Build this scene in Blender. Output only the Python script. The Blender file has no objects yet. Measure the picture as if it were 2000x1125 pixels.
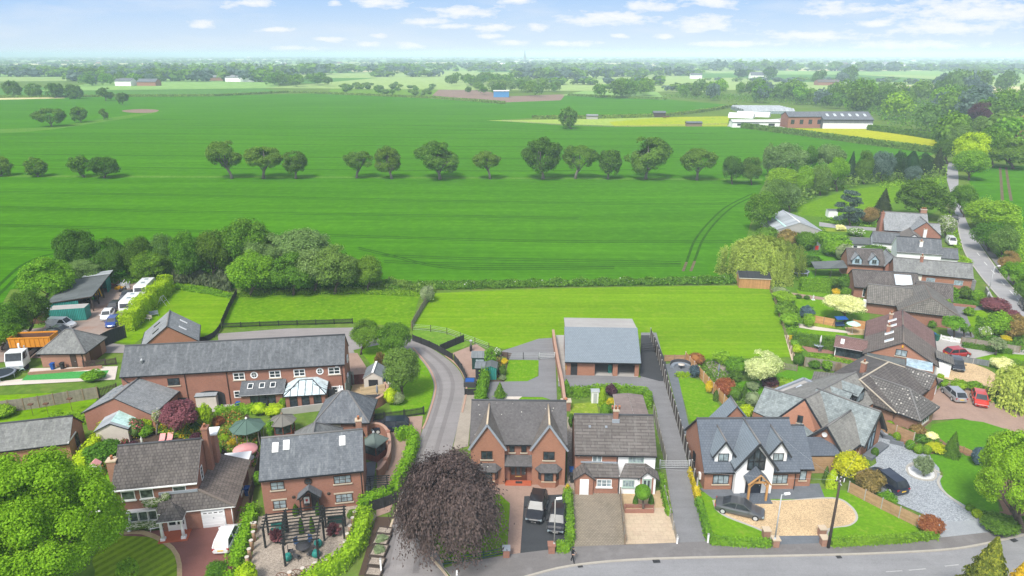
import bpy,math,random
import numpy as np
from mathutils import Vector,Matrix
random.seed(7)
RNG=np.random.default_rng(11)
SC=bpy.context.scene
COL=SC.collection
# ------------------------------------------------------------------ camera geometry (level plain, camera 45 m up)
FP,CH=1333.0,45.0
PITCH=math.atan(457/FP)
CP,SP=math.cos(PITCH),math.sin(PITCH)
def G(px,py,z=0.0):
 """where the sight line of a photograph position meets the height z (metres)"""
 x=(px-1000)/FP;y=(py-562.5)/FP
 dz=-SP-y*CP
 t=(CH-z)/-dz
 return(x*t,(CP-y*SP)*t)
def G3(px,py,z=0.0):
 a=G(px,py,z);return(a[0],a[1],z)
def pxm(py):
 """photo pixels per metre for something standing on the ground at this row"""
 Y=G(1000,py)[1]
 return FP/(Y*CP+CH*SP)
def dep(py):
 return PITCH+math.atan((py-562.5)/FP)
def zat(px,py,Y):
 """height of the sight line over the distance Y"""
 x=(px-1000)/FP;y=(py-562.5)/FP
 t=Y/(CP-y*SP)
 return CH+t*(-SP-y*CP)
cam=bpy.data.cameras.new("camera");camo=bpy.data.objects.new("camera",cam);COL.objects.link(camo)
camo.location=(0,0,CH);camo.rotation_euler=(math.pi/2-PITCH,0,0)
cam.sensor_width=36;cam.lens=36*FP/2000;cam.clip_end=90000;cam.clip_start=.5
SC.camera=camo
# ------------------------------------------------------------------ object helpers
def tag(o,label=None,cat=None,group=None,kind=None):
 if label:o['label']=label
 if cat:o['category']=cat
 if group:o['group']=group
 if kind:o['kind']=kind
 return o
def thing(name,label,cat,loc=(0,0,0),yaw=0.0,group=None):
 o=bpy.data.objects.new(name,None);COL.objects.link(o)
 o.location=loc;o.rotation_euler=(0,0,yaw)
 o.empty_display_size=.3
 return tag(o,label,cat,group)
def copy_tree(o,parent=None):
 c=o.copy();COL.objects.link(c)
 if parent:c.parent=parent
 for ch in list(o.children):copy_tree(ch,c)
 return c
MATS={}
class MB:
 def __init__(s):s.v=[];s.f=[];s.m=[];s.sm=[]
 def pt(s,p):s.v.append(tuple(p));return len(s.v)-1
 def poly(s,pts,m,smooth=False):
  n=len(s.v);s.v+=[tuple(p)for p in pts];s.f.append(tuple(range(n,n+len(pts))));s.m.append(m);s.sm.append(smooth)
 def box(s,x0,x1,y0,y1,z0,z1,m,skip=''):
  if x0>x1:x0,x1=x1,x0
  if y0>y1:y0,y1=y1,y0
  n=len(s.v)
  s.v+=[(x0,y0,z0),(x1,y0,z0),(x1,y1,z0),(x0,y1,z0),(x0,y0,z1),(x1,y0,z1),(x1,y1,z1),(x0,y1,z1)]
  for k,q in(('b',(0,3,2,1)),('t',(4,5,6,7)),('f',(0,1,5,4)),('r',(1,2,6,5)),('k',(2,3,7,6)),('l',(3,0,4,7))):
   if k not in skip:s.f.append(tuple(n+i for i in q));s.m.append(m);s.sm.append(False)
 def obox(s,c,u,v,w,m):
  """box about centre c with half-vectors u, v, w"""
  c,u,v,w=Vector(c),Vector(u),Vector(v),Vector(w)
  n=len(s.v)
  for k in(-1,1):
   for a,b in((-1,-1),(1,-1),(1,1),(-1,1)):s.v.append(tuple(c+a*u+b*v+k*w))
  for q in((0,3,2,1),(4,5,6,7),(0,1,5,4),(1,2,6,5),(2,3,7,6),(3,0,4,7)):
   s.f.append(tuple(n+i for i in q));s.m.append(m);s.sm.append(False)
 def bar(s,a,b,w,h,m,up=(0,0,1)):
  a,b=Vector(a),Vector(b);d=b-a;L=d.length
  if L<1e-6:return
  d.normalize();u=d.cross(Vector(up))
  if u.length<1e-4:u=d.cross(Vector((1,0,0)))
  u.normalize();w2=u.cross(d)
  s.obox((a+b)/2,d*(L/2),u*(w/2),w2*(h/2),m)
 def slab(s,pts,t,mt,ms):
  """sloping slab: pts is the top polygon, t the vertical thickness"""
  n=len(pts);lo=[(p[0],p[1],p[2]-t)for p in pts]
  s.poly(pts,mt);s.poly(lo[::-1],ms)
  for i in range(n):
   j=(i+1)%n;s.poly([lo[i],lo[j],pts[j],pts[i]],ms)
 def tube(s,path,r,n,m,cap=True,smooth=True):
  path=[Vector(p)for p in path];k=len(path)
  rs=r if isinstance(r,(list,tuple))else[r]*k
  base=len(s.v)
  for i,p in enumerate(path):
   d=(path[min(i+1,k-1)]-path[max(i-1,0)]).normalized()
   u=d.cross(Vector((0,0,1)))
   if u.length<1e-3:u=d.cross(Vector((1,0,0)))
   u.normalize();w=d.cross(u)
   for j in range(n):
    a=2*math.pi*j/n;s.v.append(tuple(p+(u*math.cos(a)+w*math.sin(a))*rs[i]))
  for i in range(k-1):
   for j in range(n):
    j2=(j+1)%n
    s.f.append((base+i*n+j,base+i*n+j2,base+(i+1)*n+j2,base+(i+1)*n+j));s.m.append(m);s.sm.append(smooth)
  if cap:
   s.f.append(tuple(base+j for j in range(n))[::-1]);s.m.append(m);s.sm.append(False)
   s.f.append(tuple(base+(k-1)*n+j for j in range(n)));s.m.append(m);s.sm.append(False)
 def lathe(s,prof,n,m,c=(0,0),smooth=True,caps=True):
  base=len(s.v);k=len(prof)
  for r,z in prof:
   for j in range(n):
    a=2*math.pi*(j+.5)/n;s.v.append((c[0]+r*math.cos(a),c[1]+r*math.sin(a),z))
  for i in range(k-1):
   for j in range(n):
    j2=(j+1)%n
    s.f.append((base+i*n+j,base+i*n+j2,base+(i+1)*n+j2,base+(i+1)*n+j));s.m.append(m);s.sm.append(smooth)
  if caps:
   s.f.append(tuple(base+j for j in range(n))[::-1]);s.m.append(m);s.sm.append(False)
   s.f.append(tuple(base+(k-1)*n+j for j in range(n)));s.m.append(m);s.sm.append(False)
 def build(s,name,parent=None,loc=None):
  me=bpy.data.meshes.new(name);me.from_pydata(s.v,[],s.f)
  names=[]
  for m in s.m:
   if m not in names:names.append(m)
  for m in names:me.materials.append(MATS[m])
  idx={m:i for i,m in enumerate(names)}
  me.polygons.foreach_set('material_index',[idx[m]for m in s.m])
  me.polygons.foreach_set('use_smooth',s.sm)
  uv=me.uv_layers.new(name='UVMap');dat=uv.data
  V=[Vector(p)for p in s.v]
  li=0
  for f in s.f:
   nrm=Vector((0,0,0));c=len(f)
   for i in range(c):
    a,b=V[f[i]],V[f[(i+1)%c]];nrm+=a.cross(b)
   if nrm.length>1e-12:nrm.normalize()
   else:nrm=Vector((0,0,1))
   u=Vector((0,0,1)).cross(nrm)
   if u.length<.02:u=Vector((1,0,0))
   u.normalize();w=nrm.cross(u)
   for i in f:
    dat[li].uv=(V[i].dot(u),V[i].dot(w));li+=1
  me.update()
  o=bpy.data.objects.new(name,me);COL.objects.link(o)
  if parent:o.parent=parent
  if loc:o.location=loc
  return o
  # ------------------------------------------------------------------ materials
class NT:
 def __init__(s,name):
  s.mat=bpy.data.materials.new(name);s.mat.use_nodes=True
  s.t=s.mat.node_tree;s.t.nodes.clear()
 def n(s,typ,**kw):
  nd=s.t.nodes.new(typ)
  for k,v in kw.items():
   if k[0]=='i' and k[1:].isdigit():nd.inputs[int(k[1:])].default_value=v
   elif hasattr(nd,k):setattr(nd,k,v)
   else:nd.inputs[k.replace('_',' ')].default_value=v
  return nd
 def l(s,a,b):s.t.links.new(a,b)
 def ramp(s,src,stops):
  r=s.n('ShaderNodeValToRGB');e=r.color_ramp.elements
  while len(e)<len(stops):e.new(.5)
  for el,(p,c)in zip(e,stops):el.position=p;el.color=(c[0],c[1],c[2],1)
  s.l(src,r.inputs[0]);return r.outputs[0]
 def mix(s,fac,a,b,mode='MIX'):
  m=s.n('ShaderNodeMix',data_type='RGBA',blend_type=mode)
  for k,x in((0,fac),(6,a),(7,b)):
   if hasattr(x,'links'):s.l(x,m.inputs[k])
   elif k==0:m.inputs[0].default_value=x
   else:m.inputs[k].default_value=(x[0],x[1],x[2],1)
  return m.outputs[2]
 def noise(s,vec,scale,detail=4,rough=.6):
  nd=s.n('ShaderNodeTexNoise',Scale=scale,Detail=detail,Roughness=rough)
  if vec is not None:s.l(vec,nd.inputs['Vector'])
  return nd.outputs[0]
 def out(s,col,rough=.8,spec=.3,bump=None,bd=.02,bs=.5,metal=0,**kw):
  b=s.n('ShaderNodeBsdfPrincipled');b.inputs['Roughness'].default_value=rough
  b.inputs['Specular IOR Level'].default_value=spec;b.inputs['Metallic'].default_value=metal
  for k,v in kw.items():b.inputs[k.replace('_',' ')].default_value=v
  if hasattr(col,'links'):s.l(col,b.inputs[0])
  else:b.inputs[0].default_value=(*col,1)
  if bump is not None:
   bp=s.n('ShaderNodeBump',Strength=bs,Distance=bd);s.l(bump,bp.inputs['Height']);s.l(bp.outputs[0],b.inputs['Normal'])
  o=s.n('ShaderNodeOutputMaterial');s.l(b.outputs[0],o.inputs[0]);return s.mat
def mul(c,k):return tuple(min(1,x*k)for x in c)
def plain(name,col,rough=.6,var=.12,sc=1.2,spec=.3,metal=0,bd=0.0,**kw):
 """a surface with soft mottling and a little grain"""
 t=NT(name);co=t.n('ShaderNodeTexCoord').outputs['Object']
 a=t.noise(co,sc,5);b=t.noise(co,sc*9,3)
 m=t.n('ShaderNodeMath',operation='ADD');t.l(a,m.inputs[0]);t.l(b,m.inputs[1])
 h=t.n('ShaderNodeMath',operation='MULTIPLY');t.l(m.outputs[0],h.inputs[0]);h.inputs[1].default_value=.5
 c=t.ramp(h.outputs[0],[(.32,mul(col,1-var)),(.5,col),(.68,mul(col,1+var))])
 MATS[name]=t.out(c,rough,spec,b if bd else None,bd,metal=metal,**kw)
def brick(name,c1,c2,mortar,w=.225,h=.075,dirt=.25,ms=.012,bd=.006,rough=.85,stain=None):
 t=NT(name);tc=t.n('ShaderNodeTexCoord');uv=tc.outputs['UV']
 br=t.n('ShaderNodeTexBrick',Scale=1.0);t.l(uv,br.inputs['Vector'])
 br.inputs['Color1'].default_value=(*c1,1);br.inputs['Color2'].default_value=(*c2,1);br.inputs['Mortar'].default_value=(*mortar,1)
 br.inputs['Brick Width'].default_value=w;br.inputs['Row Height'].default_value=h;br.inputs['Mortar Size'].default_value=ms;br.inputs['Mortar Smooth'].default_value=.2
 n1=t.noise(uv,.55,5,.65);n2=t.noise(uv,5,3)
 c=t.mix(dirt,br.outputs[0],t.ramp(n1,[(.3,mul(c1,.45)),(.55,c1),(.72,mul(c2,1.35))]))
 c=t.mix(dirt*.7,c,t.ramp(n2,[(.35,mul(c1,.6)),(.65,mul(c2,1.3))]))
 if stain:
  n3=t.noise(uv,1.7,6,.7)
  f=t.ramp(n3,[(stain[1],(0,0,0)),(stain[1]+.13,(.75,.75,.75))]);c=t.mix(f,c,stain[0])
 MATS[name]=t.out(c,rough,.25,br.outputs['Fac'],bd,.35)
RK=.92
def rows(name,c1,c2,row=.33,w=.3,gap=.025,lichen=None,weather=None,rough=.8,dark=.4,off=.5,var=.3):
 """tiled roof: courses lapped down the slope"""
 if name[:4]in('slat','tile','felt'):c1,c2=mul(c1,RK),mul(c2,RK)
 t=NT(name);uv=t.n('ShaderNodeTexCoord').outputs['UV']
 br=t.n('ShaderNodeTexBrick',Scale=1.0);br.offset=off;t.l(uv,br.inputs['Vector'])
 br.inputs['Color1'].default_value=(*mul(c1,.97 if name in('slate_new','slate_blue')else.82),1);br.inputs['Color2'].default_value=(*mul(c2,1.0 if name in('slate_new','slate_blue')else 1.14),1);br.inputs['Mortar'].default_value=(*mul(c1,dark),1)
 br.inputs['Brick Width'].default_value=w;br.inputs['Row Height'].default_value=row;br.inputs['Mortar Size'].default_value=gap;br.inputs['Mortar Smooth'].default_value=.3
 n1=t.noise(uv,.35,6,.65);n2=t.noise(uv,2.6,4)
 c=t.mix(var,br.outputs[0],t.ramp(n1,[(.3,mul(c1,.55)),(.5,c1),(.7,mul(c2,1.5))]))
 c=t.mix(var*.7,c,t.ramp(n2,[(.3,mul(c1,.6)),(.7,mul(c2,1.5))]))
 if weather:
  sx=t.n('ShaderNodeMapping',vector_type='POINT');sx.inputs['Scale'].default_value=(2.2,.45,1);t.l(uv,sx.inputs[0])
  n4=t.noise(sx.outputs[0],1,6,.7);f=t.ramp(n4,[(.5,(0,0,0)),(.72,(.6,.6,.6))]);c=t.mix(f,c,weather)
 if lichen:
  vo=t.n('ShaderNodeTexVoronoi',Scale=lichen[1]);t.l(uv,vo.inputs['Vector'])
  f=t.ramp(vo.outputs['Distance'],[(lichen[2],(.85,.85,.85)),(lichen[2]+.03,(0,0,0))]);c=t.mix(f,c,lichen[0])
 MATS[name]=t.out(c,rough,.35,br.outputs['Fac'],-.02,.5)
LK=1.65
def leafy(name,c,tip=None,var=.35,trans=.42,flower=None,ns=.5):
 """foliage: every leaf cluster its own tone, patches of fresher and older growth"""
 c=mul(c,LK);tip=tip and mul(tip,LK);t=NT(name);geo=t.n('ShaderNodeNewGeometry');oi=t.n('ShaderNodeObjectInfo')
 tc=t.n('ShaderNodeTexCoord');tip=tip or mul(c,1.6)
 c1=t.ramp(geo.outputs['Random Per Island'],[(0,mul(c,1-var)),(.55,c),(1,tip)])
 n=t.noise(tc.outputs['Object'],ns,3);c2=t.mix(t.ramp(n,[(.38,(0,0,0)),(.66,(.6,.6,.6))]),c1,tip)
 hs=t.n('ShaderNodeHueSaturation');t.l(c2,hs.inputs['Color'])
 mr=t.n('ShaderNodeMapRange');t.l(oi.outputs['Random'],mr.inputs[0]);mr.inputs[3].default_value=.485;mr.inputs[4].default_value=.512;t.l(mr.outputs[0],hs.inputs['Hue'])
 mv=t.n('ShaderNodeMapRange');t.l(oi.outputs['Random'],mv.inputs[0]);mv.inputs[3].default_value=1.12;mv.inputs[4].default_value=.88;t.l(mv.outputs[0],hs.inputs['Value'])
 col=hs.outputs[0]
 if flower:
  rr=t.n('ShaderNodeMath',operation='MULTIPLY',i1=7.31);t.l(geo.outputs['Random Per Island'],rr.inputs[0])
  fr=t.n('ShaderNodeMath',operation='FRACT');t.l(rr.outputs[0],fr.inputs[0])
  col=t.mix(t.ramp(fr.outputs[0],[(1-flower[1],(0,0,0)),(1-flower[1]+.01,(1,1,1))]),col,flower[0])
 d=t.n('ShaderNodeBsdfDiffuse');t.l(col,d.inputs[0])
 tr=t.n('ShaderNodeBsdfTranslucent');t.l(col,tr.inputs[0])
 mx=t.n('ShaderNodeMixShader',i0=trans);t.l(d.outputs[0],mx.inputs[1]);t.l(tr.outputs[0],mx.inputs[2])
 o=t.n('ShaderNodeOutputMaterial');t.l(mx.outputs[0],o.inputs[0]);MATS[name]=t.mat
def turf(name,c,c2,dry=None,sc=.12,stripes=None,rough=.95,fine=3.0,dryamt=.5,bands=None):
 t=NT(name);tc=t.n('ShaderNodeTexCoord');co=tc.outputs['Object']
 n1=t.noise(co,sc,6,.62);n2=t.noise(co,fine,5,.7);n3=t.noise(co,sc*5,4)
 col=t.ramp(n1,[(.34,c),(.64,c2)])
 col=t.mix(.45,col,t.ramp(n2,[(.3,mul(c,.55)),(.5,c),(.72,mul(c2,1.45))]))
 if dry:col=t.mix(t.ramp(n3,[(.53,(0,0,0)),(.75,(dryamt,)*3)]),col,dry)
 if stripes:
  mp=t.n('ShaderNodeMapping');mp.inputs['Rotation'].default_value=(0,0,math.radians(stripes[0]));t.l(co,mp.inputs[0])
  wv=t.n('ShaderNodeTexWave',Scale=stripes[1],Distortion=.6);t.l(mp.outputs[0],wv.inputs[0])
  col=t.mix(t.ramp(wv.outputs[1],[(.3,(0,0,0)),(.7,(stripes[2],)*3)]),col,mul(c2,1.4))
 if bands:
  mp=t.n('ShaderNodeMapping');mp.inputs['Scale'].default_value=(.006,bands[0],1);mp.inputs['Rotation'].default_value=(0,0,.05);t.l(co,mp.inputs[0]);nb=t.noise(mp.outputs[0],1,4,.7)
  col=t.mix(bands[1],col,t.ramp(nb,[(.34,mul(c,.5)),(.5,c),(.66,mul(c2,1.45))]))
  mp=t.n('ShaderNodeMapping');mp.inputs['Scale'].default_value=(.03,1.6,1);mp.inputs['Rotation'].default_value=(0,0,.05);t.l(co,mp.inputs[0]);nb=t.noise(mp.outputs[0],1,3,.7)
  col=t.mix(bands[1]*.8,col,t.ramp(nb,[(.34,mul(c,.55)),(.5,c),(.66,mul(c2,1.4))]))
 MATS[name]=t.out(col,rough,0,n2,.05,.6)
def tarmac(name,c,var=.18,patch=None,rough=.9):
 t=NT(name);co=t.n('ShaderNodeTexCoord').outputs['Object']
 n1=t.noise(co,.22,7,.68);n2=t.noise(co,9,3);mp=t.n('ShaderNodeMapping');mp.inputs['Scale'].default_value=(.12,1.1,1);t.l(co,mp.inputs[0]);n3=t.noise(mp.outputs[0],1,4)
 col=t.ramp(n1,[(.3,mul(c,1-var)),(.55,c),(.72,mul(c,1+var))])
 col=t.mix(.25,col,t.ramp(n2,[(.3,mul(c,.6)),(.7,mul(c,1.5))]))
 col=t.mix(.2,col,t.ramp(n3,[(.35,mul(c,.7)),(.65,mul(c,1.3))]))
 if patch:
  n4=t.noise(co,patch[1],6,.7);col=t.mix(t.ramp(n4,[(patch[2],(0,0,0)),(patch[2]+.15,(.8,.8,.8))]),col,patch[0])
 MATS[name]=t.out(col,rough,.25,n2,.01)
def gravel(name,c,sc=14,var=.45,big=.2):
 t=NT(name);co=t.n('ShaderNodeTexCoord').outputs['Object']
 vo=t.n('ShaderNodeTexVoronoi',Scale=sc);t.l(co,vo.inputs['Vector'])
 sep=t.n('ShaderNodeSeparateColor');t.l(vo.outputs['Color'],sep.inputs[0])
 col=t.ramp(sep.outputs[0],[(.1,mul(c,1-var)),(.5,c),(.95,mul(c,1+var))])
 n=t.noise(co,.35,5);col=t.mix(big*2,col,t.ramp(n,[(.35,mul(c,.7)),(.65,mul(c,1.2))]))
 MATS[name]=t.out(col,.9,.2,vo.outputs['Distance'],.02)
def glass(name,c=(.03,.04,.045),rough=.06,var=.8):
 t=NT(name);co=t.n('ShaderNodeTexCoord').outputs['Object']
 n=t.noise(co,1.7,2);col=t.ramp(n,[(.35,mul(c,1-var*.6)),(.65,mul(c,1+var))])
 MATS[name]=t.out(col,rough,.4)
brick('brick_red',(.33,.135,.085),(.25,.095,.063),(.30,.235,.19))
brick('brick_orange',(.38,.155,.085),(.30,.118,.066),(.32,.245,.19),dirt=.2)
brick('brick_pale',(.36,.18,.115),(.29,.135,.09),(.34,.27,.21))
brick('brick_old',(.33,.145,.088),(.25,.10,.066),(.37,.30,.24),dirt=.42)
rows('slate',(.112,.125,.142),(.15,.163,.18),.22,.28,.012,weather=(.27,.29,.30))
rows('slate_barn',(.098,.108,.118),(.135,.145,.155),.22,.3,.012,weather=(.24,.25,.26),var=.4)
rows('slate_pale',(.21,.225,.235),(.28,.29,.295),.22,.3,.01,weather=(.33,.33,.32))
rows('slate_mossy',(.15,.155,.15),(.22,.225,.22),.24,.32,.014,weather=(.30,.31,.28),var=.45)
rows('slate_blue',(.105,.125,.155),(.132,.153,.183),.28,.32,.016,var=.14)
rows('slate_new',(.195,.235,.27),(.215,.255,.29),.26,.32,.012,var=.07)
rows('slate_green',(.165,.195,.20),(.27,.31,.31),.24,.35,.012,var=.3,weather=(.35,.39,.38))
rows('slate_worn',(.19,.185,.17),(.25,.245,.225),.24,.35,.012,var=.35,weather=(.3,.29,.26))
rows('tile_dark',(.098,.086,.08),(.13,.115,.107),.33,.33,.045,var=.3,weather=(.19,.17,.155),dark=.25)
rows('tile_lichen',(.088,.08,.076),(.112,.10,.094),.33,.33,.035,lichen=((.5,.48,.42),1.6,.09),dark=.35)
rows('tile_plain',(.10,.095,.096),(.118,.112,.112),.17,.2,.006,lichen=((.5,.48,.42),1.5,.075),dark=.7)
rows('tile_gable',(.155,.137,.122),(.19,.17,.15),.17,.2,.01,var=.3,weather=(.22,.19,.16))
rows('tile_brown',(.135,.112,.097),(.175,.147,.127),.33,.33,.04,var=.28,weather=(.24,.2,.175),dark=.35)
rows('tile_grid',(.15,.14,.125),(.2,.187,.168),.33,.33,.06,off=0,var=.3,dark=.25,weather=(.25,.235,.2))
rows('tile_spot',(.13,.122,.115),(.17,.16,.15),.33,.33,.06,off=0,var=.3,dark=.22,lichen=((.46,.44,.4),1.9,.2))
rows('tile_red',(.17,.098,.088),(.21,.125,.112),.3,.3,.03,var=.35)
rows('tile_strip',(.112,.098,.089),(.148,.132,.122),.36,1.6,.06,var=.25,dark=.45,weather=(.19,.18,.17))
rows('felt_strip',(.19,.15,.135),(.22,.178,.16),4.0,.45,.02,off=0,var=.3,dark=.6)
rows('felt_grey',(.105,.12,.12),(.125,.14,.14),2.5,1.2,.015,off=0,var=.25,dark=.8)
rows('metal_roof',(.30,.33,.35),(.36,.39,.41),8,1.1,.03,off=0,var=.2,dark=.6)
rows('translucent_roof',(.42,.66,.60),(.52,.74,.68),.5,.35,.02,off=0,var=.35,dark=.7)
rows('ribbed_teal',(.03,.25,.21),(.035,.28,.24),6,.28,.07,off=0,var=.2,dark=.35)
rows('boards',(.40,.205,.08),(.46,.245,.10),5,.14,.008,off=0,var=.25,dark=.6)
rows('fence_brown',(.33,.20,.105),(.39,.245,.13),.12,3.0,.01,var=.35,dark=.5)
rows('fence_orange',(.45,.235,.09),(.52,.28,.12),.15,3,.012,var=.3,dark=.6)
rows('fence_grey',(.22,.195,.155),(.28,.25,.20),5,.14,.012,off=0,var=.4,dark=.45)
rows('fence_cream',(.62,.47,.28),(.66,.51,.31),.16,4,.01,var=.15,dark=.6)
rows('board_charcoal',(.028,.032,.034),(.035,.039,.041),5,.3,.012,off=0,var=.25,dark=.5)
rows('board_black',(.022,.022,.022),(.03,.03,.03),5,.12,.015,off=0,var=.4,dark=.4)
rows('board_greyblue',(.15,.17,.18),(.18,.20,.21),5,.15,.012,off=0,var=.25,dark=.6)
rows('board_sage',(.18,.23,.20),(.21,.26,.23),5,.2,.012,off=0,var=.25,dark=.6)
rows('garage_white',(.80,.81,.82),(.83,.84,.85),.17,4,.008,var=.05,dark=.75)
rows('timber_red',(.20,.055,.03),(.24,.07,.04),5,.15,.01,off=0,var=.3,dark=.5)
rows('shed_maroon',(.10,.035,.03),(.12,.045,.038),5,.12,.01,off=0,var=.3,dark=.5)
for nm,c,r in(('white',(.80,.80,.79),.45),('render_white',(.80,.80,.80),.9),('render_cream',(.68,.66,.58),.9),('black',(.012,.012,.013),.45),('dark',(.03,.03,.032),.5),('fascia_dark',(.028,.030,.034),.5),('lead',(.27,.30,.34),.5),('stone',(.46,.40,.31),.85),('stone_buff',(.52,.42,.30),.85),('kerb_stone',(.37,.34,.29),.9),('concrete',(.36,.35,.33),.9),('coping_pink',(.40,.25,.185),.85),('ridge_grey',(.17,.165,.16),.85),('ridge_dark',(.075,.078,.085),.8),('ridge_brown',(.17,.14,.12),.85),('pot',(.42,.17,.08),.8),('brown_frame',(.055,.026,.016),.5),('mahogany',(.10,.032,.016),.45),('oak',(.46,.25,.09),.6),('timber',(.24,.17,.11),.85),('timber_dark',(.06,.045,.035),.85),('timber_black',(.018,.020,.020),.6),('timber_green',(.015,.05,.04),.6),('teal',(.02,.20,.17),.5),('sage_paint',(.33,.43,.38),.5),('galv',(.42,.44,.45),.4),('rubber',(.015,.015,.015),.8),('rim',(.45,.46,.47),.3),('red_step',(.42,.10,.045),.7),('bin_blue',(.008,.075,.30),.45),('bin_dark',(.025,.028,.03),.5),('bin_green',(.012,.10,.07),.5),('pink',(.72,.33,.32),.8),('cushion_grey',(.20,.23,.27),.8),('orange_tip',(.60,.24,.022),.55),('rust',(.13,.065,.04),.85),('soil',(.07,.045,.03),.95),('bark_soil',(.20,.115,.07),.95),('lamp_red',(.35,.012,.012),.3),('plate_white',(.75,.75,.72),.4),('plate_yellow',(.72,.46,.03),.4),('bark',(.11,.085,.065),.95),('bark_grey',(.17,.155,.135),.95),('bark_dark',(.055,.045,.036),.95),('dish',(.5,.5,.5),.5),('skin',(.52,.31,.22),.6),('cloth_black',(.012,.013,.016),.9),('rubber_grey',(.06,.06,.065),.8),('parasol_mint',(.45,.68,.60),.8),('canvas_green',(.085,.145,.118),.85),('canvas_grey',(.17,.165,.145),.9),('felt_green',(.12,.155,.14),.9),('yellow_plant',(.60,.33,.01),.5),('tractor_green',(.03,.2,.03),.5),('stone_white',(.62,.62,.60),.8),('blue_clad',(.06,.22,.45),.5),('plastic_white',(.78,.79,.79),.6),('hot_tub',(.05,.05,.055),.5),('carved',(.40,.25,.16),.85),('wheel_steel',(.30,.28,.26),.6),('curtain',(.62,.64,.64),.9),('road_white',(.62,.62,.60),.8),('kerb',(.40,.38,.34),.9),('slab_pale',(.55,.50,.44),.85),('polytunnel',(.70,.71,.72),.5),('lichen_tree',(.3,.3,.2),.9),('awning',(.78,.78,.76),.8),('net_dark',(.02,.03,.04),.8),('blue_seat',(.03,.07,.16),.8),('brass',(.5,.35,.1),.4),('sign_white',(.85,.85,.84),.5),('red_paint',(.5,.02,.02),.4)):
 plain(nm,c,r)
glass('glass');glass('glass_pale',(.22,.27,.29),.1,.5);glass('glass_blue',(.30,.40,.46),.08,.3);glass('skylight',(.48,.53,.57),.25,.15);glass('glass_green',(.035,.07,.065),.06)
glass('roof_glass',(.50,.60,.63),.12,.25);glass('carglass',(.025,.03,.036),.3,.5);glass('flower_glass',(.07,.09,.07),.1,1.0)
def paint(name,c,metal=.0):
 t=NT(name);co=t.n('ShaderNodeTexCoord').outputs['Object'];n=t.noise(co,1.5,3)
 MATS[name]=t.out(t.ramp(n,[(.3,mul(c,.93)),(.7,mul(c,1.05))]),.32,.5,None,metal=metal,Coat_Weight=.8,Coat_Roughness=.06)
for nm,c,m in(('car_white',(.78,.79,.80),0),('car_black',(.008,.008,.010),.0),('car_grey',(.105,.108,.115),.4),('car_silver',(.42,.44,.46),.5),('car_red',(.38,.012,.02),.1),('car_orange',(.52,.035,.018),.1),('car_blue',(.012,.05,.26),.1),('car_navy',(.010,.016,.035),.1),('car_dark',(.03,.034,.042),.3)):
 paint(nm,c,m)
turf('crop',(.045,.162,.003),(.068,.208,.004),sc=.018,fine=.35,bands=(.10,.24),dry=(.06,.20,.004),dryamt=.35)
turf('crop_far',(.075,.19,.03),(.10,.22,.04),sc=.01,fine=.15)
turf('lawn_big',(.118,.245,.004),(.170,.305,.006),(.28,.34,.04),.09,dryamt=.5,bands=(.32,.22),fine=1.6)
turf('lawn',(.10,.24,.005),(.145,.29,.007),(.30,.34,.05),.25,dryamt=.5)
turf('lawn_striped',(.12,.20,.01),(.17,.26,.014),(.22,.24,.05),.3,stripes=(35,.35,.6))
turf('lawn_dry',(.16,.25,.02),(.24,.31,.03),(.40,.38,.09),.4,dryamt=.8)
turf('lawn_deep',(.075,.215,.008),(.10,.25,.01),None,.3)
turf('paddock',(.088,.205,.004),(.14,.275,.006),(.25,.34,.03),.2,fine=1.1,dryamt=.6)
turf('rough_grass',(.10,.22,.02),(.16,.28,.03),(.26,.27,.06),.2,fine=1.1)
turf('verge',(.07,.17,.015),(.12,.22,.02),(.16,.17,.05),.5)
turf('base',(.09,.17,.025),(.14,.20,.035),(.20,.19,.06),.05,fine=.8)
turf('strip_grass',(.07,.19,.012),(.12,.24,.03),(.2,.28,.07),.15,fine=.9)
turf('yellow_field',(.30,.34,.012),(.42,.42,.014),None,.03,fine=.4)
turf('flower_paddock',(.22,.33,.02),(.40,.40,.02),(.5,.42,.02),.05,fine=.5)
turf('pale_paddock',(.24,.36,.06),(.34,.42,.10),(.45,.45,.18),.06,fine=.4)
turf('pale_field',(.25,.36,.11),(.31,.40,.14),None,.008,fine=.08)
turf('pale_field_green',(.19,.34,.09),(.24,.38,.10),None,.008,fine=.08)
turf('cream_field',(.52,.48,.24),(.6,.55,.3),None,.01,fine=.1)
turf('spoil',(.22,.15,.12),(.28,.2,.16),(.13,.14,.06),.1,fine=.6)
turf('astro',(.06,.28,.07),(.07,.31,.08),None,.4,fine=5)
turf('track_mark',(.024,.085,.005),(.034,.11,.007),None,.3,fine=1)
turf('wheel_mud',(.12,.10,.06),(.16,.13,.075),(.06,.14,.02),.4,fine=1)
tarmac('road',(.235,.235,.24));tarmac('pavement',(.165,.155,.15),patch=((.21,.20,.195),.5,.52));tarmac('lane',(.235,.22,.215));tarmac('drive_grey',(.19,.19,.195));tarmac('drive_dark',(.045,.048,.052));tarmac('courtyard',(.255,.235,.225))
tarmac('yard',(.30,.235,.20),.22,((.26,.145,.10),.12,.5));tarmac('concrete_slab',(.36,.345,.325));tarmac('white_pave',(.55,.49,.43));tarmac('drive_red',(.20,.085,.07));tarmac('tyre_mark',(.19,.176,.172));tarmac('faint_paint',(.37,.37,.365));tarmac('tyre_light',(.25,.235,.23));tarmac('road_patch',(.17,.17,.175));tarmac('forecourt',(.24,.24,.245))
tarmac('tarmac_mid',(.10,.102,.106));tarmac('road_far',(.30,.295,.30))
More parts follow.
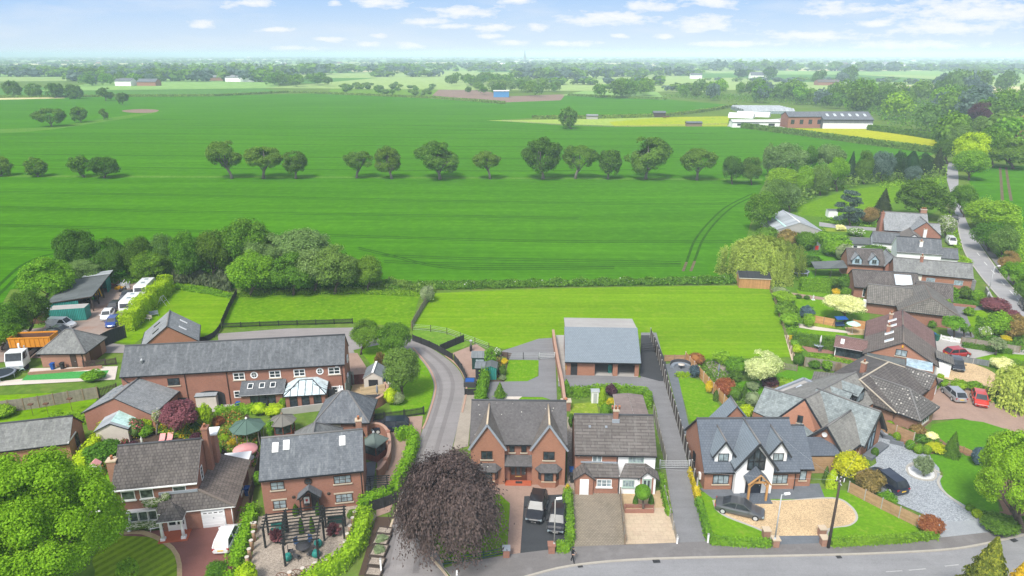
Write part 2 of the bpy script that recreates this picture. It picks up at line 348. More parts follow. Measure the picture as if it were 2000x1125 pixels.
gravel('gravel_gold',(.52,.38,.22));gravel('gravel_blue',(.30,.325,.35),11,.4,.12);gravel('gravel_grey',(.33,.28,.23),12);gravel('gravel_white',(.68,.68,.67),8,.2);gravel('gravel_path',(.30,.25,.2),10);gravel('slate_chip',(.17,.16,.17),9)
brick('paving_brown',(.25,.155,.115),(.20,.12,.09),(.20,.14,.11),.2,.1,.35,.01)
brick('paving_pink',(.36,.25,.195),(.31,.21,.165),(.28,.20,.16),.2,.1,.35,.01)
brick('paving_gold',(.47,.345,.20),(.40,.29,.16),(.33,.24,.14),.6,.45,.3,.02)
brick('paving_flag',(.53,.43,.30),(.46,.35,.25),(.36,.28,.20),.75,.6,.35,.025,stain=((.42,.25,.17),.6))
brick('paving_sett',(.33,.275,.21),(.21,.175,.135),(.10,.10,.07),.30,.22,.4,.05)
brick('paving_slate',(.15,.165,.185),(.125,.14,.155),(.10,.11,.12),.6,.4,.2,.012)
brick('paving_blue',(.34,.36,.38),(.30,.32,.34),(.26,.28,.30),.2,.1,.2,.01)
brick('paving_red',(.33,.17,.13),(.28,.14,.105),(.24,.14,.11),.3,.3,.3,.015)
brick('strip_paving',(.37,.32,.26),(.31,.27,.22),(.25,.22,.18),.25,.12,.35,.012)
for nm,c,tip,v in(('lf_oak',(.065,.14,.018),(.125,.22,.03),.45),('lf_dark',(.048,.104,.014),(.092,.175,.024),.45),('lf_mid',(.065,.15,.014),(.125,.235,.026),.45),('lf_fresh',(.105,.225,.016),(.19,.34,.025),.4),('lf_bright',(.145,.27,.012),(.245,.40,.03),.45),('lf_yellow',(.30,.34,.012),(.48,.47,.02),.35),('lf_lime',(.22,.34,.012),(.34,.45,.02),.35),('lf_grey',(.095,.17,.045),(.17,.265,.085),.4),('lf_blue',(.065,.11,.085),(.12,.17,.14),.4),('lf_conifer',(.022,.055,.022),(.042,.085,.03),.4),('lf_pine',(.035,.052,.022),(.06,.08,.03),.4),('lf_copper',(.050,.037,.033),(.115,.088,.076),.5),('lf_purple',(.055,.022,.032),(.10,.045,.055),.4),('lf_plum',(.13,.048,.055),(.20,.08,.08),.4),('lf_willow',(.19,.26,.045),(.30,.37,.075),.4),('lf_varieg',(.42,.48,.18),(.60,.64,.33),.35),('lf_cream',(.55,.56,.24),(.70,.68,.38),.35),('lf_red',(.20,.07,.03),(.32,.14,.05),.4),('lf_olive',(.16,.21,.10),(.22,.27,.14),.35),('lf_gold',(.42,.33,.015),(.55,.43,.03),.35),('lf_hedge',(.10,.21,.015),(.17,.30,.02),.35),('lf_hedge_dark',(.055,.13,.015),(.09,.18,.02),.35),('lf_blueshrub',(.05,.085,.10),(.08,.12,.14),.35),('lf_bronze',(.16,.13,.04),(.28,.20,.07),.45),('lf_reed',(.085,.12,.05),(.15,.17,.09),.4),('lf_haze',(.10,.15,.075),(.14,.19,.09),.3),('lf_hedge_field',(.085,.16,.025),(.14,.23,.04),.4),('lf_goldtip',(.085,.13,.025),(.24,.26,.03),.5),('lf_hedgebright',(.13,.26,.010),(.215,.37,.02),.4),('lf_beechmid',(.085,.16,.03),(.14,.235,.05),.4)):
 leafy(nm,c,tip,v)
leafy('lf_rose',(.07,.13,.025),(.12,.19,.04),.35,.3,((.80,.78,.62),.38));leafy('lf_rhodo',(.06,.11,.03),(.1,.16,.04),.35,.3,((.62,.20,.20),.35));leafy('lf_pinkfl',(.06,.1,.03),(.1,.15,.04),.35,.3,((.6,.08,.15),.5))
leafy('lf_whitefl',(.10,.19,.03),(.16,.26,.05),.35,.3,((.78,.78,.70),.3));leafy('lf_yellowfl',(.10,.19,.02),(.16,.26,.03),.35,.3,((.70,.50,.02),.3));leafy('lf_mixfl',(.08,.15,.02),(.14,.22,.03),.35,.3,((.65,.25,.08),.16))
leafy('lf_may',(.14,.2,.06),(.2,.26,.09),.35,.3,((.66,.66,.56),.35))
# ------------------------------------------------------------------ foliage meshes
def unit(v):return v/np.maximum(np.linalg.norm(v,axis=1,keepdims=True),1e-9)
def rdir(n,r=RNG):return unit(r.normal(size=(n,3)))
def quads(P,N,size,r,asp=1.0,droop=None):
 """leaf-cluster quads at points P facing N"""
 n=len(P);T=rdir(n,r)if droop is None else droop
 U=unit(np.cross(N,T));W=np.cross(U,N)
 s=(size*(.6+.8*r.random(n)))[:,None]if np.ndim(size)==0 else size[:,None]
 a=U*s*.5;b=W*s*.5*asp;k=N*s*.12
 V=np.empty((n,4,3));V[:,0]=P-a*.35-b;V[:,1]=P+a+b*-.1+k;V[:,2]=P+a*.3+b;V[:,3]=P-a+b*.15-k
 return V.reshape(-1,3)
def np_mesh(name,parts):
 """parts: list of (verts, faces(k,m), material)"""
 me=bpy.data.meshes.new(name)
 vs,loops,starts,tot,mi=[],[],[],[],[];off=0;ls=0;mats=[]
 for V,F,m in parts:
  if m not in mats:mats.append(m)
  V=np.asarray(V,float);F=np.asarray(F,int)
  vs.append(V);loops.append((F+off).ravel());k=F.shape[1]
  starts.append(ls+np.arange(len(F))*k);tot.append(np.full(len(F),k));mi.append(np.full(len(F),mats.index(m)))
  off+=len(V);ls+=F.size
 V=np.concatenate(vs);L=np.concatenate(loops);S=np.concatenate(starts);T=np.concatenate(tot);M=np.concatenate(mi)
 me.vertices.add(len(V));me.vertices.foreach_set('co',V.astype(np.float32).ravel())
 me.loops.add(len(L));me.loops.foreach_set('vertex_index',L.astype(np.int32))
 me.polygons.add(len(S));me.polygons.foreach_set('loop_start',S.astype(np.int32));me.polygons.foreach_set('loop_total',T.astype(np.int32))
 me.polygons.foreach_set('material_index',M.astype(np.int32))
 for m in mats:me.materials.append(MATS[m]if isinstance(m,str)else m)
 me.update(calc_edges=True);me.validate();return me
def qf(n):return np.arange(n*4).reshape(n,4)
def core(rad,seed,cz=0,flat=1.0,nu=14,nv=9):
 r=np.random.default_rng(seed);V=[]
 for i in range(nv+1):
  th=math.pi*i/nv
  for j in range(nu):
   ph=2*math.pi*j/nu;k=rad*(1+.10*math.sin(3*ph+seed)*math.sin(th)+.08*r.normal()*math.sin(th))
   V.append((k*math.sin(th)*math.cos(ph),k*math.sin(th)*math.sin(ph),cz+k*flat*math.cos(th)))
 F=[(i*nu+j,(i+1)*nu+j,(i+1)*nu+(j+1)%nu,i*nu+(j+1)%nu)for i in range(nv)for j in range(nu)]
 return np.array(V),np.array(F)
def crown(kind,n,leaf,seed):
 """crown in a unit ball; returns list of parts without material"""
 r=np.random.default_rng(seed);P=N=None;parts=[];asp=1.0;droop=None
 if kind in('round','oak','bush','loose','dome'):
  nl={'round':30,'oak':30,'bush':18,'loose':90,'dome':30}[kind]
  C=rdir(nl*4,r)
  zmin={'round':-.75,'oak':-.85,'bush':-.55,'loose':-.6,'dome':-.3}[kind]
  C=C[C[:,2]>zmin][:nl]
  rad={'round':.33,'oak':.29,'bush':.42,'loose':.18,'dome':.34}[kind]*(.7+.6*r.random(len(C)))
  dist=(1.02-rad)*(.82+.2*r.random(len(C)))
  if kind=='oak':dist*=(.72+.36*r.random(len(C)))
  Cc=C*dist[:,None]
  if kind=='loose':Cc=np.vstack([Cc,rdir(26,r)*.48]);rad=np.append(rad,np.full(26,.26))
  if kind not in('loose','oak'):
   Cc=np.vstack([Cc,rdir(8,r)*.3]);rad=np.append(rad,np.full(8,.4))
  w=rad**2;k=r.choice(len(rad),n,p=w/w.sum())
  D=rdir(n,r);flip=(D*Cc[k]).sum(1)<-.25*rad[k]*.3;D[flip]*=-1
  D[:,2]=np.where(r.random(n)<.45,np.abs(D[:,2]),D[:,2]);sh=.62+.5*r.random(n)
  P=Cc[k]+D*(rad[k]*sh)[:,None];P[:,2]*=1.0
  N=unit(D+.55*rdir(n,r)+np.array([0,0,.35]))
  if kind=='bush':parts.append(core(.72,seed,-.05));P[:,2]=np.maximum(P[:,2],-.95)
  if kind in('round','dome'):parts.append(core(.42,seed,.0))
 elif kind=='ball':
  D=rdir(n,r);P=D*(.94+.08*r.random(n))[:,None];N=unit(D+.5*rdir(n,r));parts.append(core(.93,seed,0,1,20,12))
 elif kind=='spray':
  D=rdir(n,r);D[:,2]=np.abs(D[:,2]);P=D*(.35+.65*r.random(n))[:,None];P[:,2]=P[:,2]*1.6-.9;N=unit(np.cross(D,rdir(n,r)));asp=2.6;droop=unit(np.cross(N,D));droop=D
 elif kind=='cone':
  t=r.random(n)**.62;z=1-2*t;ring=np.floor(t*9)/9
  rr=(t*.95+.04)*(.78+.3*((t*9)%1))*(.75+.3*r.random(n));a=r.random(n)*2*math.pi
  rr*=1+.14*np.sin(a*5+ring*40)
  P=np.stack([rr*np.cos(a),rr*np.sin(a),z],1);D=np.stack([np.cos(a),np.sin(a),np.full(n,.35)],1);N=unit(D+.6*rdir(n,r));asp=1.2
  V=[];F=[]
  for i in range(8):
   for j in range(12):
    q=i/7;V.append((.72*q*math.cos(j*math.pi/6),.72*q*math.sin(j*math.pi/6),.9-1.88*q))
  F=[(i*12+j,(i+1)*12+j,(i+1)*12+(j+1)%12,i*12+(j+1)%12)for i in range(7)for j in range(12)]
  parts.append((np.array(V),np.array(F)))
 elif kind=='thuja':
  t=r.random(n);z=1-2*t;rr=np.sin(np.clip(t*1.0+.02,0,1)**.8*math.pi*.62+.02)*(.9+.12*r.random(n));a=r.random(n)*6.283
  P=np.stack([rr*np.cos(a),rr*np.sin(a),z],1);N=unit(np.stack([np.cos(a),np.sin(a),np.full(n,.3)],1)+.6*rdir(n,r));asp=1.5
  parts.append(core(.8,seed,0))
 elif kind=='cedar':
  m=34;zc=r.random(m)*1.8-.9;a=r.random(m)*6.283;ro=(.95-.55*np.maximum(zc,0))*(.25+.55*r.random(m))
  C=np.stack([ro*np.cos(a),ro*np.sin(a),zc],1);k=r.integers(0,m,n);D=rdir(n,r);D[:,2]*=.32;P=C[k]+D*(.34*np.sqrt(r.random(n)))[:,None];N=unit(np.array([0,0,.8])+.8*rdir(n,r))
 elif kind=='willow':
  ns=420;a=r.random(ns)*6.283;q=np.sqrt(r.random(ns));lob=1+.13*np.sin(a*4+1)+.08*np.sin(a*9)
  x=q*np.cos(a)*lob;y=q*np.sin(a)*lob;top=np.sqrt(np.maximum(1-q**2,.02))*.95+.1*r.normal(size=ns)*.6;L=.35+(q**1.5)*(1.0+.5*r.random(ns))
  k=r.integers(0,ns,n);u=r.random(n);P=np.stack([x[k]*(1+.06*u),y[k]*(1+.06*u),top[k]-u*L[k]],1)+r.normal(size=(n,3))*.022
  P[:,2]=np.maximum(P[:,2],-1);D=unit(np.stack([x[k],y[k],np.full(n,.5)],1));N=unit(D+.45*rdir(n,r));asp=2.2;droop=np.tile([0,0,1.],(n,1))+.25*rdir(n,r);parts.append(core(.6,seed,.05))
 elif kind=='weep':
  nb=230;a=r.random(nb)*6.283;el=np.arcsin(np.clip(r.random(nb)*1.35-.35,-1,1));rad=.58+.54*r.random(nb)
  B=np.stack([np.cos(el)*np.cos(a),np.cos(el)*np.sin(a),np.sin(el)],1)*rad[:,None]
  k=r.integers(0,nb,n);u=r.random(n);H=unit(B*np.array([1,1,0])+1e-6)
  P=B[k]*(.55+.42*u)[:,None]+np.stack([np.zeros(n),np.zeros(n),.10*np.sin(u*3.1)-.42*u**3],1)+r.normal(size=(n,3))*np.array([.075,.075,.05])
  P[:,2]=np.maximum(P[:,2],-1.0);N=unit(B[k]+.5*rdir(n,r)+np.array([0,0,.25]));asp=1.7;droop=unit(H[k]*.6-np.array([0,0,.9])*(.3+u[:,None])+.4*rdir(n,r));parts.append(core(.4,seed,.0))
 elif kind=='reed':
  a=r.random(n)*6.283;q=np.sqrt(r.random(n));P=np.stack([q*np.cos(a),q*np.sin(a),r.random(n)*1.6-.9],1);N=unit(np.stack([np.cos(a),np.sin(a),np.zeros(n)],1)+.5*rdir(n,r));asp=3;droop=np.tile([0,0,1.],(n,1))+.2*rdir(n,r)
 V=quads(P,N,leaf,r,asp,None if droop is None else unit(droop))
 return[(V,qf(n))]+parts
CROWNS={}
def crown_me(kind,n,leaf,seed):
 key=(kind,n,leaf,seed)
 if key not in CROWNS:
  CROWNS[key]=np_mesh(kind+'_crown',[(V,F,'lf_mid')for V,F in crown(kind,n,leaf,seed)])
 return CROWNS[key]
def crown_obj(name,kind,n,leaf,seed,mat,loc,sc,rot=None,parent=None):
 o=bpy.data.objects.new(name,crown_me(kind,n,leaf,seed));COL.objects.link(o)
 o.location=loc;o.scale=sc;o.rotation_euler=(0,0,random.random()*6.28 if rot is None else rot)
 o.material_slots[0].link='OBJECT';o.material_slots[0].material=MATS[mat]
 if parent:o.parent=parent
 return o
def trunk_mb(h,top,r,a,nl,seed,bark,lean=(0,0),fork=.5):
 """tapered trunk with limbs reaching into a crown of radius a"""
 rr=random.Random(seed);m=MB()
 lx,ly=lean
 path=[(0,0,-.1),(lx*.1,ly*.1,h*.35),(lx*.5,ly*.5,h*.8),(lx,ly,h)]
 m.tube(path,[r*1.45,r,r*.88,r*.8],9,bark)
 for i in range(nl):
  an=2*math.pi*i/nl+rr.random()*.9;d=a*(.45+.4*rr.random());z1=h+(top-h)*(.35+.5*rr.random())
  z0=h*(fork+(1-fork)*rr.random())
  p=[(lx*z0/h,ly*z0/h,z0),(lx+math.cos(an)*d*.4,ly+math.sin(an)*d*.4,z0+(z1-z0)*.5),(lx+math.cos(an)*d,ly+math.sin(an)*d,z1)]
  m.tube(p,[r*.42,r*.26,r*.1],6,bark)
  q=(p[1][0]+rr.uniform(-.35,.35)*a,p[1][1]+rr.uniform(-.35,.35)*a,z1+.1*a)
  m.tube([p[1],q],[r*.25,r*.08],5,bark)
 m.tube([path[-1],(lx,ly,top)],[r*.7,r*.15],6,bark)
 return m
def solve(bb,base):
 """ellipsoid standing over a photo position and filling a box of the photo"""
 x0,y0,x1,y1=bb;gx,gy=G(*base);cx,cy=(x0+x1)/2,(y0+y1)/2
 zc=zat(cx,cy,gy);d=gy*CP+(CH-zc)*SP;s=FP/d
 a=(x1-x0)/2/s;S=(y1-y0)/2/s;th=dep(cy)
 b=math.sqrt(max(S*S-(a*math.sin(th))**2,(.4*a)**2))/math.cos(th)
 X=(cx-1000)/FP*d
 return gx,gy,X-gx,zc,a,b
def tree(label,bb,base,leaf='lf_mid',kind='round',n=5000,lsz=.085,seed=1,bark='bark',group=None,name='tree',limbs=6,tr=None,cat='tree'):
 gx,gy,ox,zc,a,b=solve(bb,base)
 zc=max(zc,b*.72)
 o=thing(name,label,cat,(gx,gy,0),0,group)
 h=max(zc-b*.75,.5)
 trunk_mb(h,zc+b*.45,tr or max(.12,.045*a+.02*h),a,limbs,seed,bark,(ox,0)).build('trunk',o)
 crown_obj('crown',kind,n,lsz,seed%5,leaf,(ox,0,zc),(a,a,b),parent=o)
 return o
def shrub(label,bb,leaf='lf_mid',kind='bush',n=900,lsz=.2,seed=None,group=None,name='shrub',cat='shrub',zb=0.0):
 """shrub filling a box of the photo, standing on the ground"""
 x0,y0,x1,y1=bb;cx,cy=(x0+x1)/2,(y0+y1)/2
 th=dep(cy);b=1.0
 for _ in range(6):
  g=G(cx,cy,zb+b*.92);s=FP/(g[1]*CP+(CH-b)*SP);a=(x1-x0)/2/s;S=(y1-y0)/2/s
  b=math.sqrt(max(S*S-(a*math.sin(th))**2,(.45*a)**2))/math.cos(th)
 g=G(cx,cy,zb+b*.92)
 if seed is None:seed=int(cx*7+cy*3)
 o=crown_obj(name,kind,n,lsz,seed%4,leaf,(g[0],g[1],zb+b*.92),(a,a,b))
 return tag(o,label,cat,group)
def smooth_path(pts,k=4,closed=False):
 n=len(pts);out=[]
 rng=range(n)if closed else range(n-1)
 for i in rng:
  p0,p1,p2,p3=(pts[(i-1)%n],pts[i],pts[(i+1)%n],pts[(i+2)%n])if closed else(pts[max(i-1,0)],pts[i],pts[i+1],pts[min(i+2,n-1)])
  for j in range(k):
   t=j/k
   out.append(tuple(.5*(2*b+(c-a)*t+(2*a-5*b+4*c-d)*t*t+(3*b-a-3*c+d)*t**3)for a,b,c,d in zip(p0,p1,p2,p3)))
 if not closed:out.append(tuple(pts[-1]))
 return out
ZC=[0]
def sheet(name,px,z,mat,sm=0,world=False,kind='structure',skirt=0):
 ZC[0]+=1;z+=ZC[0]*.0004
 pts=[p if world else G(*p)for p in px]
 if sm:pts=smooth_path(pts,sm,True)
 A=sum(pts[i][0]*pts[(i+1)%len(pts)][1]-pts[(i+1)%len(pts)][0]*pts[i][1]for i in range(len(pts)))
 if A<0:pts=pts[::-1]
 m=MB();m.poly([(p[0],p[1],z)for p in pts],mat)
 if skirt:
  for i in range(len(pts)):
   p,q=pts[i],pts[(i+1)%len(pts)];m.poly([(p[0],p[1],z-skirt),(q[0],q[1],z-skirt),(q[0],q[1],z),(p[0],p[1],z)],'kerb')
 o=m.build(name);return tag(o,kind=kind)
def offs(pts,d):
 out=[];n=len(pts)
 for i in range(n):
  a=Vector(pts[max(i-1,0)][:2]);b=Vector(pts[min(i+1,n-1)][:2]);t=(b-a).normalized()
  out.append((pts[i][0]-t.y*d,pts[i][1]+t.x*d))
 return out
def ribbon(mb,pts,w,z0,z1,m,mtop=None):
 """solid strip of width w along world points"""
 L=offs(pts,w/2);Rr=offs(pts,-w/2);mt=mtop or m
 for i in range(len(pts)-1):
  a,b,c,d=Rr[i],Rr[i+1],L[i+1],L[i]
  mb.poly([(*a,z1),(*b,z1),(*c,z1),(*d,z1)],mt)
  if z1-z0>.004:
   mb.poly([(*a,z0),(*b,z0),(*b,z1),(*a,z1)],m);mb.poly([(*c,z0),(*d,z0),(*d,z1),(*c,z1)],m)
 if z1-z0>.004:
  for i,q in((0,1),(len(pts)-1,0)):
   a,b=(L[i],Rr[i])if q else(Rr[i],L[i]);mb.poly([(*a,z0),(*b,z0),(*b,z1),(*a,z1)],m)
def line_sheet(name,px,w,z,mat,sm=4,kind='structure',z0=None):
 ZC[0]+=1;z+=ZC[0]*.0004;pts=[G(*p)for p in px]
 if sm:pts=smooth_path(pts,sm)
 m=MB();ribbon(m,pts,w,z if z0 is None else z0,z,mat);return tag(m.build(name),kind=kind)
def hedge(label,px,w,h,leaf='lf_hedge',dens=26,lsz=.22,group=None,name='hedge',sm=3,rough=.10,cat='hedge',kind=None,world=False,hv=0.0):
 pts=[p if world else G(*p)for p in px]
 if sm:pts=smooth_path(pts,sm)
 o0=Vector((*pts[0],0));P=[(p[0]-o0 .x,p[1]-o0 .y)for p in pts]
 r=np.random.default_rng(abs(int(px[0][0]*13+px[0][1]*7+len(px))))
 seg=np.array([math.dist(P[i],P[i+1])for i in range(len(P)-1)]);cum=np.concatenate([[0],np.cumsum(seg)]);Lt=cum[-1]
 per=2*h+w;n=int(min(Lt*per*dens,60000));s=r.random(n)*Lt;k=np.clip(np.searchsorted(cum,s)-1,0,len(seg)-1)
 A=np.array(P);t=((s-cum[k])/seg[k])[:,None];base=A[k]*(1-t)+A[k+1]*t;dr=(A[k+1]-A[k])/seg[k][:,None];nr=np.stack([-dr[:,1],dr[:,0]],1)
 u=r.random(n)*per;X=np.where(u<h,-w/2,np.where(u<h+w,u-h-w/2,w/2));Z=np.where(u<h,u,np.where(u<h+w,h,per-u))
 wob=1+rough*np.sin(s*1.7+1)+rough*.8*np.sin(s*4.3+X);Z=Z*(1+hv*np.sin(s*.9+2))*(1+rough*.5*np.sin(s*2.6));X=X*wob
 cr=np.maximum(0,Z-h*.8)/max(h*.2,.01);X=X*(1-.18*np.clip(cr,0,1))
 Q=np.concatenate([base+nr*X[:,None],Z[:,None]],1)+r.normal(size=(n,3))*(.05+rough*.35)*np.array([1,1,.7])*min(w,1.2)
 Q[:,2]=np.maximum(Q[:,2],.02);Nn=np.concatenate([nr*np.where(u<h,-1.,np.where(u<h+w,0.,1.))[:,None],np.where((u>=h)&(u<h+w),1.,.25)[:,None]],1)
 ne=int(w*h*dens*1.2)
 for e_,f_ in((0,1),(-1,-2)):
  d_=np.array(P[e_])-np.array(P[f_]);d_=d_/max(np.linalg.norm(d_),1e-6);n_=np.array([-d_[1],d_[0]]);uu_=(r.random(ne)-.5)*w*.95;zz_=r.random(ne)*h
  Q=np.concatenate([Q,np.concatenate([np.array(P[e_])+d_*(.12+.1*r.normal(size=(ne,1)))+n_*uu_[:,None],zz_[:,None]],1)]);Nn=np.concatenate([Nn,np.tile([d_[0],d_[1],.25],(ne,1))])
 n=len(Q);parts=[(quads(Q,unit(Nn+.55*rdir(n,r)),lsz,r),qf(n),leaf)]
 m=MB();ribbon(m,P,w*.7,0,h*.82,leaf)
 parts+=[(np.array(m.v),np.array(m.f),leaf)]
 o=bpy.data.objects.new(name,np_mesh(name,parts));COL.objects.link(o);o.location=o0
 return tag(o,label if kind is None else None,cat if kind is None else None,group,kind)
def cover(name,px,n,h,lsz,leaf,seed=3,kindk='stuff',asp=1.0,up=.6,world=False):
 """low planting nobody could count, spread over a patch"""
 pts=np.array([p if world else G(*p)for p in px]);r=np.random.default_rng(seed);lo,hi=pts.min(0),pts.max(0);out=[]
 while len(out)<n:
  c=lo+(hi-lo)*r.random((n,2));ins=np.zeros(n,bool);j=len(pts)-1
  for i in range(len(pts)):
   cond=((pts[i,1]>c[:,1])!=(pts[j,1]>c[:,1]))&(c[:,0]<(pts[j,0]-pts[i,0])*(c[:,1]-pts[i,1])/(pts[j,1]-pts[i,1]+1e-12)+pts[i,0]);ins^=cond;j=i
  out+=list(c[ins])
 c=np.array(out[:n]);hh=h*(.25+.75*(.5+.5*np.sin(c[:,0]*1.3+seed)*np.sin(c[:,1]*1.1)))*(.3+.7*r.random(n))
 P=np.concatenate([c,hh[:,None]],1);N=unit(rdir(n,r)+np.array([0,0,up]));dr=None if asp==1 else unit(np.tile([0,0,1.],(n,1))+.3*rdir(n,r))
 o=bpy.data.objects.new(name,np_mesh(name,[(quads(P,N,lsz,r,asp,dr),qf(n),leaf)]));COL.objects.link(o)
 return tag(o,kind=kindk)
 # ------------------------------------------------------------------ daylight
SUN_EL,SUN_AZ=52,205
EXPO=0.90
SKYK=1.0
w=bpy.data.worlds.new("World");SC.world=w;w.use_nodes=True;wt=w.node_tree;wt.nodes.clear()
class WT(NT):
 def __init__(s,t):s.t=t
W=WT(wt)
tc=W.n('ShaderNodeTexCoord').outputs['Generated']
sky=W.n('ShaderNodeTexSky',sky_type='NISHITA',sun_disc=False,sun_elevation=math.radians(SUN_EL),sun_rotation=math.radians(SUN_AZ),altitude=50,air_density=1.0,dust_density=1.5,ozone_density=1.0)
sx=W.n('ShaderNodeSeparateXYZ');W.l(tc,sx.inputs[0])
vd=W.n('ShaderNodeMath',operation='MAXIMUM',i1=.05);W.l(sx.outputs[1],vd.inputs[0])
uu=W.n('ShaderNodeMath',operation='DIVIDE');W.l(sx.outputs[0],uu.inputs[0]);W.l(vd.outputs[0],uu.inputs[1])
ww=W.n('ShaderNodeMath',operation='DIVIDE');W.l(sx.outputs[2],ww.inputs[0]);W.l(vd.outputs[0],ww.inputs[1])
cv=W.n('ShaderNodeCombineXYZ');W.l(uu.outputs[0],cv.inputs[0]);W.l(ww.outputs[0],cv.inputs[1])
clouds=[(395,47,34,8),(485,6,52,9),(750,4,62,10),(905,24,72,12),(835,43,54,7),(965,54,36,10),(880,51,45,6),(1045,53,24,7),(1190,36,95,13),(1375,46,74,15),(1268,12,50,12),(1388,4,64,13),(1632,17,66,14),(1715,47,40,10),(1010,1,40,7),(655,6,14,5),(645,77,44,5),(530,58,38,5),(740,70,19,5),(1213,70,18,5),(1302,71,22,5),(1000,83,46,6),(800,89,36,6),(1900,22,190,26),(1585,70,135,10),(1780,88,160,9),(1110,85,66,6),(960,71,28,5),(1430,86,80,6),(575,94,60,5),(720,86,24,5),(1850,55,120,14)]
prev=None
for cx_,cy_,sw_,sh_ in clouds:
 x_=(cx_-1000)/FP;y_=(cy_-562.5)/FP;dy_=CP-y_*SP;dz_=-SP-y_*CP
 s1=W.n('ShaderNodeVectorMath',operation='SUBTRACT');W.l(cv.outputs[0],s1 .inputs[0]);s1 .inputs[1].default_value=(x_/dy_,dz_/dy_,0)
 s2=W.n('ShaderNodeVectorMath',operation='MULTIPLY');W.l(s1 .outputs[0],s2 .inputs[0]);s2 .inputs[1].default_value=(FP/sw_,FP/sh_,0)
 s3=W.n('ShaderNodeVectorMath',operation='LENGTH');W.l(s2 .outputs[0],s3 .inputs[0])
 if prev is None:prev=s3 .outputs['Value']
 else:
  mn=W.n('ShaderNodeMath',operation='SMOOTH_MIN',i2=.35);W.l(prev,mn.inputs[0]);W.l(s3 .outputs['Value'],mn.inputs[1]);prev=mn.outputs[0]
mp1=W.n('ShaderNodeMapping');mp1 .inputs['Scale'].default_value=(34,110,1);W.l(cv.outputs[0],mp1 .inputs[0]);cn=W.noise(mp1 .outputs[0],1.0,7,.62)
mp2=W.n('ShaderNodeMapping');mp2 .inputs['Scale'].default_value=(5,26,1);W.l(cv.outputs[0],mp2 .inputs[0]);cn2=W.noise(mp2 .outputs[0],1.0,5,.6)
ad=W.n('ShaderNodeMath',operation='MULTIPLY_ADD',i1=-3.2,i2=1.6);W.l(cn,ad.inputs[0])
sm_=W.n('ShaderNodeMath',operation='ADD');W.l(ad.outputs[0],sm_.inputs[0]);W.l(prev,sm_.inputs[1])
cl=W.ramp(sm_.outputs[0],[(.0,(1,1,1)),(.5,(.7,.7,.7)),(.85,(.25,.25,.25)),(1.3,(0,0,0))])
wisp=W.ramp(cn2,[(.48,(0,0,0)),(.78,(.55,.55,.55))])
grad=W.ramp(ww.outputs[0],[(0.0,(.74,.84,.97)),(.014,(.70,.82,.97)),(.04,(.60,.76,.97)),(.085,(.38,.61,.97))])
gk=W.mix(wisp,grad,(.85,.90,.97));clm=W.n('ShaderNodeMath',operation='MULTIPLY',i1=.9);W.l(cl,clm.inputs[0]);gk=W.mix(clm.outputs[0],gk,(1.0,1.0,1.0))
skn=W.mix(1.0,gk,(SKYK*4.35,SKYK*4.35,SKYK*4.35),'MULTIPLY')
hi=W.ramp(ww.outputs[0],[(.10,(0,0,0)),(.35,(1,1,1))])
backw=W.n('ShaderNodeMapRange');W.l(sx.outputs[1],backw.inputs[0]);backw.inputs[1].default_value=.05;backw.inputs[2].default_value=.2;backw.inputs[3].default_value=1;backw.inputs[4].default_value=0
mx_=W.n('ShaderNodeMath',operation='MAXIMUM');W.l(hi,mx_.inputs[0]);W.l(backw.outputs[0],mx_.inputs[1])
hsv=W.n('ShaderNodeHueSaturation',Saturation=.5);W.l(sky.outputs[0],hsv.inputs['Color']);fin=W.mix(mx_.outputs[0],skn,hsv.outputs[0])
bg=W.n('ShaderNodeBackground',Strength=.125);W.l(fin,bg.inputs[0]);wo=W.n('ShaderNodeOutputWorld');W.l(bg.outputs[0],wo.inputs[0])
sl=bpy.data.lights.new('sun','SUN');sl.energy=2.3;sl.angle=math.radians(14);sl.color=(1,.955,.88)
so=bpy.data.objects.new('sun',sl);COL.objects.link(so)
az=math.radians(SUN_AZ);el=math.radians(SUN_EL);sdir=Vector((math.sin(az)*math.cos(el),math.cos(az)*math.cos(el),math.sin(el)))
so.rotation_euler=(-sdir).to_track_quat('-Z','Y').to_euler();so.location=(0,-40,120)
SC.view_settings.view_transform='Standard';SC.view_settings.look='None';SC.view_settings.gamma=1;SC.view_settings.exposure=EXPO
try:SC.view_settings.use_curve_mapping=False
except Exception:pass
hz=MB();hz.box(-46000,46000,-1500,46000,-1.0,62,'white');ho=hz.build('haze');tag(ho,kind='stuff')
hm=bpy.data.materials.new('haze_air');hm.use_nodes=True;hm.node_tree.nodes.clear()
hv_=hm.node_tree.nodes.new('ShaderNodeVolumePrincipled');hv_.inputs['Density'].default_value=.00022;hv_.inputs['Color'].default_value=(.68,.84,1.0,1);hv_.inputs['Anisotropy'].default_value=-.5
hoo=hm.node_tree.nodes.new('ShaderNodeOutputMaterial');hm.node_tree.links.new(hv_.outputs[0],hoo.inputs['Volume']);ho.data.materials.clear();ho.data.materials.append(hm)
SC.cycles.max_bounces=6;SC.cycles.diffuse_bounces=3;SC.cycles.glossy_bounces=2;SC.cycles.transmission_bounces=3;SC.cycles.transparent_max_bounces=4;SC.cycles.volume_bounces=1
SC.cycles.use_adaptive_sampling=True;SC.cycles.adaptive_threshold=.008
SC.cycles.use_denoising=True;SC.cycles.denoiser='OPENIMAGEDENOISE';SC.cycles.denoising_input_passes='RGB_ALBEDO_NORMAL';SC.cycles.denoising_prefilter='NONE'
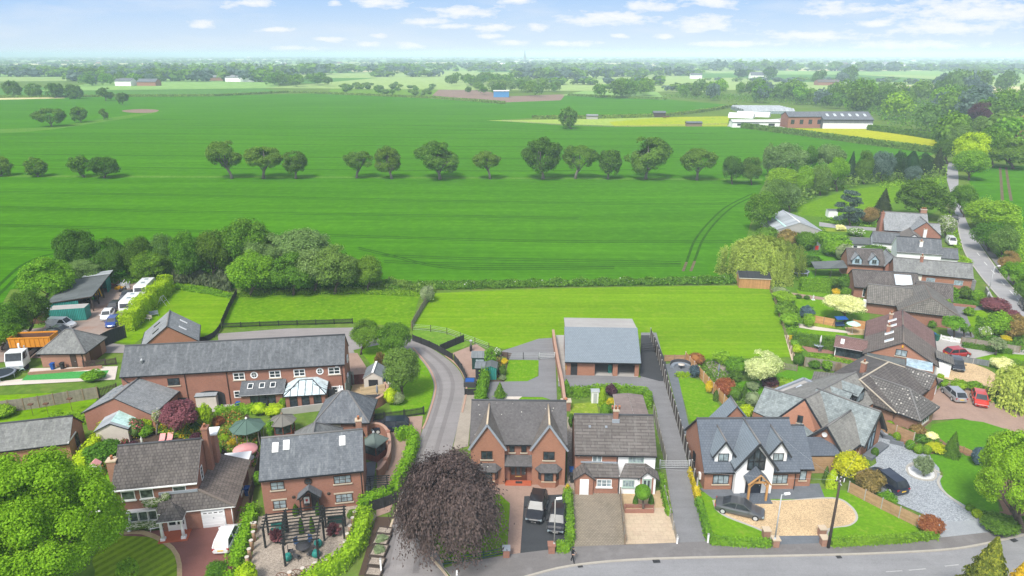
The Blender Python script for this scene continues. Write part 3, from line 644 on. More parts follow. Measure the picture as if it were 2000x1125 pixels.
# ------------------------------------------------------------------ ground, fields, roads, lawns
sheet('ground',[(-42000,-1400),(42000,-1400),(42000,42000),(-42000,42000)],-.02,'base',world=True)
sheet('crop_field',[(-260,700),(0,600),(20,566),(104,548),(420,562),(640,562),(850,558),(1100,555),(1420,549),(1440,538),(1462,450),(1478,385),(1500,345),(1700,345),(1835,297),(1640,267),(1450,247),(1180,243),(955,236),(1030,231),(1300,226),(1440,206),(1300,194),(1110,186),(985,201),(840,191),(620,182),(420,187),(150,189),(-60,191),(-1200,230)],.004,'crop')
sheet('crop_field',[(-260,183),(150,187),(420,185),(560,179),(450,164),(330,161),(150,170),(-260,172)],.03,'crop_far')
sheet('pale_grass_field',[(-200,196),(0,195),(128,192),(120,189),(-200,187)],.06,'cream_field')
sheet('bare_patch',[(238,216),(275,213),(310,215),(296,220),(255,220)],.02,'spoil',3)
sheet('rough_strip',[(-400,345),(0,342),(700,345),(1100,347),(1490,349),(1490,353),(1100,350),(700,348),(0,346),(-400,349)],.012,'strip_grass')
sheet('far_strip',[(-300,262),(60,250),(110,247),(240,226),(320,217),(250,231),(110,252),(60,257),(-300,275)],.012,'strip_grass')
sheet('pale_paddock',[(950,235),(1100,243),(1200,246),(1300,244),(1420,243),(1420,232),(1300,229),(1110,233)],.02,'pale_paddock')
sheet('flower_paddock',[(1200,247),(1420,247),(1425,227),(1300,229),(1190,238)],.03,'flower_paddock')
sheet('farm_yard',[(1420,247),(1560,250),(1700,250),(1705,232),(1540,230),(1425,240)],.04,'concrete_slab')
sheet('buttercup_field',[(1500,250),(1560,257),(1700,275),(1828,290),(1832,267),(1760,258),(1690,252)],.03,'yellow_field')
sheet('spoil_ground',[(845,172),(930,175),(1000,188),(1105,184),(1095,196),(985,200),(900,192),(840,186)],.05,'spoil')
sheet('scrub_ground',[(640,181),(840,190),(860,172),(760,160),(660,158)],.05,'rough_grass')
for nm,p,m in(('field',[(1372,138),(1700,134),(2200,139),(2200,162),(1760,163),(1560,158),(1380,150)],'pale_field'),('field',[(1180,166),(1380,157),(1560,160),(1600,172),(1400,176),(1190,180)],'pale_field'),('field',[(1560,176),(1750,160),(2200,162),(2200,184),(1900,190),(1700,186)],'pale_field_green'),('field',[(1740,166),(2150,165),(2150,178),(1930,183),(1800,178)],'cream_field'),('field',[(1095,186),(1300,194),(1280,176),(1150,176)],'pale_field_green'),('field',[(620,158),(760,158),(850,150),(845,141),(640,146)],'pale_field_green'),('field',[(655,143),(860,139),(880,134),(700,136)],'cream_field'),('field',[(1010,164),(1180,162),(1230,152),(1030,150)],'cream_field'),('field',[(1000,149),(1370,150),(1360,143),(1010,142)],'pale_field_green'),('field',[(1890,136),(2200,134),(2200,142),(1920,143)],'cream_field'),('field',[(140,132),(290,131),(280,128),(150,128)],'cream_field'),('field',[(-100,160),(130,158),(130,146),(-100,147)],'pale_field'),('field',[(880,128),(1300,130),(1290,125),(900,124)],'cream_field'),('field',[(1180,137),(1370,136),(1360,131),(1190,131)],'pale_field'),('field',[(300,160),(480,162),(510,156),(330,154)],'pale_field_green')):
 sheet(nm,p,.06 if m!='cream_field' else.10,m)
 # right-hand crop field beyond the road
sheet('crop_field',[(1890,350),(1905,325),(2100,322),(2400,420),(2400,640),(2040,590),(1985,500),(1930,420)],.006,'crop')
for a,b in(([(1955,328),(1957,360),(1962,400)],),([(1966,326),(1970,360),(1978,400)],))if False else():pass
for p in([(1953,326),(1955,350),(1958,392)],[(1965,326),(1968,350),(1975,392)]):line_sheet('wheel_track',p,.9,.012,'wheel_mud',3)
# drilling and spraying lines across the wheat
for p in([(-40,402),(300,411),(800,419),(1130,425)],[(-40,373),(400,381),(900,392),(1300,398),(1420,396)],[(-40,437),(300,447),(760,462),(1100,470),(1430,470)],[(-40,482),(60,484),(110,487)],[(745,497),(900,503),(1100,507),(1330,511)],[(750,509),(900,514),(1200,516),(1330,516)],[(700,483),(760,497),(860,519),(1000,523),(1200,521)]):
 line_sheet('spray_line',p,.6,.010,'track_mark',4);line_sheet('spray_line',[(x,y+3.0*(pxm(y)/7))for x,y in p],.5,.010,'track_mark',4)
for p in([(-60,300),(500,306),(1000,310),(1450,306)],[(-60,277),(500,281),(1000,287),(1430,281)],[(-60,322),(500,330),(1000,334),(1300,330)],[(200,232),(600,238),(900,248),(1400,262)],[(400,210),(800,222),(1050,226)],[(-60,262),(400,262),(900,270),(1500,272)],[(300,243),(700,250),(1100,258)]):
 line_sheet('spray_line',p,1.1,.010,'track_mark',4)
for p in([(1336,528),(1345,500),(1358,468),(1385,434),(1420,403),(1470,378)],[(1350,528),(1360,500),(1374,466),(1402,430),(1436,401),(1476,382)]):line_sheet('tractor_track',p,.6,.014,'track_mark',5)
for p in([(1334,530),(1341,512)],[(1349,530),(1357,510)]):line_sheet('tractor_track',p,.6,.018,'wheel_mud',2)
for p in([(-30,585),(10,546),(40,520),(75,503),(112,494)],[(-30,602),(12,562),(42,534),(80,514),(114,506)]):line_sheet('tractor_track',p,.8,.014,'track_mark',5)
cover('undergrowth',[(742,553),(900,552),(1100,549),(1300,546),(1430,541),(1442,556),(1300,558),(1100,561),(900,566),(760,570)],14000,.95,.36,'lf_mid',5)
cover('cow_parsley',[(780,556),(900,554),(1100,551),(1300,548),(1420,545),(1420,551),(1100,556),(900,560),(790,564)],420,1.1,.2,'lf_whitefl',6)
# lawns and paddocks
sheet('lawn',[(848,573),(1000,566),(1200,561),(1438,558),(1503,566),(1522,620),(1548,698),(1395,702),(1300,702),(1272,655),(1240,665),(1080,665),(985,682),(925,668),(860,645),(806,640)],.006,'lawn_big')
sheet('paddock_grass',[(462,575),(600,568),(740,566),(822,572),(801,640),(690,630),(560,637),(430,642)],.006,'paddock')
sheet('paddock_grass',[(340,548),(440,566),(455,578),(425,640),(400,668),(380,668),(330,622),(262,672),(212,668),(320,582)],.010,'lawn_big')
sheet('verge',[(806,642),(860,647),(922,670),(905,680),(860,690),(806,672)],.010,'rough_grass')
sheet('verge',[(690,640),(760,650),(806,676),(836,720),(848,752),(842,785),(826,818),(770,818),(755,775),(745,735),(715,700),(692,672)],.008,'lawn')
sheet('lawn',[(985,746),(1030,745),(1050,735),(1053,703),(993,704)],.016,'lawn')
sheet('lawn',[(940,786),(1005,776),(1060,776),(1090,782),(1095,800),(930,800)],.016,'lawn')
sheet('lawn',[(1112,790),(1165,785),(1170,812),(1115,815)],.010,'lawn_dry')
sheet('lawn',[(1322,738),(1350,738),(1372,745),(1410,800),(1380,830),(1348,822)],.012,'lawn')
sheet('lawn',[(1425,745),(1480,745),(1560,715),(1590,728),(1580,760),(1510,765),(1480,790),(1445,775)],.012,'lawn_deep')
sheet('lawn',[(0,832),(60,838),(170,822),(195,768),(90,768),(-60,775),(-60,838)],.010,'lawn_big')
sheet('lawn',[(185,1125),(182,1090),(225,1052),(275,1042),(320,1060),(344,1085),(348,1125),(340,1180),(150,1180)],.020,'lawn_striped',4)
sheet('lawn',[(230,930),(250,900),(300,860),(340,870),(330,950),(230,1000)],.006,'lawn')
sheet('lawn',[(180,905),(225,905),(228,990),(150,1100),(0,1100),(0,920)],.007,'lawn')
sheet('lawn',[(262,855),(290,845),(340,850),(335,866),(270,875)],.012,'lawn_deep')
# lane, courtyard, drives
sheet('courtyard',[(425,652),(560,642),(692,640),(740,655),(805,672),(800,684),(748,672),(690,684),(705,716),(716,730),(690,755),(660,740),(430,690)],.008,'courtyard')
sheet('courtyard_paving',[(672,690),(698,690),(716,718),(712,735),(680,735)],.014,'paving_pink')
sheet('lane',smooth_path([(745,1180),(752,1080),(768,1010),(790,935),(812,880),(833,815),(846,770),(846,745),(832,716),(803,684),(770,668)],4)+smooth_path([(790,655),(848,684),(888,714),(904,738),(908,764),(900,805),(884,872),(868,930),(850,1000),(846,1060),(866,1105),(890,1180)],4),.012,'lane')
for p in([(807,680),(836,716),(850,747),(849,772),(836,815),(826,838)],[(850,680),(890,711),(907,737),(911,765),(903,806)]):line_sheet('kerb',p,.22,.09,'coping_pink',4,z0=0)
for p in([(745,1125),(748,1090),(760,1040),(782,975)],[(842,1090),(858,1108),(872,1125),(890,1150)]):line_sheet('kerb',p,.2,.12,'stone_buff',4,z0=0)
sheet('parking',[(712,822),(826,812),(820,868),(795,905),(762,1000),(735,1010),(738,850),(712,850)],.008,'paving_pink')
sheet('side_strip',[(906,772),(929,772),(921,800),(914,872),(884,880)],.016,'strip_paving')
sheet('gravel_yard',[(884,690),(930,672),(958,690),(938,745),(908,745),(898,715)],.012,'paving_pink')
sheet('drive',[(968,690),(1052,662),(1083,660),(1088,785),(1060,776),(1000,775),(960,785),(950,772),(958,746),(1030,745),(1052,735),(1052,704),(975,702)],.010,'drive_grey')
sheet('path',[(985,775),(1020,775),(1000,790),(985,792)],.018,'white_pave')
sheet('garden_bed',[(932,745),(985,746),(993,704),(1000,690),(958,684)],.012,'soil')
sheet('forecourt',[(1092,725),(1252,738),(1252,650),(1282,650),(1300,715),(1345,915),(1380,1058),(1322,1062),(1300,915),(1282,800),(1270,762),(1090,755)],.010,'drive_grey')
sheet('tarmac_patch',[(1250,735),(1252,655),(1278,655),(1300,705),(1306,745),(1288,745)],.014,'drive_dark')
sheet('concrete_apron',[(1086,655),(1102,655),(1104,690),(1104,745),(1090,745)],.016,'concrete_slab')
sheet('garage_floor',[(1140,733),(1246,737),(1244,705),(1140,705)],.018,'concrete_slab')
sheet('side_path',[(1300,712),(1318,708),(1345,830),(1350,850),(1336,850)],.014,'paving_slate')
sheet('patio',[(1300,712),(1345,712),(1352,738),(1318,738)],.020,'paving_slate')
for p in([(752,1120),(776,1015),(800,938),(824,880),(848,815),(860,770),(858,742),(840,712),(806,684)],[(812,1120),(822,1015),(836,938),(852,880),(872,812),(884,765),(882,738),(866,712),(826,680)]):line_sheet('tyre_track',p,.55,.019,'tyre_mark',5)
line_sheet('tyre_track',[(782,1120),(798,1015),(817,938),(837,880),(860,814),(872,768),(870,740),(852,712),(816,682)],.9,.019,'tyre_light',5)
sheet('road_patch',[(1300,1100),(1345,1099),(1350,1112),(1304,1114)],.010,'road_patch');sheet('road_patch',[(1560,1098),(1700,1094),(1702,1101),(1562,1105)],.010,'road_patch')
for p in([(1200,1125),(1300,1112),(1420,1108),(1600,1112),(1760,1104),(1850,1098)],[(1340,1060),(1330,1080),(1300,1100)],[(1660,1086),(1700,1104),(1720,1125)]):line_sheet('road_crack',p,.06,.012,'tarmac_mid',3)
# front plots
sheet('plot_earth',[(735,1010),(765,1010),(748,1080),(742,1125),(700,1125),(720,1060)],.008,'soil')
sheet('drive',[(905,945),(1108,945),(1110,975),(1030,975),(1018,1085),(990,1088),(996,990),(980,968),(900,965)],.014,'paving_pink')
sheet('drive',[(1024,970),(1106,966),(1108,1075),(1016,1083)],.018,'drive_dark')
sheet('lawn',[(900,965),(975,966),(996,984),(991,1068),(985,1085),(862,1100),(850,1040)],.014,'lawn_big')
sheet('side_passage',[(1108,815),(1124,815),(1124,965),(1108,965)],.012,'gravel_path')
sheet('drive',[(1119,958),(1213,958),(1219,1067),(1122,1071)],.014,'paving_sett')
sheet('drive',[(1212,962),(1306,958),(1322,1062),(1221,1064)],.014,'paving_gold');sheet('drive',[(1216,995),(1306,992),(1322,1061),(1221,1064)],.020,'paving_flag')
sheet('lawn',[(1366,962),(1400,965),(1600,955),(1690,962),(1826,1045),(1640,1060),(1500,1060),(1386,1058)],.014,'lawn')
sheet('front_path',[(1366,955),(1600,945),(1612,976),(1392,975)],.022,'paving_slate')
sheet('gravel_edge',smooth_path([(1391,978),(1430,972),(1520,978),(1625,972),(1662,988),(1676,1012),(1660,1028),(1622,1035),(1605,1062),(1508,1064),(1490,1040),(1420,1012),(1396,996)],4,False),.024,'kerb')
sheet('gravel_drive',smooth_path([(1394,978),(1430,974),(1520,979),(1625,975),(1659,990),(1671,1012),(1657,1026),(1618,1033),(1600,1052),(1514,1053),(1492,1037),(1422,1009),(1399,995)],4,False),.028,'gravel_gold')
sheet('threshold',[(1516,1048),(1600,1047),(1604,1066),(1514,1067)],.032,'paving_slate')
sheet('drive',[(1700,845),(1722,842),(1830,880),(1836,930),(1860,965),(1905,1005),(1935,1042),(1836,1052),(1815,1010),(1755,985),(1690,950),(1690,920),(1712,905)],.014,'gravel_blue')
sheet('drive_apron',[(1842,1020),(1912,1017),(1935,1042),(1838,1052)],.020,'paving_blue')
line_sheet('kerb',[(1838,930),(1832,945),(1850,968),(1905,1008),(1936,1042)],.25,.07,'kerb',4,z0=0)
line_sheet('kerb',[(1776,912),(1800,903),(1835,925)],.25,.07,'kerb',4,z0=0)
sheet('lawn',[(1816,888),(1880,890),(1915,900),(1930,930),(1950,990),(1946,1005),(1900,995),(1850,965),(1836,940),(1842,925)],.022,'lawn_deep',3)
sheet('lawn',[(1820,830),(1870,819),(1920,825),(2000,850),(2000,880),(1900,880),(1850,868),(1815,845)],.014,'lawn_deep')
sheet('garden_bed',[(1730,855),(1760,830),(1812,840),(1850,868),(1915,892),(1960,930),(2010,960),(2010,1030),(1950,1040),(1905,1000),(1960,1000),(1930,930),(1880,885),(1815,888)],.016,'bark_soil')
sheet('stone_ring',[(1771,914),(1800,906),(1826,926),(1822,938),(1795,936),(1772,924)],.03,'gravel_white',4)
line_sheet('kerb',[(1771,914),(1779,907),(1800,905),(1822,918),(1828,930),(1820,939),(1795,937),(1775,927),(1771,914)],.22,.10,'kerb',3,z0=0)
sheet('drive',[(1820,770),(1850,745),(1960,765),(2100,800),(2100,880),(1980,845),(1880,818),(1815,822)],.012,'paving_pink')
sheet('drive',[(1835,705),(1860,700),(1925,720),(1955,742),(1958,762),(1900,748),(1840,738)],.018,'gravel_gold',3)
sheet('drive',[(1815,665),(1870,664),(1985,682),(2010,685),(2010,700),(1960,692),(1900,702),(1860,702),(1822,695)],.014,'concrete_slab')
sheet('lawn',[(1905,700),(1950,690),(2060,698),(2060,720),(1930,712)],.020,'lawn');sheet('lawn',[(1925,770),(2060,800),(2060,830),(1945,790)],.018,'lawn_deep')
sheet('lawn',[(1930,712),(1990,724),(1990,740),(1960,740)],.018,'lawn')
sheet('drive',[(1850,592),(1925,600),(1905,625),(1890,640),(1905,660),(1860,660),(1850,650),(1852,610)],.012,'drive_grey')
sheet('lawn',[(1885,608),(1920,606),(1935,620),(1930,650),(1907,656),(1892,628)],.020,'lawn_big')
sheet('verge',[(1820,580),(1905,592),(1925,600),(1850,592)],.018,'verge')
# gardens behind the right-hand row
sheet('garden_grass',[(1500,545),(1560,500),(1660,480),(1690,520),(1700,600),(1690,700),(1590,730),(1548,700),(1522,620)],.003,'verge')
sheet('lawn',[(1550,583),(1600,582),(1640,592),(1625,610),(1610,620),(1560,612)],.010,'lawn');sheet('lawn',[(1585,632),(1640,634),(1645,642),(1580,640)],.012,'lawn_dry')
sheet('lawn',[(1540,640),(1640,648),(1652,652),(1645,658),(1540,650)],.014,'lawn');sheet('lawn',[(1555,566),(1620,570),(1620,580),(1560,576)],.012,'lawn')
sheet('path',[(1545,572),(1612,582),(1612,587),(1548,581)],.018,'paving_pink');sheet('path',[(1558,632),(1590,638),(1660,648),(1660,652),(1588,645),(1558,640)],.022,'white_pave')
sheet('patio',[(1560,672),(1655,685),(1652,694),(1578,688)],.014,'paving_red');sheet('patio',[(1650,640),(1690,640),(1690,655),(1656,655)],.020,'paving_gold')
sheet('lawn',[(1562,490),(1612,488),(1640,510),(1600,512)],.012,'lawn_deep');sheet('lawn',[(1545,540),(1570,530),(1618,530),(1618,544),(1560,548)],.014,'lawn_deep')
sheet('patio',[(1625,735),(1660,728),(1668,745),(1640,745)],.016,'paving_gold');sheet('border_path',[(1532,655),(1540,655),(1556,705),(1546,705)],.016,'stone_buff')
sheet('gravel_garden',[(1376,708),(1420,702),(1430,740),(1400,745)],.012,'gravel_grey')
sheet('meadow',[(1555,405),(1650,372),(1765,358),(1790,380),(1720,405),(1655,420),(1610,425),(1560,420)],.006,'paddock')
sheet('farm_track',[(1600,434),(1640,440),(1720,446),(1722,452),(1640,447),(1600,442)],.018,'road_far');sheet('lawn',[(1605,446),(1660,448),(1665,454),(1608,452)],.018,'lawn_dry')
sheet('field_corner',[(1440,548),(1462,455),(1490,380),(1560,345),(1640,330),(1850,330),(1850,400),(1740,470),(1600,480),(1520,545)],.003,'verge')
# yard on the left
sheet('yard',[(85,640),(150,570),(190,552),(270,548),(300,556),(240,640),(238,660),(190,690),(150,700),(60,700),(-80,720),(-80,660)],.008,'yard')
sheet('yard_apron',[(186,668),(262,676),(268,690),(230,690),(182,690)],.014,'courtyard');sheet('patio',[(-60,752),(50,740),(60,720),(230,716),(225,742),(0,754)],.010,'white_pave')
sheet('artificial_turf',[(42,744),(56,730),(213,724),(205,738)],.018,'astro');sheet('barn_yard',[(170,820),(395,800),(470,770),(460,800),(330,815),(175,838)],.008,'concrete_slab')
sheet('terrace',[(690,748),(720,740),(745,742),(760,770),(705,800),(680,785)],.012,'paving_gold');sheet('terrace',[(705,762),(748,758),(750,775),(712,788)],.020,'paving_slate')
sheet('drive',[(205,1046),(330,1035),(460,1015),(490,1020),(470,1080),(452,1130),(440,1180),(345,1180),(350,1110),(340,1080),(300,1050)],.012,'drive_red')
sheet('lawn_edging',smooth_path([(200,1040),(240,1038),(280,1037),(325,1056),(351,1085),(356,1125),(350,1180),(340,1180),(346,1125),(342,1088),(320,1064),(276,1045),(240,1046),(200,1050)],2),.028,'paving_gold')
sheet('path',[(450,1020),(490,1015),(500,905),(478,905),(470,940)],.014,'paving_gold');sheet('courtyard_gravel',[(505,1010),(720,985),(735,1010),(690,1090),(640,1125),(600,1180),(480,1180),(498,1050)],.014,'gravel_grey')
sheet('garden_bed',[(160,905),(240,820),(480,805),(510,850),(500,905),(400,900),(300,870)],.004,'soil');sheet('side_path',[(714,905),(735,900),(722,1010),(716,1000)],.016,'paving_slate')
# main road, pavement
sheet('road',[(700,1180),(1020,1122),(1120,1098),(1280,1085),(1600,1078),(1750,1073),(1860,1066),(1940,1052),(2080,1020),(2400,1000),(2400,1300),(700,1300)],.004,'road')
sheet('pavement',[(868,1112),(900,1102),(990,1086),(1120,1070),(1380,1060),(1520,1066),(1640,1062),(1830,1053),(1936,1041),(2080,1004),(2080,1026),(1940,1059),(1860,1073),(1750,1080),(1600,1085),(1280,1092),(1120,1105),(1020,1129),(900,1150)],.085,'pavement',skirt=.08)
line_sheet('kerb',[(980,1140),(1020,1130),(1120,1106),(1280,1093),(1600,1086),(1750,1081),(1860,1074),(1940,1060),(2080,1027)],.2,.10,'kerb_stone',4,z0=0)
for p in([(1730,1118),(1762,1116)],[(1775,1115),(1808,1112)],[(1845,1107),(1872,1104)],[(1480,1132),(1530,1131)]):line_sheet('lane_marking',p,.12,.010,'faint_paint',0)
for p in([(1128,1107),(1138,1106)],[(1275,1098),(1289,1097)],[(1633,1089),(1643,1088.4)],[(1975,1058),(1985,1055)]):line_sheet('road_drain',p,.45,.012,'dark',0)
sheet('road',smooth_path([(1853,318),(1848,345),(1862,395),(1868,430),(1880,485),(1908,530),(1945,575),(2060,700)],4)+smooth_path([(2160,690),(2005,590),(1963,545),(1928,498),(1895,447),(1880,410),(1872,375),(1872,345),(1868,318)],4),.012,'road_far')
line_sheet('lane_marking',[(1936,528),(1943,536)],.15,.02,'road_white',0)
for p in([(1955,550),(1962,558)],[(1972,568),(1980,577)],[(1922,512),(1928,519)],[(1908,494),(1913,500)],[(1986,583),(1994,592)]):line_sheet('lane_marking',p,.15,.02,'road_white',0)
line_sheet('kerb',[(1863,400),(1869,432),(1881,486),(1909,531),(1946,576),(2010,650)],.25,.08,'kerb',4,z0=0);line_sheet('kerb',[(1894,448),(1926,498),(1961,545),(2003,590)],.25,.08,'kerb',4,z0=0)
sheet('footway',[(1897,450),(1930,498),(1966,545),(2010,590),(2030,600),(1985,555),(1950,505),(1912,455)],.014,'pavement')
# ------------------------------------------------------------------ buildings
class Bld:
 def __init__(s,name,label,cat,A=None,yaw=0.0,z=0.0,at=None,group=None):
  a=at or G(*A,z);s.yaw=math.radians(yaw)
  s.o=thing(name,label,cat,(a[0],a[1],0),s.yaw,group);s.at=a;s.last_roof=None
 def loc(s,w):
  dx,dy=w[0]-s.at[0],w[1]-s.at[1];c,n=math.cos(s.yaw),math.sin(s.yaw)
  return(dx*c+dy*n,-dx*n+dy*c)
 def world(s,x,y):
  c,n=math.cos(s.yaw),math.sin(s.yaw);return(s.at[0]+x*c-y*n,s.at[1]+x*n+y*c)
 def px(s,x,y,z=0):
  """local position seen at a photo position"""
  return s.loc(G(x,y,z))
 def put(s,mb,name,parent=None):return mb.build(name,parent or s.o)
 def walls(s,x0,x1,y0,y1,h,mat,name='wall',skip='bt'):
  m=MB();m.box(x0,x1,y0,y1,0,h,mat,skip.replace('t',''));return s.put(m,name)
 def gable(s,x0,x1,y0,y1,he,hr,ax='x',wall='brick_red',roof='slate',oe=.3,ov=.15,side='fascia_dark',ridge='ridge_grey',gut='black',rname='roof',wname='wall',t=.14,rp=.5,base=None,endmat=None,z0=0):
  if wall:
   m=MB();e=endmat or wall
   if ax=='x':
    ym=y0+(y1-y0)*rp
    m.poly([(x0,y0,z0),(x1,y0,z0),(x1,y0,he),(x0,y0,he)],wall);m.poly([(x1,y1,z0),(x0,y1,z0),(x0,y1,he),(x1,y1,he)],wall)
    m.poly([(x1,y0,z0),(x1,y1,z0),(x1,y1,he),(x1,ym,hr),(x1,y0,he)],e);m.poly([(x0,y1,z0),(x0,y0,z0),(x0,y0,he),(x0,ym,hr),(x0,y1,he)],e)
   else:
    xm=x0+(x1-x0)*rp
    m.poly([(x0,y1,z0),(x0,y0,z0),(x0,y0,he),(x0,y1,he)],wall);m.poly([(x1,y0,z0),(x1,y1,z0),(x1,y1,he),(x1,y0,he)],wall)
    m.poly([(x0,y0,z0),(x1,y0,z0),(x1,y0,he),(xm,y0,hr),(x0,y0,he)],e);m.poly([(x1,y1,z0),(x0,y1,z0),(x0,y1,he),(xm,y1,hr),(x1,y1,he)],e)
   s.wall=s.put(m,wname)
  m=MB();up=t
  def P(u,v,z):return(u,v,z+up)if ax=='x' else(v,u,z+up)
  a0,a1,b0,b1=(x0,x1,y0,y1)if ax=='x' else(y0,y1,x0,x1)
  bm=b0+(b1-b0)*rp;k0=(hr-he)/(bm-b0);k1=(hr-he)/(b1-bm)
  f=[P(a0-ov,b0-oe,he-k0*oe),P(a1+ov,b0-oe,he-k0*oe),P(a1+ov,bm,hr),P(a0-ov,bm,hr)]
  g=[P(a1+ov,b1+oe,he-k1*oe),P(a0-ov,b1+oe,he-k1*oe),P(a0-ov,bm,hr),P(a1+ov,bm,hr)]
  if ax!='x':f,g=f[::-1],g[::-1]
  m.slab(f,t,roof,side);m.slab(g,t,roof,side)
  ro=s.put(m,rname);s.last_roof=ro
  if ridge:
   m=MB();p,q=P(a0-ov,bm,hr+.03),P(a1+ov,bm,hr+.03);m.tube([p,q],.11,6,ridge);s.put(m,'ridge_tiles',ro)
  if gut:
   for bb,kk in((b0-oe-.06,k0),(b1+oe+.06,k1)):m=MB();m.bar(P(a0-ov,bb,he-kk*oe-.08),P(a1+ov,bb,he-kk*oe-.08),.11,.09,gut);s.put(m,'gutter',ro)
  s.rf=(x0,x1,y0,y1,he,hr,ax,rp,t);return ro
 def hip(s,x0,x1,y0,y1,he,hr,ax='x',wall='brick_red',roof='slate',oe=.35,side='fascia_dark',ridge='ridge_grey',gut='black',i0=None,i1=None,rname='roof',wname='wall',t=.12):
  if wall:s.wall=s.walls(x0,x1,y0,y1,he,wall,wname)
  m=MB();a0,a1,b0,b1=(x0-oe,x1+oe,y0-oe,y1+oe)if ax=='x' else(y0-oe,y1+oe,x0-oe,x1+oe)
  hb=(b1-b0)/2;i0=hb if i0 is None else i0+oe;i1=hb if i1 is None else i1+oe
  he2=he-(hr-he)*oe/hb*.6
  def P(u,v,z):return(u,v,z+t)if ax=='x' else(v,u,z+t)
  bm=(b0+b1)/2;A,B,C,D=P(a0,b0,he2),P(a1,b0,he2),P(a1,b1,he2),P(a0,b1,he2);R0,R1=P(a0+i0,bm,hr),P(a1-i1,bm,hr)
  flat=math.dist(R0,R1)<.06
  fs=[[A,B,R1,R0],[B,C,R1],[C,D,R0,R1],[D,A,R0]]if not flat else[[A,B,R0],[B,C,R0],[C,D,R0],[D,A,R0]]
  if ax!='x':fs=[f[::-1]for f in fs]
  for f in fs:m.slab(f,t,roof,side)
  ro=s.put(m,rname);s.last_roof=ro
  if ridge:
   m=MB()
   for p,q in((A,R0),(D,R0),(B,R1),(C,R1))+(()if flat else((R0,R1),)):m.bar((p[0],p[1],p[2]+.03),(q[0],q[1],q[2]+.03),.17,.10,ridge)
   s.put(m,'ridge_tiles',ro)
  if gut:
   m=MB()
   for p,q in((A,B),(B,C),(C,D),(D,A)):m.bar((p[0],p[1],p[2]-.1),(q[0],q[1],q[2]-.1),.12,.09,gut)
   s.put(m,'gutter',ro)
  return ro
 def lean(s,pts,roof,t=.12,side='fascia_dark',name='roof',gut=None):
  m=MB();m.slab(pts,t,roof,side);o=s.put(m,name)
  if gut:g=MB();a,b=pts[0],pts[1];g.bar((a[0],a[1],a[2]-.08),(b[0],b[1],b[2]-.08),.11,.09,gut);s.put(g,'gutter',o)
  return o
 def frame(s,x,y,face):
  a=math.radians(face);u=Vector((math.cos(a),math.sin(a),0));n=Vector((math.sin(a),-math.cos(a),0))
  return Vector((x,y,0)),u,n
 def win(s,x,y,z,w,h,face=0,fr='white',nc=2,nr=1,sill='stone',pane='glass',name='window',d=.05,b=.07,arch=None,hood=None):
  """window centred at (x, y, z) on a wall; face 0 looks to -y, 90 to +x, 180 to +y, -90 to -x"""
  c,u,n=s.frame(x,y,face);c=c+Vector((0,0,z));Z=Vector((0,0,1));m=MB()
  for sg in(-1,1):
   m.obox(c+u*(sg*(w/2-b/2))+n*(d/2),u*(b/2),n*(d/2),Z*(h/2),fr)
   m.obox(c+Z*(sg*(h/2-b/2))+n*(d/2),u*(w/2-b),n*(d/2),Z*(b/2),fr)
  for i in range(1,nc):m.obox(c+u*(-w/2+w*i/nc)+n*(d/2-.004),u*(b*.42),n*(d/2-.004),Z*(h/2-b),fr)
  for i in range(1,nr):m.obox(c+Z*(-h/2+h*i/nr)+n*(d/2-.008),u*(w/2-b),n*(d/2-.008),Z*(b*.3),fr)
  o=s.put(m,name);p=MB();e=c+n*.018
  p.poly([e-u*(w/2-.02)-Z*(h/2-.02),e+u*(w/2-.02)-Z*(h/2-.02),e+u*(w/2-.02)+Z*(h/2-.02),e-u*(w/2-.02)+Z*(h/2-.02)],pane);s.put(p,'pane',o)
  if sill:q=MB();q.obox(c-Z*(h/2+.06)+n*.07,u*(w/2+.1),n*.07,Z*.055,sill);s.put(q,'sill',o)
  if hood:q=MB();q.obox(c+Z*(h/2+.09)+n*.02,u*(w/2+.12),n*.02,Z*.085,hood);s.put(q,'lintel',o)
  return o
 def round_win(s,x,y,z,r,face=0,fr='white',pane='glass'):
  c,u,n=s.frame(x,y,face);c=c+Vector((0,0,z));Z=Vector((0,0,1));m=MB();N=20
  for i in range(N):
   a,b=2*math.pi*i/N,2*math.pi*(i+1)/N
   e=lambda t,k,dd:c+(u*math.cos(t)+Z*math.sin(t))*k+n*dd
   m.poly([e(a,r,.05),e(b,r,.05),e(b,r*.68,.05),e(a,r*.68,.05)][::-1],fr);m.poly([e(a,r,0),e(b,r,0),e(b,r,.05),e(a,r,.05)],fr)
  o=s.put(m,'round_window');p=MB();p.poly([c+(u*math.cos(2*math.pi*i/N)+Z*math.sin(2*math.pi*i/N))*r*.7+n*.02 for i in range(N)],pane);p.obox(c+n*.03,u*(r*.7),n*.01,Z*.025,fr);p.obox(c+n*.031,u*.025,n*.01,Z*(r*.7),fr);s.put(p,'pane',o);return o
 def door(s,x,y,z0,w,h,face=0,mat='white',glassy=0,fr='white',name='door',d=.06):
  c,u,n=s.frame(x,y,face);c=c+Vector((0,0,z0+h/2));Z=Vector((0,0,1));m=MB()
  m.obox(c+n*(d/2),u*(w/2-.07),n*(d/2),Z*(h/2-.04),mat)
  for sg in(-1,1):m.obox(c+u*(sg*(w/2-.035))+n*(d/2+.01),u*.035,n*(d/2+.01),Z*(h/2),fr)
  m.obox(c+Z*(h/2-.02)+n*(d/2+.01),u*(w/2-.07),n*(d/2+.01),Z*.02,fr)
  o=s.put(m,name);q=MB();q.obox(c+u*(w/2-.2)+n*(d+.03)-Z*.05,u*.05,n*.03,Z*.02,'galv');s.put(q,'handle',o)
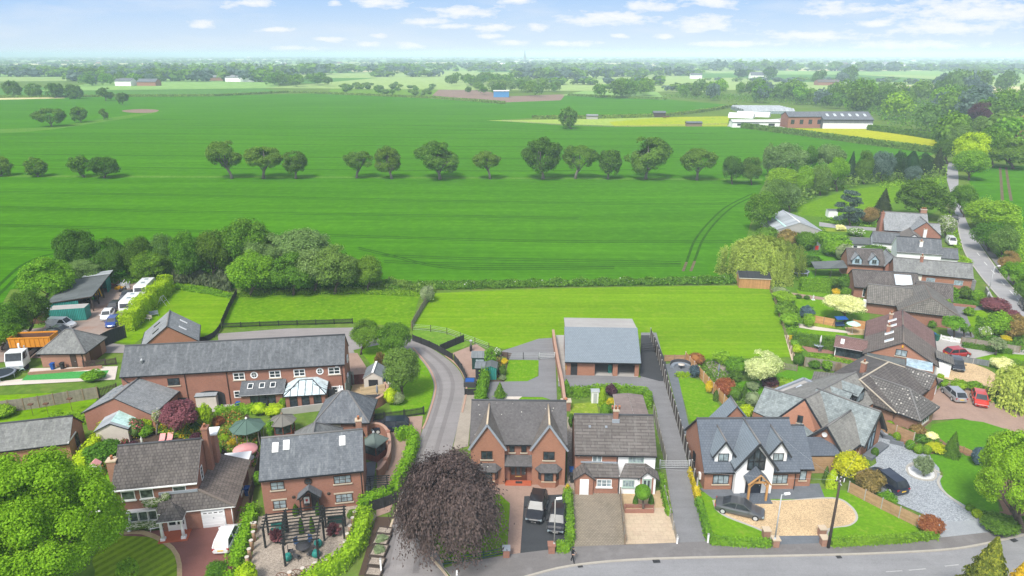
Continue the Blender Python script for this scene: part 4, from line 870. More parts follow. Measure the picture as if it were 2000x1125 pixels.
  for i in range(glassy):
   p=MB();cx=(-w/2+.07)+(w-.14)*(i+.5)/glassy;p.obox(c+u*cx+Z*.25+n*(d+.004),u*((w-.14)/glassy/2-.09),n*.006,Z*(h*.28),'glass');s.put(p,'glass_panel',o)
  return o
 def chimney(s,x,y,z0,z1,w,d,mat='brick_red',pots=1,cap='stone',parent=None):
  m=MB();m.box(x-w/2,x+w/2,y-d/2,y+d/2,z0,z1-.12,mat);m.box(x-w/2-.07,x+w/2+.07,y-d/2-.07,y+d/2+.07,z1-.12,z1,cap)
  o=s.put(m,'chimney',parent)
  for i in range(pots):
   q=MB();px=x+(i-(pots-1)/2)*.38;q.lathe([(.13,z1),(.11,z1+.3),(.14,z1+.32),(.12,z1+.4)],10,'pot',(px,y));s.put(q,'chimney_pot',o)
  return o
 def skylight(s,u,v,w,h,parent=None,front=True,pane='skylight',fr='white',rf=None):
  """roof light on the last gable roof; u along the ridge, v fraction up the slope"""
  x0,x1,y0,y1,he,hr,ax,rp,t=rf or s.rf
  a0,a1,b0,b1=(x0,x1,y0,y1)if ax=='x' else(y0,y1,x0,x1);bm=b0+(b1-b0)*rp
  be=b0 if front else b1
  def P(uu,vv,k):b=be+(bm-be)*vv;z=he+(hr-he)*vv+t;return Vector((uu,b,z)if ax=='x' else(b,uu,z))
  c=P(u,v,0);sl=(P(u,1,0)-P(u,0,0)).normalized();al=Vector((1,0,0))if ax=='x' else Vector((0,1,0));nn=al.cross(sl)
  if nn.z<0:nn=-nn
  m=MB();m.obox(c+nn*.03,al*(w/2),sl*(h/2),nn*.05,fr);o=s.put(m,'roof_window',parent)
  p=MB();p.obox(c+nn*.085,al*(w/2-.08),sl*(h/2-.09),nn*.006,pane);s.put(p,'pane',o);return o
 def pipe(s,x,y,z0,z1,mat='black',name='downpipe'):
  m=MB();m.tube([(x,y,z0),(x,y,z1)],.045,6,mat);return s.put(m,name)
 def boxpart(s,name,x0,x1,y0,y1,z0,z1,mat,parent=None):m=MB();m.box(x0,x1,y0,y1,z0,z1,mat);return s.put(m,name,parent)
def dish(b,x,y,z,face=0):
 m=MB();m.lathe([(.02,0),(.2,.05),(.3,.13)],12,'dish',caps=False)
 o=m.build('satellite_dish',b.o);o.location=(x,y,z);o.rotation_euler=(math.radians(75),0,math.radians(face));return o
 # -- detached house on the left with white pillars
b=Bld('detached_house','detached brick house with dark concrete tiles, white pillared porch and white garage door','house',at=(-39.0,56.7),yaw=10)
b.gable(0,7.7,0,6.4,4.9,7.55,roof='tile_dark',side='white',gut='white',oe=.3,ov=.12,ridge='ridge_dark')
b.chimney(-.45,2.1,0,6.9,.85,.8,'brick_pale',1,'stone_buff');b.chimney(8.02,4.1,2.4,8.5,.55,.85,'brick_red',1,'brick_red');b.boxpart('flat_dormer_edge',7.72,8.8,5.0,6.6,6.9,7.05,'white')
b.boxpart('rear_wall',7.73,8.5,5.1,6.35,0,6.9,'brick_red')
m=MB();m.box(4.3,11,-1.15,-1.0,0,2.35,'brick_red');m.box(10.85,11,-1.0,6.6,0,2.35,'brick_red');m.box(7.72,10.85,6.45,6.6,0,2.35,'brick_red');m.box(4.3,4.45,-1.0,-.01,0,2.35,'brick_red');b.put(m,'garage_wall')
m=MB();m.slab([(4.05,-1.45,2.4),(11.35,-1.45,2.4),(7.72,-.01,3.75),(4.05,-.01,3.75)],.12,'tile_dark','white');m.slab([(11.35,-1.45,2.4),(11.35,6.9,2.4),(7.74,6.9,3.75),(7.72,-.01,3.75)],.12,'tile_brown','white');lr=b.put(m,'garage_roof')
m=MB();m.bar((11.35,-1.45,2.46),(7.73,-.01,3.81),.22,.12,'ridge_brown');m.bar((4.05,-.06,3.8),(7.7,-.06,3.8),.2,.25,'lead');b.put(m,'ridge_tiles',lr)
b.boxpart('flat_roof',8.3,11.2,6.95,8.6,2.3,2.5,'white')
for x,w in((1.25,1.25),(2.95,1.25),(6.0,1.25)):b.win(x,0,3.9,w,1.0,fr='white',nc=1,nr=1,sill='white',pane='flower_glass')
b.win(2.3,0,1.5,2.7,1.35,fr='white',nc=3,sill='white',pane='flower_glass',d=.35);b.boxpart('bay_roof',.9,3.7,-.55,-.01,2.2,2.28,'white')
g=b.boxpart('garage_door',8.0,10.2,-1.22,-1.152,.05,2.1,'garage_white');m=MB()
for i in range(4):b.boxpart('door_grille',8.2+i*.5,8.52+i*.5,-1.235,-1.222,1.72,1.8,'black',g)
_=(g);b.boxpart('handle',9.05,9.15,-1.26,-1.222,1.1,1.25,'galv',g)
m=MB();A,B_,C,D=(4.35,-2.75,2.35),(6.75,-2.75,2.35),(6.75,-1.2,2.35),(4.35,-1.2,2.35);T=(5.55,-1.3,3.55)
for f in((A,B_,T),(B_,C,T),(D,A,T)):m.slab(list(f),.1,'tile_dark','white')
b.put(m,'porch_roof')
for x in(4.6,6.5):
 m=MB();m.box(x-.22,x+.22,-2.8+.12,-2.36+.12,0.08,.35,'white');m.lathe([(.17,.35),(.14,1.2),(.13,2.2),(.2,2.28)],12,'white',(x,-2.46));b.put(m,'pillar')
b.door(5.6,-1.15,.12,1.7,2.0,0,'white',2);b.boxpart('porch_step',4.2,6.9,-2.95,-1.16,0.03,.12,'red_step')
b.win(7.7,1.9,4.5,.7,1.5,90,nc=1,nr=3,sill=None);b.win(11,3.0,1.4,1.2,1.0,90,nc=2)
b.pipe(.1,-.08,0,4.8,'white');b.pipe(10.9,-1.22,0,2.3,'white')
# -- cottage with the pergola garden
b=Bld('cottage','brick cottage with slate roof, three roof windows and brown framed windows behind a black pergola','house',at=(-25.4,58.9),yaw=10)
r=b.gable(0,10.1,0,6.4,4.5,7.1,roof='slate',oe=.3,ov=.12)
for u,v in((1.35,.72),(2.45,.76),(8.1,.74)):b.skylight(u,v,.62,1.05,r)
b.chimney(9.75,4.6,6.2,7.7,.6,.6,'brick_pale',1,'stone_buff')
b.win(1.55,0,3.45,1.35,.95,fr='brown_frame',nc=2,nr=2,pane='glass_pale');b.win(8.0,0,3.45,1.75,.95,fr='brown_frame',nc=3,nr=2,pane='glass_pale');b.win(1.55,0,1.2,1.3,1.0,fr='brown_frame',nc=2,nr=2,hood='stone',pane='glass_pale');b.win(8.0,0,1.2,1.75,1.0,fr='brown_frame',nc=3,nr=2,hood='stone',pane='glass_pale')
b.round_win(4.6,0,3.6,.42,fr='brown_frame')
m=MB()
for sg,x0,x1 in((0,3.55,4.7),(1,4.7,5.85)):
 q=[(3.45,-1.15,2.3),(4.65,-1.15,3.3),(4.65,-.01,3.3),(3.45,-.01,2.3)]if sg==0 else[(4.65,-1.15,3.3),(5.85,-1.15,2.3),(5.85,-.01,2.3),(4.65,-.01,3.3)]
 m.slab(q,.1,'slate','timber_black')
pr=b.put(m,'porch_roof');m=MB()
for x in(3.75,5.55):m.box(x-.06,x+.06,-1.05,-.93,0,2.35,'timber_black');m.bar((x,-1.0,1.9),(4.65+(x-4.65)*.35,-1.0,2.75),.1,.1,'timber_black')
m.bar((3.6,-1.1,2.3),(4.65,-1.1,3.2),.1,.16,'timber_black');m.bar((5.7,-1.1,2.3),(4.65,-1.1,3.2),.1,.16,'timber_black');b.put(m,'porch_frame')
dd=b.door(4.25,0,.05,.8,2.05,0,'mahogany',1,'mahogany');b.boxpart('doorway',4.7,5.4,-.03,-.002,.05,2.05,'black')
b.boxpart('open_door',5.4,5.46,-.7,-.04,.05,2.05,'mahogany');m=MB();m.box(3.97,4.53,-.085,-.074,1.05,1.8,'sign_white');m.box(4.13,4.37,-.092,-.086,1.3,1.55,'red_paint');m.box(4.22,4.28,-.092,-.086,1.15,1.3,'red_paint');b.put(m,'door_notice',dd)
for x in(3.0,6.5):
 m=MB();m.lathe([(.0,0),(.19,.0),(.19,.03),(0,.03)],14,'timber_dark');o=m.build('wall_plaque',b.o);o.location=(x,-.005,1.9);o.rotation_euler=(math.pi/2,0,0)
b.hip(2.2,7.0,6.45,11.2,2.9,5.2,'y',roof='slate_mossy',i1=2.2,i0=-.6);b.pipe(9.9,-.08,0,4.4)
# -- double garage with hipped slate roof
b=Bld('hipped_outbuilding','brick outbuilding with hipped slate roof and a pale door beside the parked grey estate','outbuilding',at=(-23.9,74.0),yaw=1)
b.hip(0,6.0,0,5.2,2.35,5.0,roof='slate',oe=.4);b.door(2.3,0,.02,1.0,1.95,0,'stone',0,'stone');m=MB();m.lathe([(0,0),(.25,0),(.25,.03),(0,.03)],12,'dark');o=m.build('round_glass',b.o);o.location=(2.3,-.062,1.35);o.rotation_euler=(math.pi/2,0,0)
b.boxpart('wall_light',4.4,4.5,-.12,0,1.6,1.8,'black')
# -- long barn conversion
b=Bld('converted_barn','long two storey brick barn conversion under one slate roof','barn',at=(-51.2,80.7),yaw=7.8)
r=b.gable(0,28.6,0,6.0,5.2,8.0,roof='slate_barn',oe=.25,ov=.08,ridge='ridge_dark')
for x,w,z,fr,nc in((6.4,1.5,3.9,'dark',2),(7.0,1.5,.95,'dark',2),(14.75,1.5,4.15,'white',2),(19.4,1.5,4.15,'white',2),(22.6,1.5,4.15,'white',2),(27.2,1.6,4.15,'white',2),(14.5,1.45,1.5,'white',2),(27.4,1.5,1.3,'white',2)):
 b.win(x,0,z,w,1.05,fr=fr,nc=nc,nr=2,sill='stone' if z>2 else None,b=.11)
for x,z in((16.7,4.2),(25.3,4.2)):b.round_win(x,0,z,.5)
m=MB();N=10;pts=[(8.9,-.02,.02),(12.6,-.02,.02)]+[(10.75+1.85*math.cos(math.pi*i/N),-.02,1.5+.8*math.sin(math.pi*i/N))for i in range(N+1)];m.poly(pts,'dark');b.put(m,'cart_arch')
for x in(7.9,13.2,28.2):b.pipe(x,-.08,.1,5.1)
m=MB();m.lathe([(.14,0),(.14,.5),(.22,.55),(.05,.8)],10,'galv');o=m.build('flue',r);o.location=(2.5,1.1,6.2)
dish(b,27.6,-.1,5.0,20);m=MB();m.tube([(0.1,-.1,5.1),(.9,-.5,4.4),(1.9,-.6,4.1)],.07,6,'black');b.put(m,'drain_pipe')
m=MB();m.box(28.65,28.8,1.2,2.2,1.6,2.7,'white');m.box(28.65,28.8,2.6,3.6,4.0,4.9,'white');b.put(m,'side_window_surround')
# kitchen extension of the barn and its conservatory are built on to it
m=MB();m.box(15.2,15.45,-2.0,-.01,0,2.3,'brick_red');m.box(20.3,20.55,-2.0,-.01,0,2.3,'brick_red');m.box(15.45,16.3,-2.0,-1.75,0,2.3,'brick_red');m.box(19.6,20.3,-2.0,-1.75,0,2.3,'brick_red');b.put(m,'extension_wall')
er=b.lean([(15.0,-2.3,2.35),(20.75,-2.3,2.35),(20.75,-.01,3.4),(15.0,-.01,3.4)],'slate_barn',gut='black',side='white',name='extension_roof')
for x in(16.3,17.8,19.2):
 m=MB();c=Vector((x,-1.0,3.07));sl=Vector((0,2.29,1.05)).normalized();m.obox(c,Vector((.36,0,0)),sl*.45,Vector((1,0,0)).cross(sl)*.05,'white');m.obox(c+Vector((1,0,0)).cross(sl)*.05,Vector((.28,0,0)),sl*.36,Vector((1,0,0)).cross(sl)*.008,'glass');b.put(m,'roof_window',er)
for i in range(3):b.win(16.85+i*1.1,-1.9,1.1,1.05,2.1,fr='dark',nc=1,sill=None,name='glazed_door')
m=MB();m.box(21.0,21.5,-2.9,-2.6,0,2.1,'brick_red');m.box(22.55,23.05,-2.9,-2.6,0,2.1,'brick_red');m.box(24.1,24.6,-2.9,-2.6,0,2.1,'brick_red');m.box(25.65,26.1,-2.9,-2.6,0,2.1,'brick_red');m.box(25.85,26.1,-2.6,-.01,0,2.1,'brick_red');m.box(21.0,21.25,-2.6,-.01,0,2.1,'brick_red');m.box(21.5,25.65,-2.88,-2.62,0,.4,'brick_red');b.put(m,'conservatory_wall')
m=MB();A,B_,C,D=(20.75,-3.15,2.2),(26.35,-3.15,2.2),(26.35,-.02,2.6),(20.75,-.02,2.6);R0,R1=(22.7,-1.0,3.5),(24.4,-1.0,3.5);R2,R3=(22.2,-.02,3.4),(24.9,-.02,3.4)
for f in([A,B_,R1,R0],[B_,C,R3,R1],[D,A,R0,R2],[R0,R1,R3,R2]):m.slab(f,.04,'roof_glass','dark')
cr=b.put(m,'conservatory_roof');m=MB()
for p,q in((A,R0),(B_,R1),(R0,R1),(A,B_),(B_,C),(A,D)):m.bar((p[0],p[1],p[2]+.03),(q[0],q[1],q[2]+.03),.1,.08,'dark')
for i in range(1,6):x=20.75+5.6*i/6;tx=min(max(x,22.7),24.4);k=1.0 if 22.7<=x<=24.4 else(1-abs(x-tx)/1.95);m.bar((x,-3.15,2.24),(x if k<1 else tx,-3.15+2.15*k,2.24+1.3*k),.06,.06,'dark')
for i in(1,2):y=-3.15+i*1.0;m.bar((26.35,y,2.28+.1*i),(24.6,y+.3,3.3),.05,.05,'dark');m.bar((20.75,y,2.28+.1*i),(22.5,y+.3,3.3),.05,.05,'dark')
b.put(m,'glazing_bars',cr)
for x in(22.02,23.57,25.12):b.win(x,-2.86,1.25,1.0,1.65,fr='dark',nc=1,nr=3,sill=None)
m=MB();m.box(26.3,27.3,-1.6,-1.55,0,2.2,'dark');b.put(m,'screen_panel')
# -- wing at the front left of the barn
b=Bld('barn_wing','low brick wing with pale slate roof and narrow roof lights at the barn end','outbuilding',at=(-53.6,75.8),yaw=-3)
b.gable(0,8.6,0,6.5,2.5,4.6,'y',roof='slate_pale',oe=.3,ov=.1,rp=.5);b.win(5.6,0,.95,1.1,.8,fr='brown_frame',nc=3)
for i in range(3):b.skylight(1.6+i*1.5,.45,.28,1.2,b.last_roof,True,'glass','lead')
b.boxpart('side_pillar',8.7,9.0,-.1,.4,0,2.6,'brick_orange')
# -- slate roofed block behind the barn
b=Bld('rear_outbuilding','square brick outbuilding with grey hipped slate roof and roof lights behind the barn','outbuilding',at=(-56.4,95.6),yaw=22)
b.gable(0,7.6,0,7.0,2.6,5.5,'y',roof='slate_pale',oe=.3,wall='brick_orange')
for u,v in((2.0,.5),(5.0,.5)):b.skylight(u,v,.35,1.2,b.last_roof,False,'skylight','white');b.skylight(u,v,.35,1.2,b.last_roof,True,'glass','dark')
# -- small hip roofed block by the bins
b=Bld('hipped_garage','small brick garage with mossy hipped slate roof next to the charcoal yard gate','outbuilding',at=(-71.2,94.1),yaw=2)
b.hip(0,6.6,0,5.6,2.4,4.9,roof='slate_mossy',oe=.35,wall='brick_pale');b.door(4.8,0,0,.85,2.0,0,'timber_dark',0,'timber_dark');b.boxpart('garage_door',6.605,6.66,1.2,4.2,.05,2.05,'mahogany');b.pipe(6.2,-.07,0,2.3)
# -- low range at the far left
b=Bld('low_range','long low brick outbuilding with old slate roof in front of the bright leafy tree','outbuilding',at=(-66.5,65.2),yaw=14)
b.gable(0,15.6,0,4.6,2.5,4.5,roof='slate_mossy',oe=.25,wall='brick_orange',ridge='ridge_dark');b.win(15.6,2.3,1.4,1.0,1.7,90,fr='brown_frame',nc=2,nr=3);b.boxpart('stable_door',13.2,14.3,-.05,-.002,0,2.0,'mahogany');b.boxpart('fascia_board',15.62,15.7,-.3,2.3,2.45,2.6,'white')
# -- house with two front gables
b=Bld('gabled_house','brick house with twin steep front gables and a red tiled porch step','house',at=(-4.55,65.1),yaw=-1.2)
b.gable(0,10.5,0,7.4,4.9,7.9,roof='tile_plain',oe=.3,ov=.1,ridge='ridge_dark');H=b.last_roof;b.pipe(.1,-.1,0,4.8);b.pipe(10.4,-.8,0,4.8)
for x0 in(.1,6.75):
 b.gable(x0,x0+3.65,-.75,3.3,4.75,7.55,'y',roof='tile_gable',wall='brick_orange',oe=.2,ov=.25,gut=None,ridge='stone_buff',side='fascia_dark',rname='gable_roof',wname='gable_wall')
 m=MB();xm=x0+1.825
 for sg in(-1,1):m.bar((xm,-1.02,7.62),(xm+sg*2.05,-1.02,4.5),.06,.22,'lead')
 b.put(m,'bargeboard',b.last_roof)
 b.win(xm+(.0 if x0>3 else-.1),-.75,3.75,1.25,1.05,fr='brown_frame',nc=2)
 # canted bay
 m=MB();P=[(xm-1.15,-.76),(xm-.75,-1.3),(xm+.75,-1.3),(xm+1.15,-.76)]
 for i in range(3):p,q=P[i],P[i+1];m.poly([(p[0],p[1],0),(q[0],q[1],0),(q[0],q[1],2.15),(p[0],p[1],2.15)],'brick_orange')
 b.put(m,'bay_wall');m=MB();Q=[(xm-1.5,-.76),(xm-.95,-1.62),(xm+.95,-1.62),(xm+1.5,-.76)];top=[(xm-.85,-.76,2.75),(xm+.85,-.76,2.75)]
 for f in([(*Q[0],2.15),(*Q[1],2.15),top[0]],[(*Q[1],2.15),(*Q[2],2.15),top[1],top[0]],[(*Q[2],2.15),(*Q[3],2.15),top[1]]):m.slab(f,.08,'tile_plain','fascia_dark')
 b.put(m,'bay_roof');b.win(xm,-1.3,1.45,1.0,1.1,fr='brown_frame',nc=1,sill=None);b.win(xm-.95,-1.03,1.45,.5,1.1,-53,fr='brown_frame',nc=1,sill=None);b.win(xm+.95,-1.03,1.45,.5,1.1,53,fr='brown_frame',nc=1,sill=None)
 b.boxpart('bay_sill',xm-.8,xm+.8,-1.38,-1.31,.78,.88,'stone_buff')
for x in(4.55,5.85):b.win(x,0,4.2,.6,1.05,fr='brown_frame',nc=1)
b.lean([(3.75,-.95,2.5),(6.75,-.95,2.5),(6.75,-.01,3.35),(3.75,-.01,3.35)],'tile_plain',name='porch_roof');b.door(5.25,-.02,.15,1.9,2.05,0,'mahogany',3,'mahogany');b.boxpart('porch_step',3.8,6.7,-1.0,-.1,.02,.14,'red_step')
b.boxpart('letter_plate',4.9,5.6,-.1,-.085,.6,.68,'brass');b.boxpart('door_mat',4.95,5.7,-.7,-.3,.142,.155,'dark')
# -- semi-detached pair
b=Bld('semi_detached_pair','pair of semi-detached cottages, left half brick and right half white, under one ribbed tile roof','house',at=(6.85,63.9),yaw=-2)
b.gable(0,8.6,0,6.6,4.35,7.0,roof='tile_strip',oe=.3,ov=.1,wall='brick_old',ridge='ridge_dark');H=b.last_roof;b.boxpart('render',4.62,8.62,-.03,-.002,0,4.35,'render_white');b.boxpart('side_render',8.605,8.63,0.001,6.6,0,4.3,'render_white')
c=b.chimney(4.5,3.1,6.3,8.0,.55,.75,'brick_red',3,'stone');b.boxpart('lead_flashing',4.1,4.9,2.55,2.72,6.55,6.95,'lead')
for x in(1.5,3.3):b.boxpart('roof_vent',x,x+.25,2.1,2.4,6.1,6.35,'lead',H)
b.win(2.35,0,3.7,1.05,.95,nc=2,hood='white',pane='glass_pale');b.win(6.55,-.03,3.7,1.65,.95,fr='sage_paint',nc=4,sill=None,pane='glass_pale')
m=MB();m.box(1.95,4.6,-1.15,-1.0,0,2.25,'brick_old');m.box(0,1.9,-1.45,-1.3,0,2.0,'brick_old');m.box(0,.15,-1.3,-.01,0,2.0,'brick_old');m.box(1.75,1.9,-1.3,-1.0,0,2.2,'brick_old');m.poly([(0,-1.45,2.0),(1.9,-1.45,2.0),(.95,-1.45,2.85)],'brick_old');b.put(m,'porch_wall')
m=MB();m.box(4.65,8.6,-1.15,-1.0,0,2.25,'render_white');m.box(8.45,8.6,-1.0,-.01,0,2.2,'render_white');m.poly([(6.75,-1.16,2.0),(8.45,-1.16,2.0),(7.6,-1.16,2.9)],'render_white');b.put(m,'bay_wall')
m=MB();m.slab([(1.6,-1.4,2.25),(4.62,-1.4,2.25),(4.62,-.03,3.15),(.95,-.03,3.15)],.1,'tile_strip','fascia_dark');m.slab([(-.25,-1.65,2.0),(.95,-1.65,2.92),(.95,-.03,3.15),(-.25,-.03,2.15)],.1,'tile_strip','fascia_dark');m.slab([(.95,-1.65,2.92),(2.15,-1.65,2.0),(1.9,-.9,2.3),(.95,-.03,3.15)],.1,'tile_strip','fascia_dark');b.put(m,'porch_roof')
m=MB();m.slab([(4.64,-1.4,2.25),(7.0,-1.4,2.25),(7.6,-.04,3.15),(5.4,-.04,3.15)],.1,'tile_strip','fascia_dark');m.slab([(6.6,-1.45,2.05),(7.6,-1.45,2.98),(7.6,-.04,3.18),(6.9,-.5,2.6)],.1,'tile_strip','fascia_dark');m.slab([(7.6,-1.45,2.98),(8.95,-1.45,2.0),(8.95,-.04,2.2),(7.6,-.04,3.18)],.1,'tile_strip','fascia_dark');b.put(m,'bay_roof')
b.boxpart('lead_flashing',.6,4.6,-.14,-.031,3.15,3.3,'lead');b.door(.95,-1.45,.04,.95,1.95,0,'white');b.win(3.1,-1.15,1.35,1.6,.95,nc=3,nr=2,pane='glass_pale',sill='white');b.win(5.7,-1.15,1.35,1.25,.85,fr='sage_paint',nc=4,pane='glass_pale',sill='sage_paint');b.door(7.65,-1.15,.04,.95,1.95,0,'sage_paint',2,'sage_paint')
m=MB();m.box(6.95,7.12,-1.2,-1.152,0,2.1,'brick_red');m.box(8.18,8.35,-1.2,-1.152,0,2.1,'brick_red');b.put(m,'door_surround');b.boxpart('alarm_box',.25,.5,-.1,0,3.9,4.15,'white');b.pipe(4.5,-.1,2.4,4.2);b.pipe(4.68,-1.22,0,2.2)
b.walls(6.0,9.5,6.65,16.2,2.65,'render_white','rear_wall');b.lean([(5.8,16.5,2.8),(5.8,6.62,2.8),(7.75,6.62,3.0),(7.75,16.5,3.0)][::-1],'felt_strip',name='rear_roof',side='white');b.lean([(7.77,16.5,3.0),(7.77,6.62,3.0),(9.7,6.62,2.75),(9.7,16.5,2.75)][::-1],'felt_strip',name='rear_roof',side='white')
# -- detached garage block
b=Bld('garage_block','new brick garage block with plain blue-grey slate roof and two open bays','garage',at=(7.95,91.4),yaw=-2.6)
m=MB();W_=10.7;m.box(0,.2,0,10.6,0,2.5,'brick_orange');m.box(W_-.2,W_,0,10.6,0,2.5,'brick_orange');m.box(.2,W_-.2,10.4,10.6,0,2.5,'brick_orange');m.box(4.0,4.2,.2,8.0,0,2.5,'concrete');m.box(4.2,W_-.2,8.0,8.2,0,2.5,'concrete')
m.poly([(0,0,2.5),(0,5.3,5.5),(0,10.6,4.75),(0,10.6,2.5)][::-1],'brick_orange');m.poly([(W_,0,2.5),(W_,5.3,5.5),(W_,10.6,4.75),(W_,10.6,2.5)],'brick_orange');m.box(.2,W_-.2,10.4,10.6,2.5,4.75,'brick_orange')
m.box(.2,.7,0,.25,0,2.45,'brick_orange');m.box(1.7,4.25,0,.25,0,2.45,'brick_orange');m.box(6.9,7.6,0,.4,0,2.45,'brick_orange');m.box(10.1,W_-.2,0,.4,0,2.45,'brick_orange');m.box(4.25,W_-.2,.05,.2,2.35,2.5,'fascia_dark');b.put(m,'wall')
m=MB();m.slab([(-.2,-.45,2.38),(W_+.2,-.45,2.38),(W_+.2,5.3,5.6),(-.2,5.3,5.6)],.14,'slate_new','fascia_dark');m.slab([(W_+.1,5.3,5.58),(W_+.1,10.9,4.9),(-.1,10.9,4.9),(-.1,5.3,5.58)][::-1],.14,'concrete_slab','fascia_dark');r=b.put(m,'roof');m=MB();m.bar((-.2,-.5,2.28),(W_+.2,-.5,2.28),.12,.1,'black');b.put(m,'gutter',r)
b.boxpart('door',.72,1.68,.08,.14,0,2.3,'dark');b.boxpart('workbench',4.6,6.4,2.6,3.3,.8,.9,'timber');b.boxpart('teal_cabinet',6.3,6.85,1.0,1.6,0,1.3,'teal');b.boxpart('corner_guard',-.03,.06,-.03,-.002,.9,1.7,'yellow_plant')
# -- white dormer house
b=Bld('dormer_house','white and brick dormer house with blue slates and an oak gabled porch','house',at=(20.9,63.3),yaw=.6)
b.gable(0,9.9,0,8.2,2.6,6.35,roof='slate_blue',oe=.35,ov=.25,wall='brick_orange',ridge='ridge_dark');H=b.last_roof
b.gable(10.0,11.8,.5,7.7,2.5,5.4,roof='slate_blue',oe=.3,ov=.12,wall='brick_orange',ridge='ridge_dark',rname='side_roof',wname='side_wall')
b.gable(3.05,7.05,-.75,4.1,3.55,6.3,'y',roof='slate_new',oe=.3,ov=.35,wall='render_white',ridge='ridge_grey',gut=None,rname='gable_roof',wname='gable_wall');m=MB()
for sg in(-1,1):m.bar((5.05,-1.12,6.35),(5.05+sg*2.35,-1.12,3.12),.07,.26,'fascia_dark')
b.put(m,'bargeboard',b.last_roof)
for x0 in(1.05,7.0):
 b.gable(x0,x0+1.85,.55,3.9,4.35,5.75,'y',roof='slate_new',oe=.35,ov=.3,wall='render_white',gut=None,z0=2.7,rname='dormer_roof',wname='dormer_wall');m=MB()
 for sg in(-1,1):m.bar((x0+.925,.22,5.82),(x0+.925+sg*1.3,.22,3.88),.06,.18,'fascia_dark')
 b.put(m,'bargeboard',b.last_roof);b.win(x0+.925,.55,3.75,1.15,.95,fr='black',nc=2,sill=None,pane='glass_pale')
m=MB();m.poly([(4.15,-.79,3.1),(5.95,-.79,3.1),(5.95,-.79,4.6),(5.05,-.79,5.7),(4.15,-.79,4.6)],'glass');pw=b.put(m,'feature_glazing');m=MB()
for p,q in(((4.15,3.1),(5.95,3.1)),((4.15,4.1),(5.95,4.1)),((4.15,3.1),(4.15,4.65)),((5.95,3.1),(5.95,4.65)),((4.75,3.1),(4.75,5.3)),((5.35,3.1),(5.35,5.3)),((4.15,4.6),(5.05,5.72)),((5.95,4.6),(5.05,5.72))):m.bar((p[0],-.83,p[1]),(q[0],-.83,q[1]),.09,.08,'black',(0,1,0))
b.put(m,'glazing_frame',pw)
b.win(1.75,0,1.35,1.75,1.15,fr='black',nc=3,pane='glass_pale',sill='stone_buff');b.win(8.15,0,1.35,1.75,1.15,fr='black',nc=3,pane='glass_pale',sill='stone_buff');b.win(10.9,.5,1.45,.75,1.2,fr='black',nc=1,pane='glass_pale',sill='stone_buff');b.door(5.05,-.75,.12,1.7,2.1,0,'car_navy',2,'black')
m=MB();m.slab([(3.85,-2.3,2.35),(5.05,-2.3,3.55),(5.05,-.8,3.55),(3.85,-.8,2.35)],.1,'slate_blue','fascia_dark');m.slab([(5.05,-2.3,3.55),(6.25,-2.3,2.35),(6.25,-.8,2.35),(5.05,-.8,3.55)],.1,'slate_blue','fascia_dark');b.put(m,'porch_roof');m=MB()
for x in(4.1,6.0):m.box(x-.1,x+.1,-2.2,-2.0,.1,2.4,'oak');m.bar((x,-2.1,1.7),(5.05+(x-5.05)*.5,-2.1,2.35),.1,.12,'oak',(0,1,0));m.bar((x+(.25 if x>5 else-.25),-2.36,2.25),(5.05,-2.36,3.42),.12,.18,'oak',(0,1,0))
m.box(4.0,6.1,-2.18,-2.02,2.3,2.48,'oak');m.box(4.98,5.12,-2.17,-2.03,2.48,3.3,'oak');b.put(m,'porch_frame');b.boxpart('porch_step',3.7,6.6,-2.6,-.76,.03,.13,'slate_blue')
b.door(-.0,4.2,.05,.9,2.0,-90,'black',0,'black');b.boxpart('gas_meter_box',-.2,-.01,1.2,1.7,.5,1.2,'white');b.gable(3.2,8.2,8.25,10.5,2.6,5.6,'y',roof='slate_new',oe=.3,wall='brick_orange',rname='rear_roof',wname='rear_wall');b.pipe(3.0,-.1,0,2.5);b.pipe(9.8,-.1,0,2.4)
b.boxpart('lower_link_wall',11.85,15.6,3.0,3.2,0,2.1,'fence_brown');b.lean([(11.9,3.0,2.3),(16.2,3.0,2.3),(16.2,6.0,2.9),(11.9,6.0,2.9)],'slate_blue',name='link_roof')
# -- large L-plan brick house with green slates
b=Bld('large_brick_house','large brick house with several green slate gables, flat roof and tall glazed gable end','house',at=(35.8,74.5),yaw=40)
L=lambda x,y,z:(*b.loc((x,y)),z)
A0,F0,E0,L0,R0=L(35.8,74.5,5.2),L(31.9,77.5,5.2),L(30.4,76.4,2.4),L(32.2,74.1,2.4),L(37.4,71.9,2.3)
m=MB();R1,R2=L(45.5,81.8,5.2),L(46.6,78.4,2.4);K0,K1=L(32.5,80.0,2.4),L(42.5,86.0,2.4)
for f,q in(((E0,L0,A0),0),((E0,A0,F0),0),((R0,R2,A0),1),((R2,R1,A0),1),((K0,A0,F0),1),((K0,R1,A0),1),((K1,R1,K0),1)):m.slab(list(f),.14,'slate_worn' if q else 'slate_green','fascia_dark')
r=b.put(m,'roof');m=MB()
for p,q in((A0,R1),(A0,F0)):m.bar((p[0],p[1],p[2]+.04),(q[0],q[1],q[2]+.04),.2,.12,'ridge_grey')
for p,q in((L0,A0),(A0,R0)):m.bar((p[0],p[1],p[2]-.12),(q[0],q[1],q[2]-.12),.1,.24,'fascia_dark')
b.put(m,'ridge_tiles',r);m=MB()
for p,q in((E0,L0),(R0,R2),(K0,K1)):m.poly([(p[0],p[1],0),(q[0],q[1],0),(q[0],q[1],q[2]-.15),(p[0],p[1],p[2]-.15)],'brick_orange')
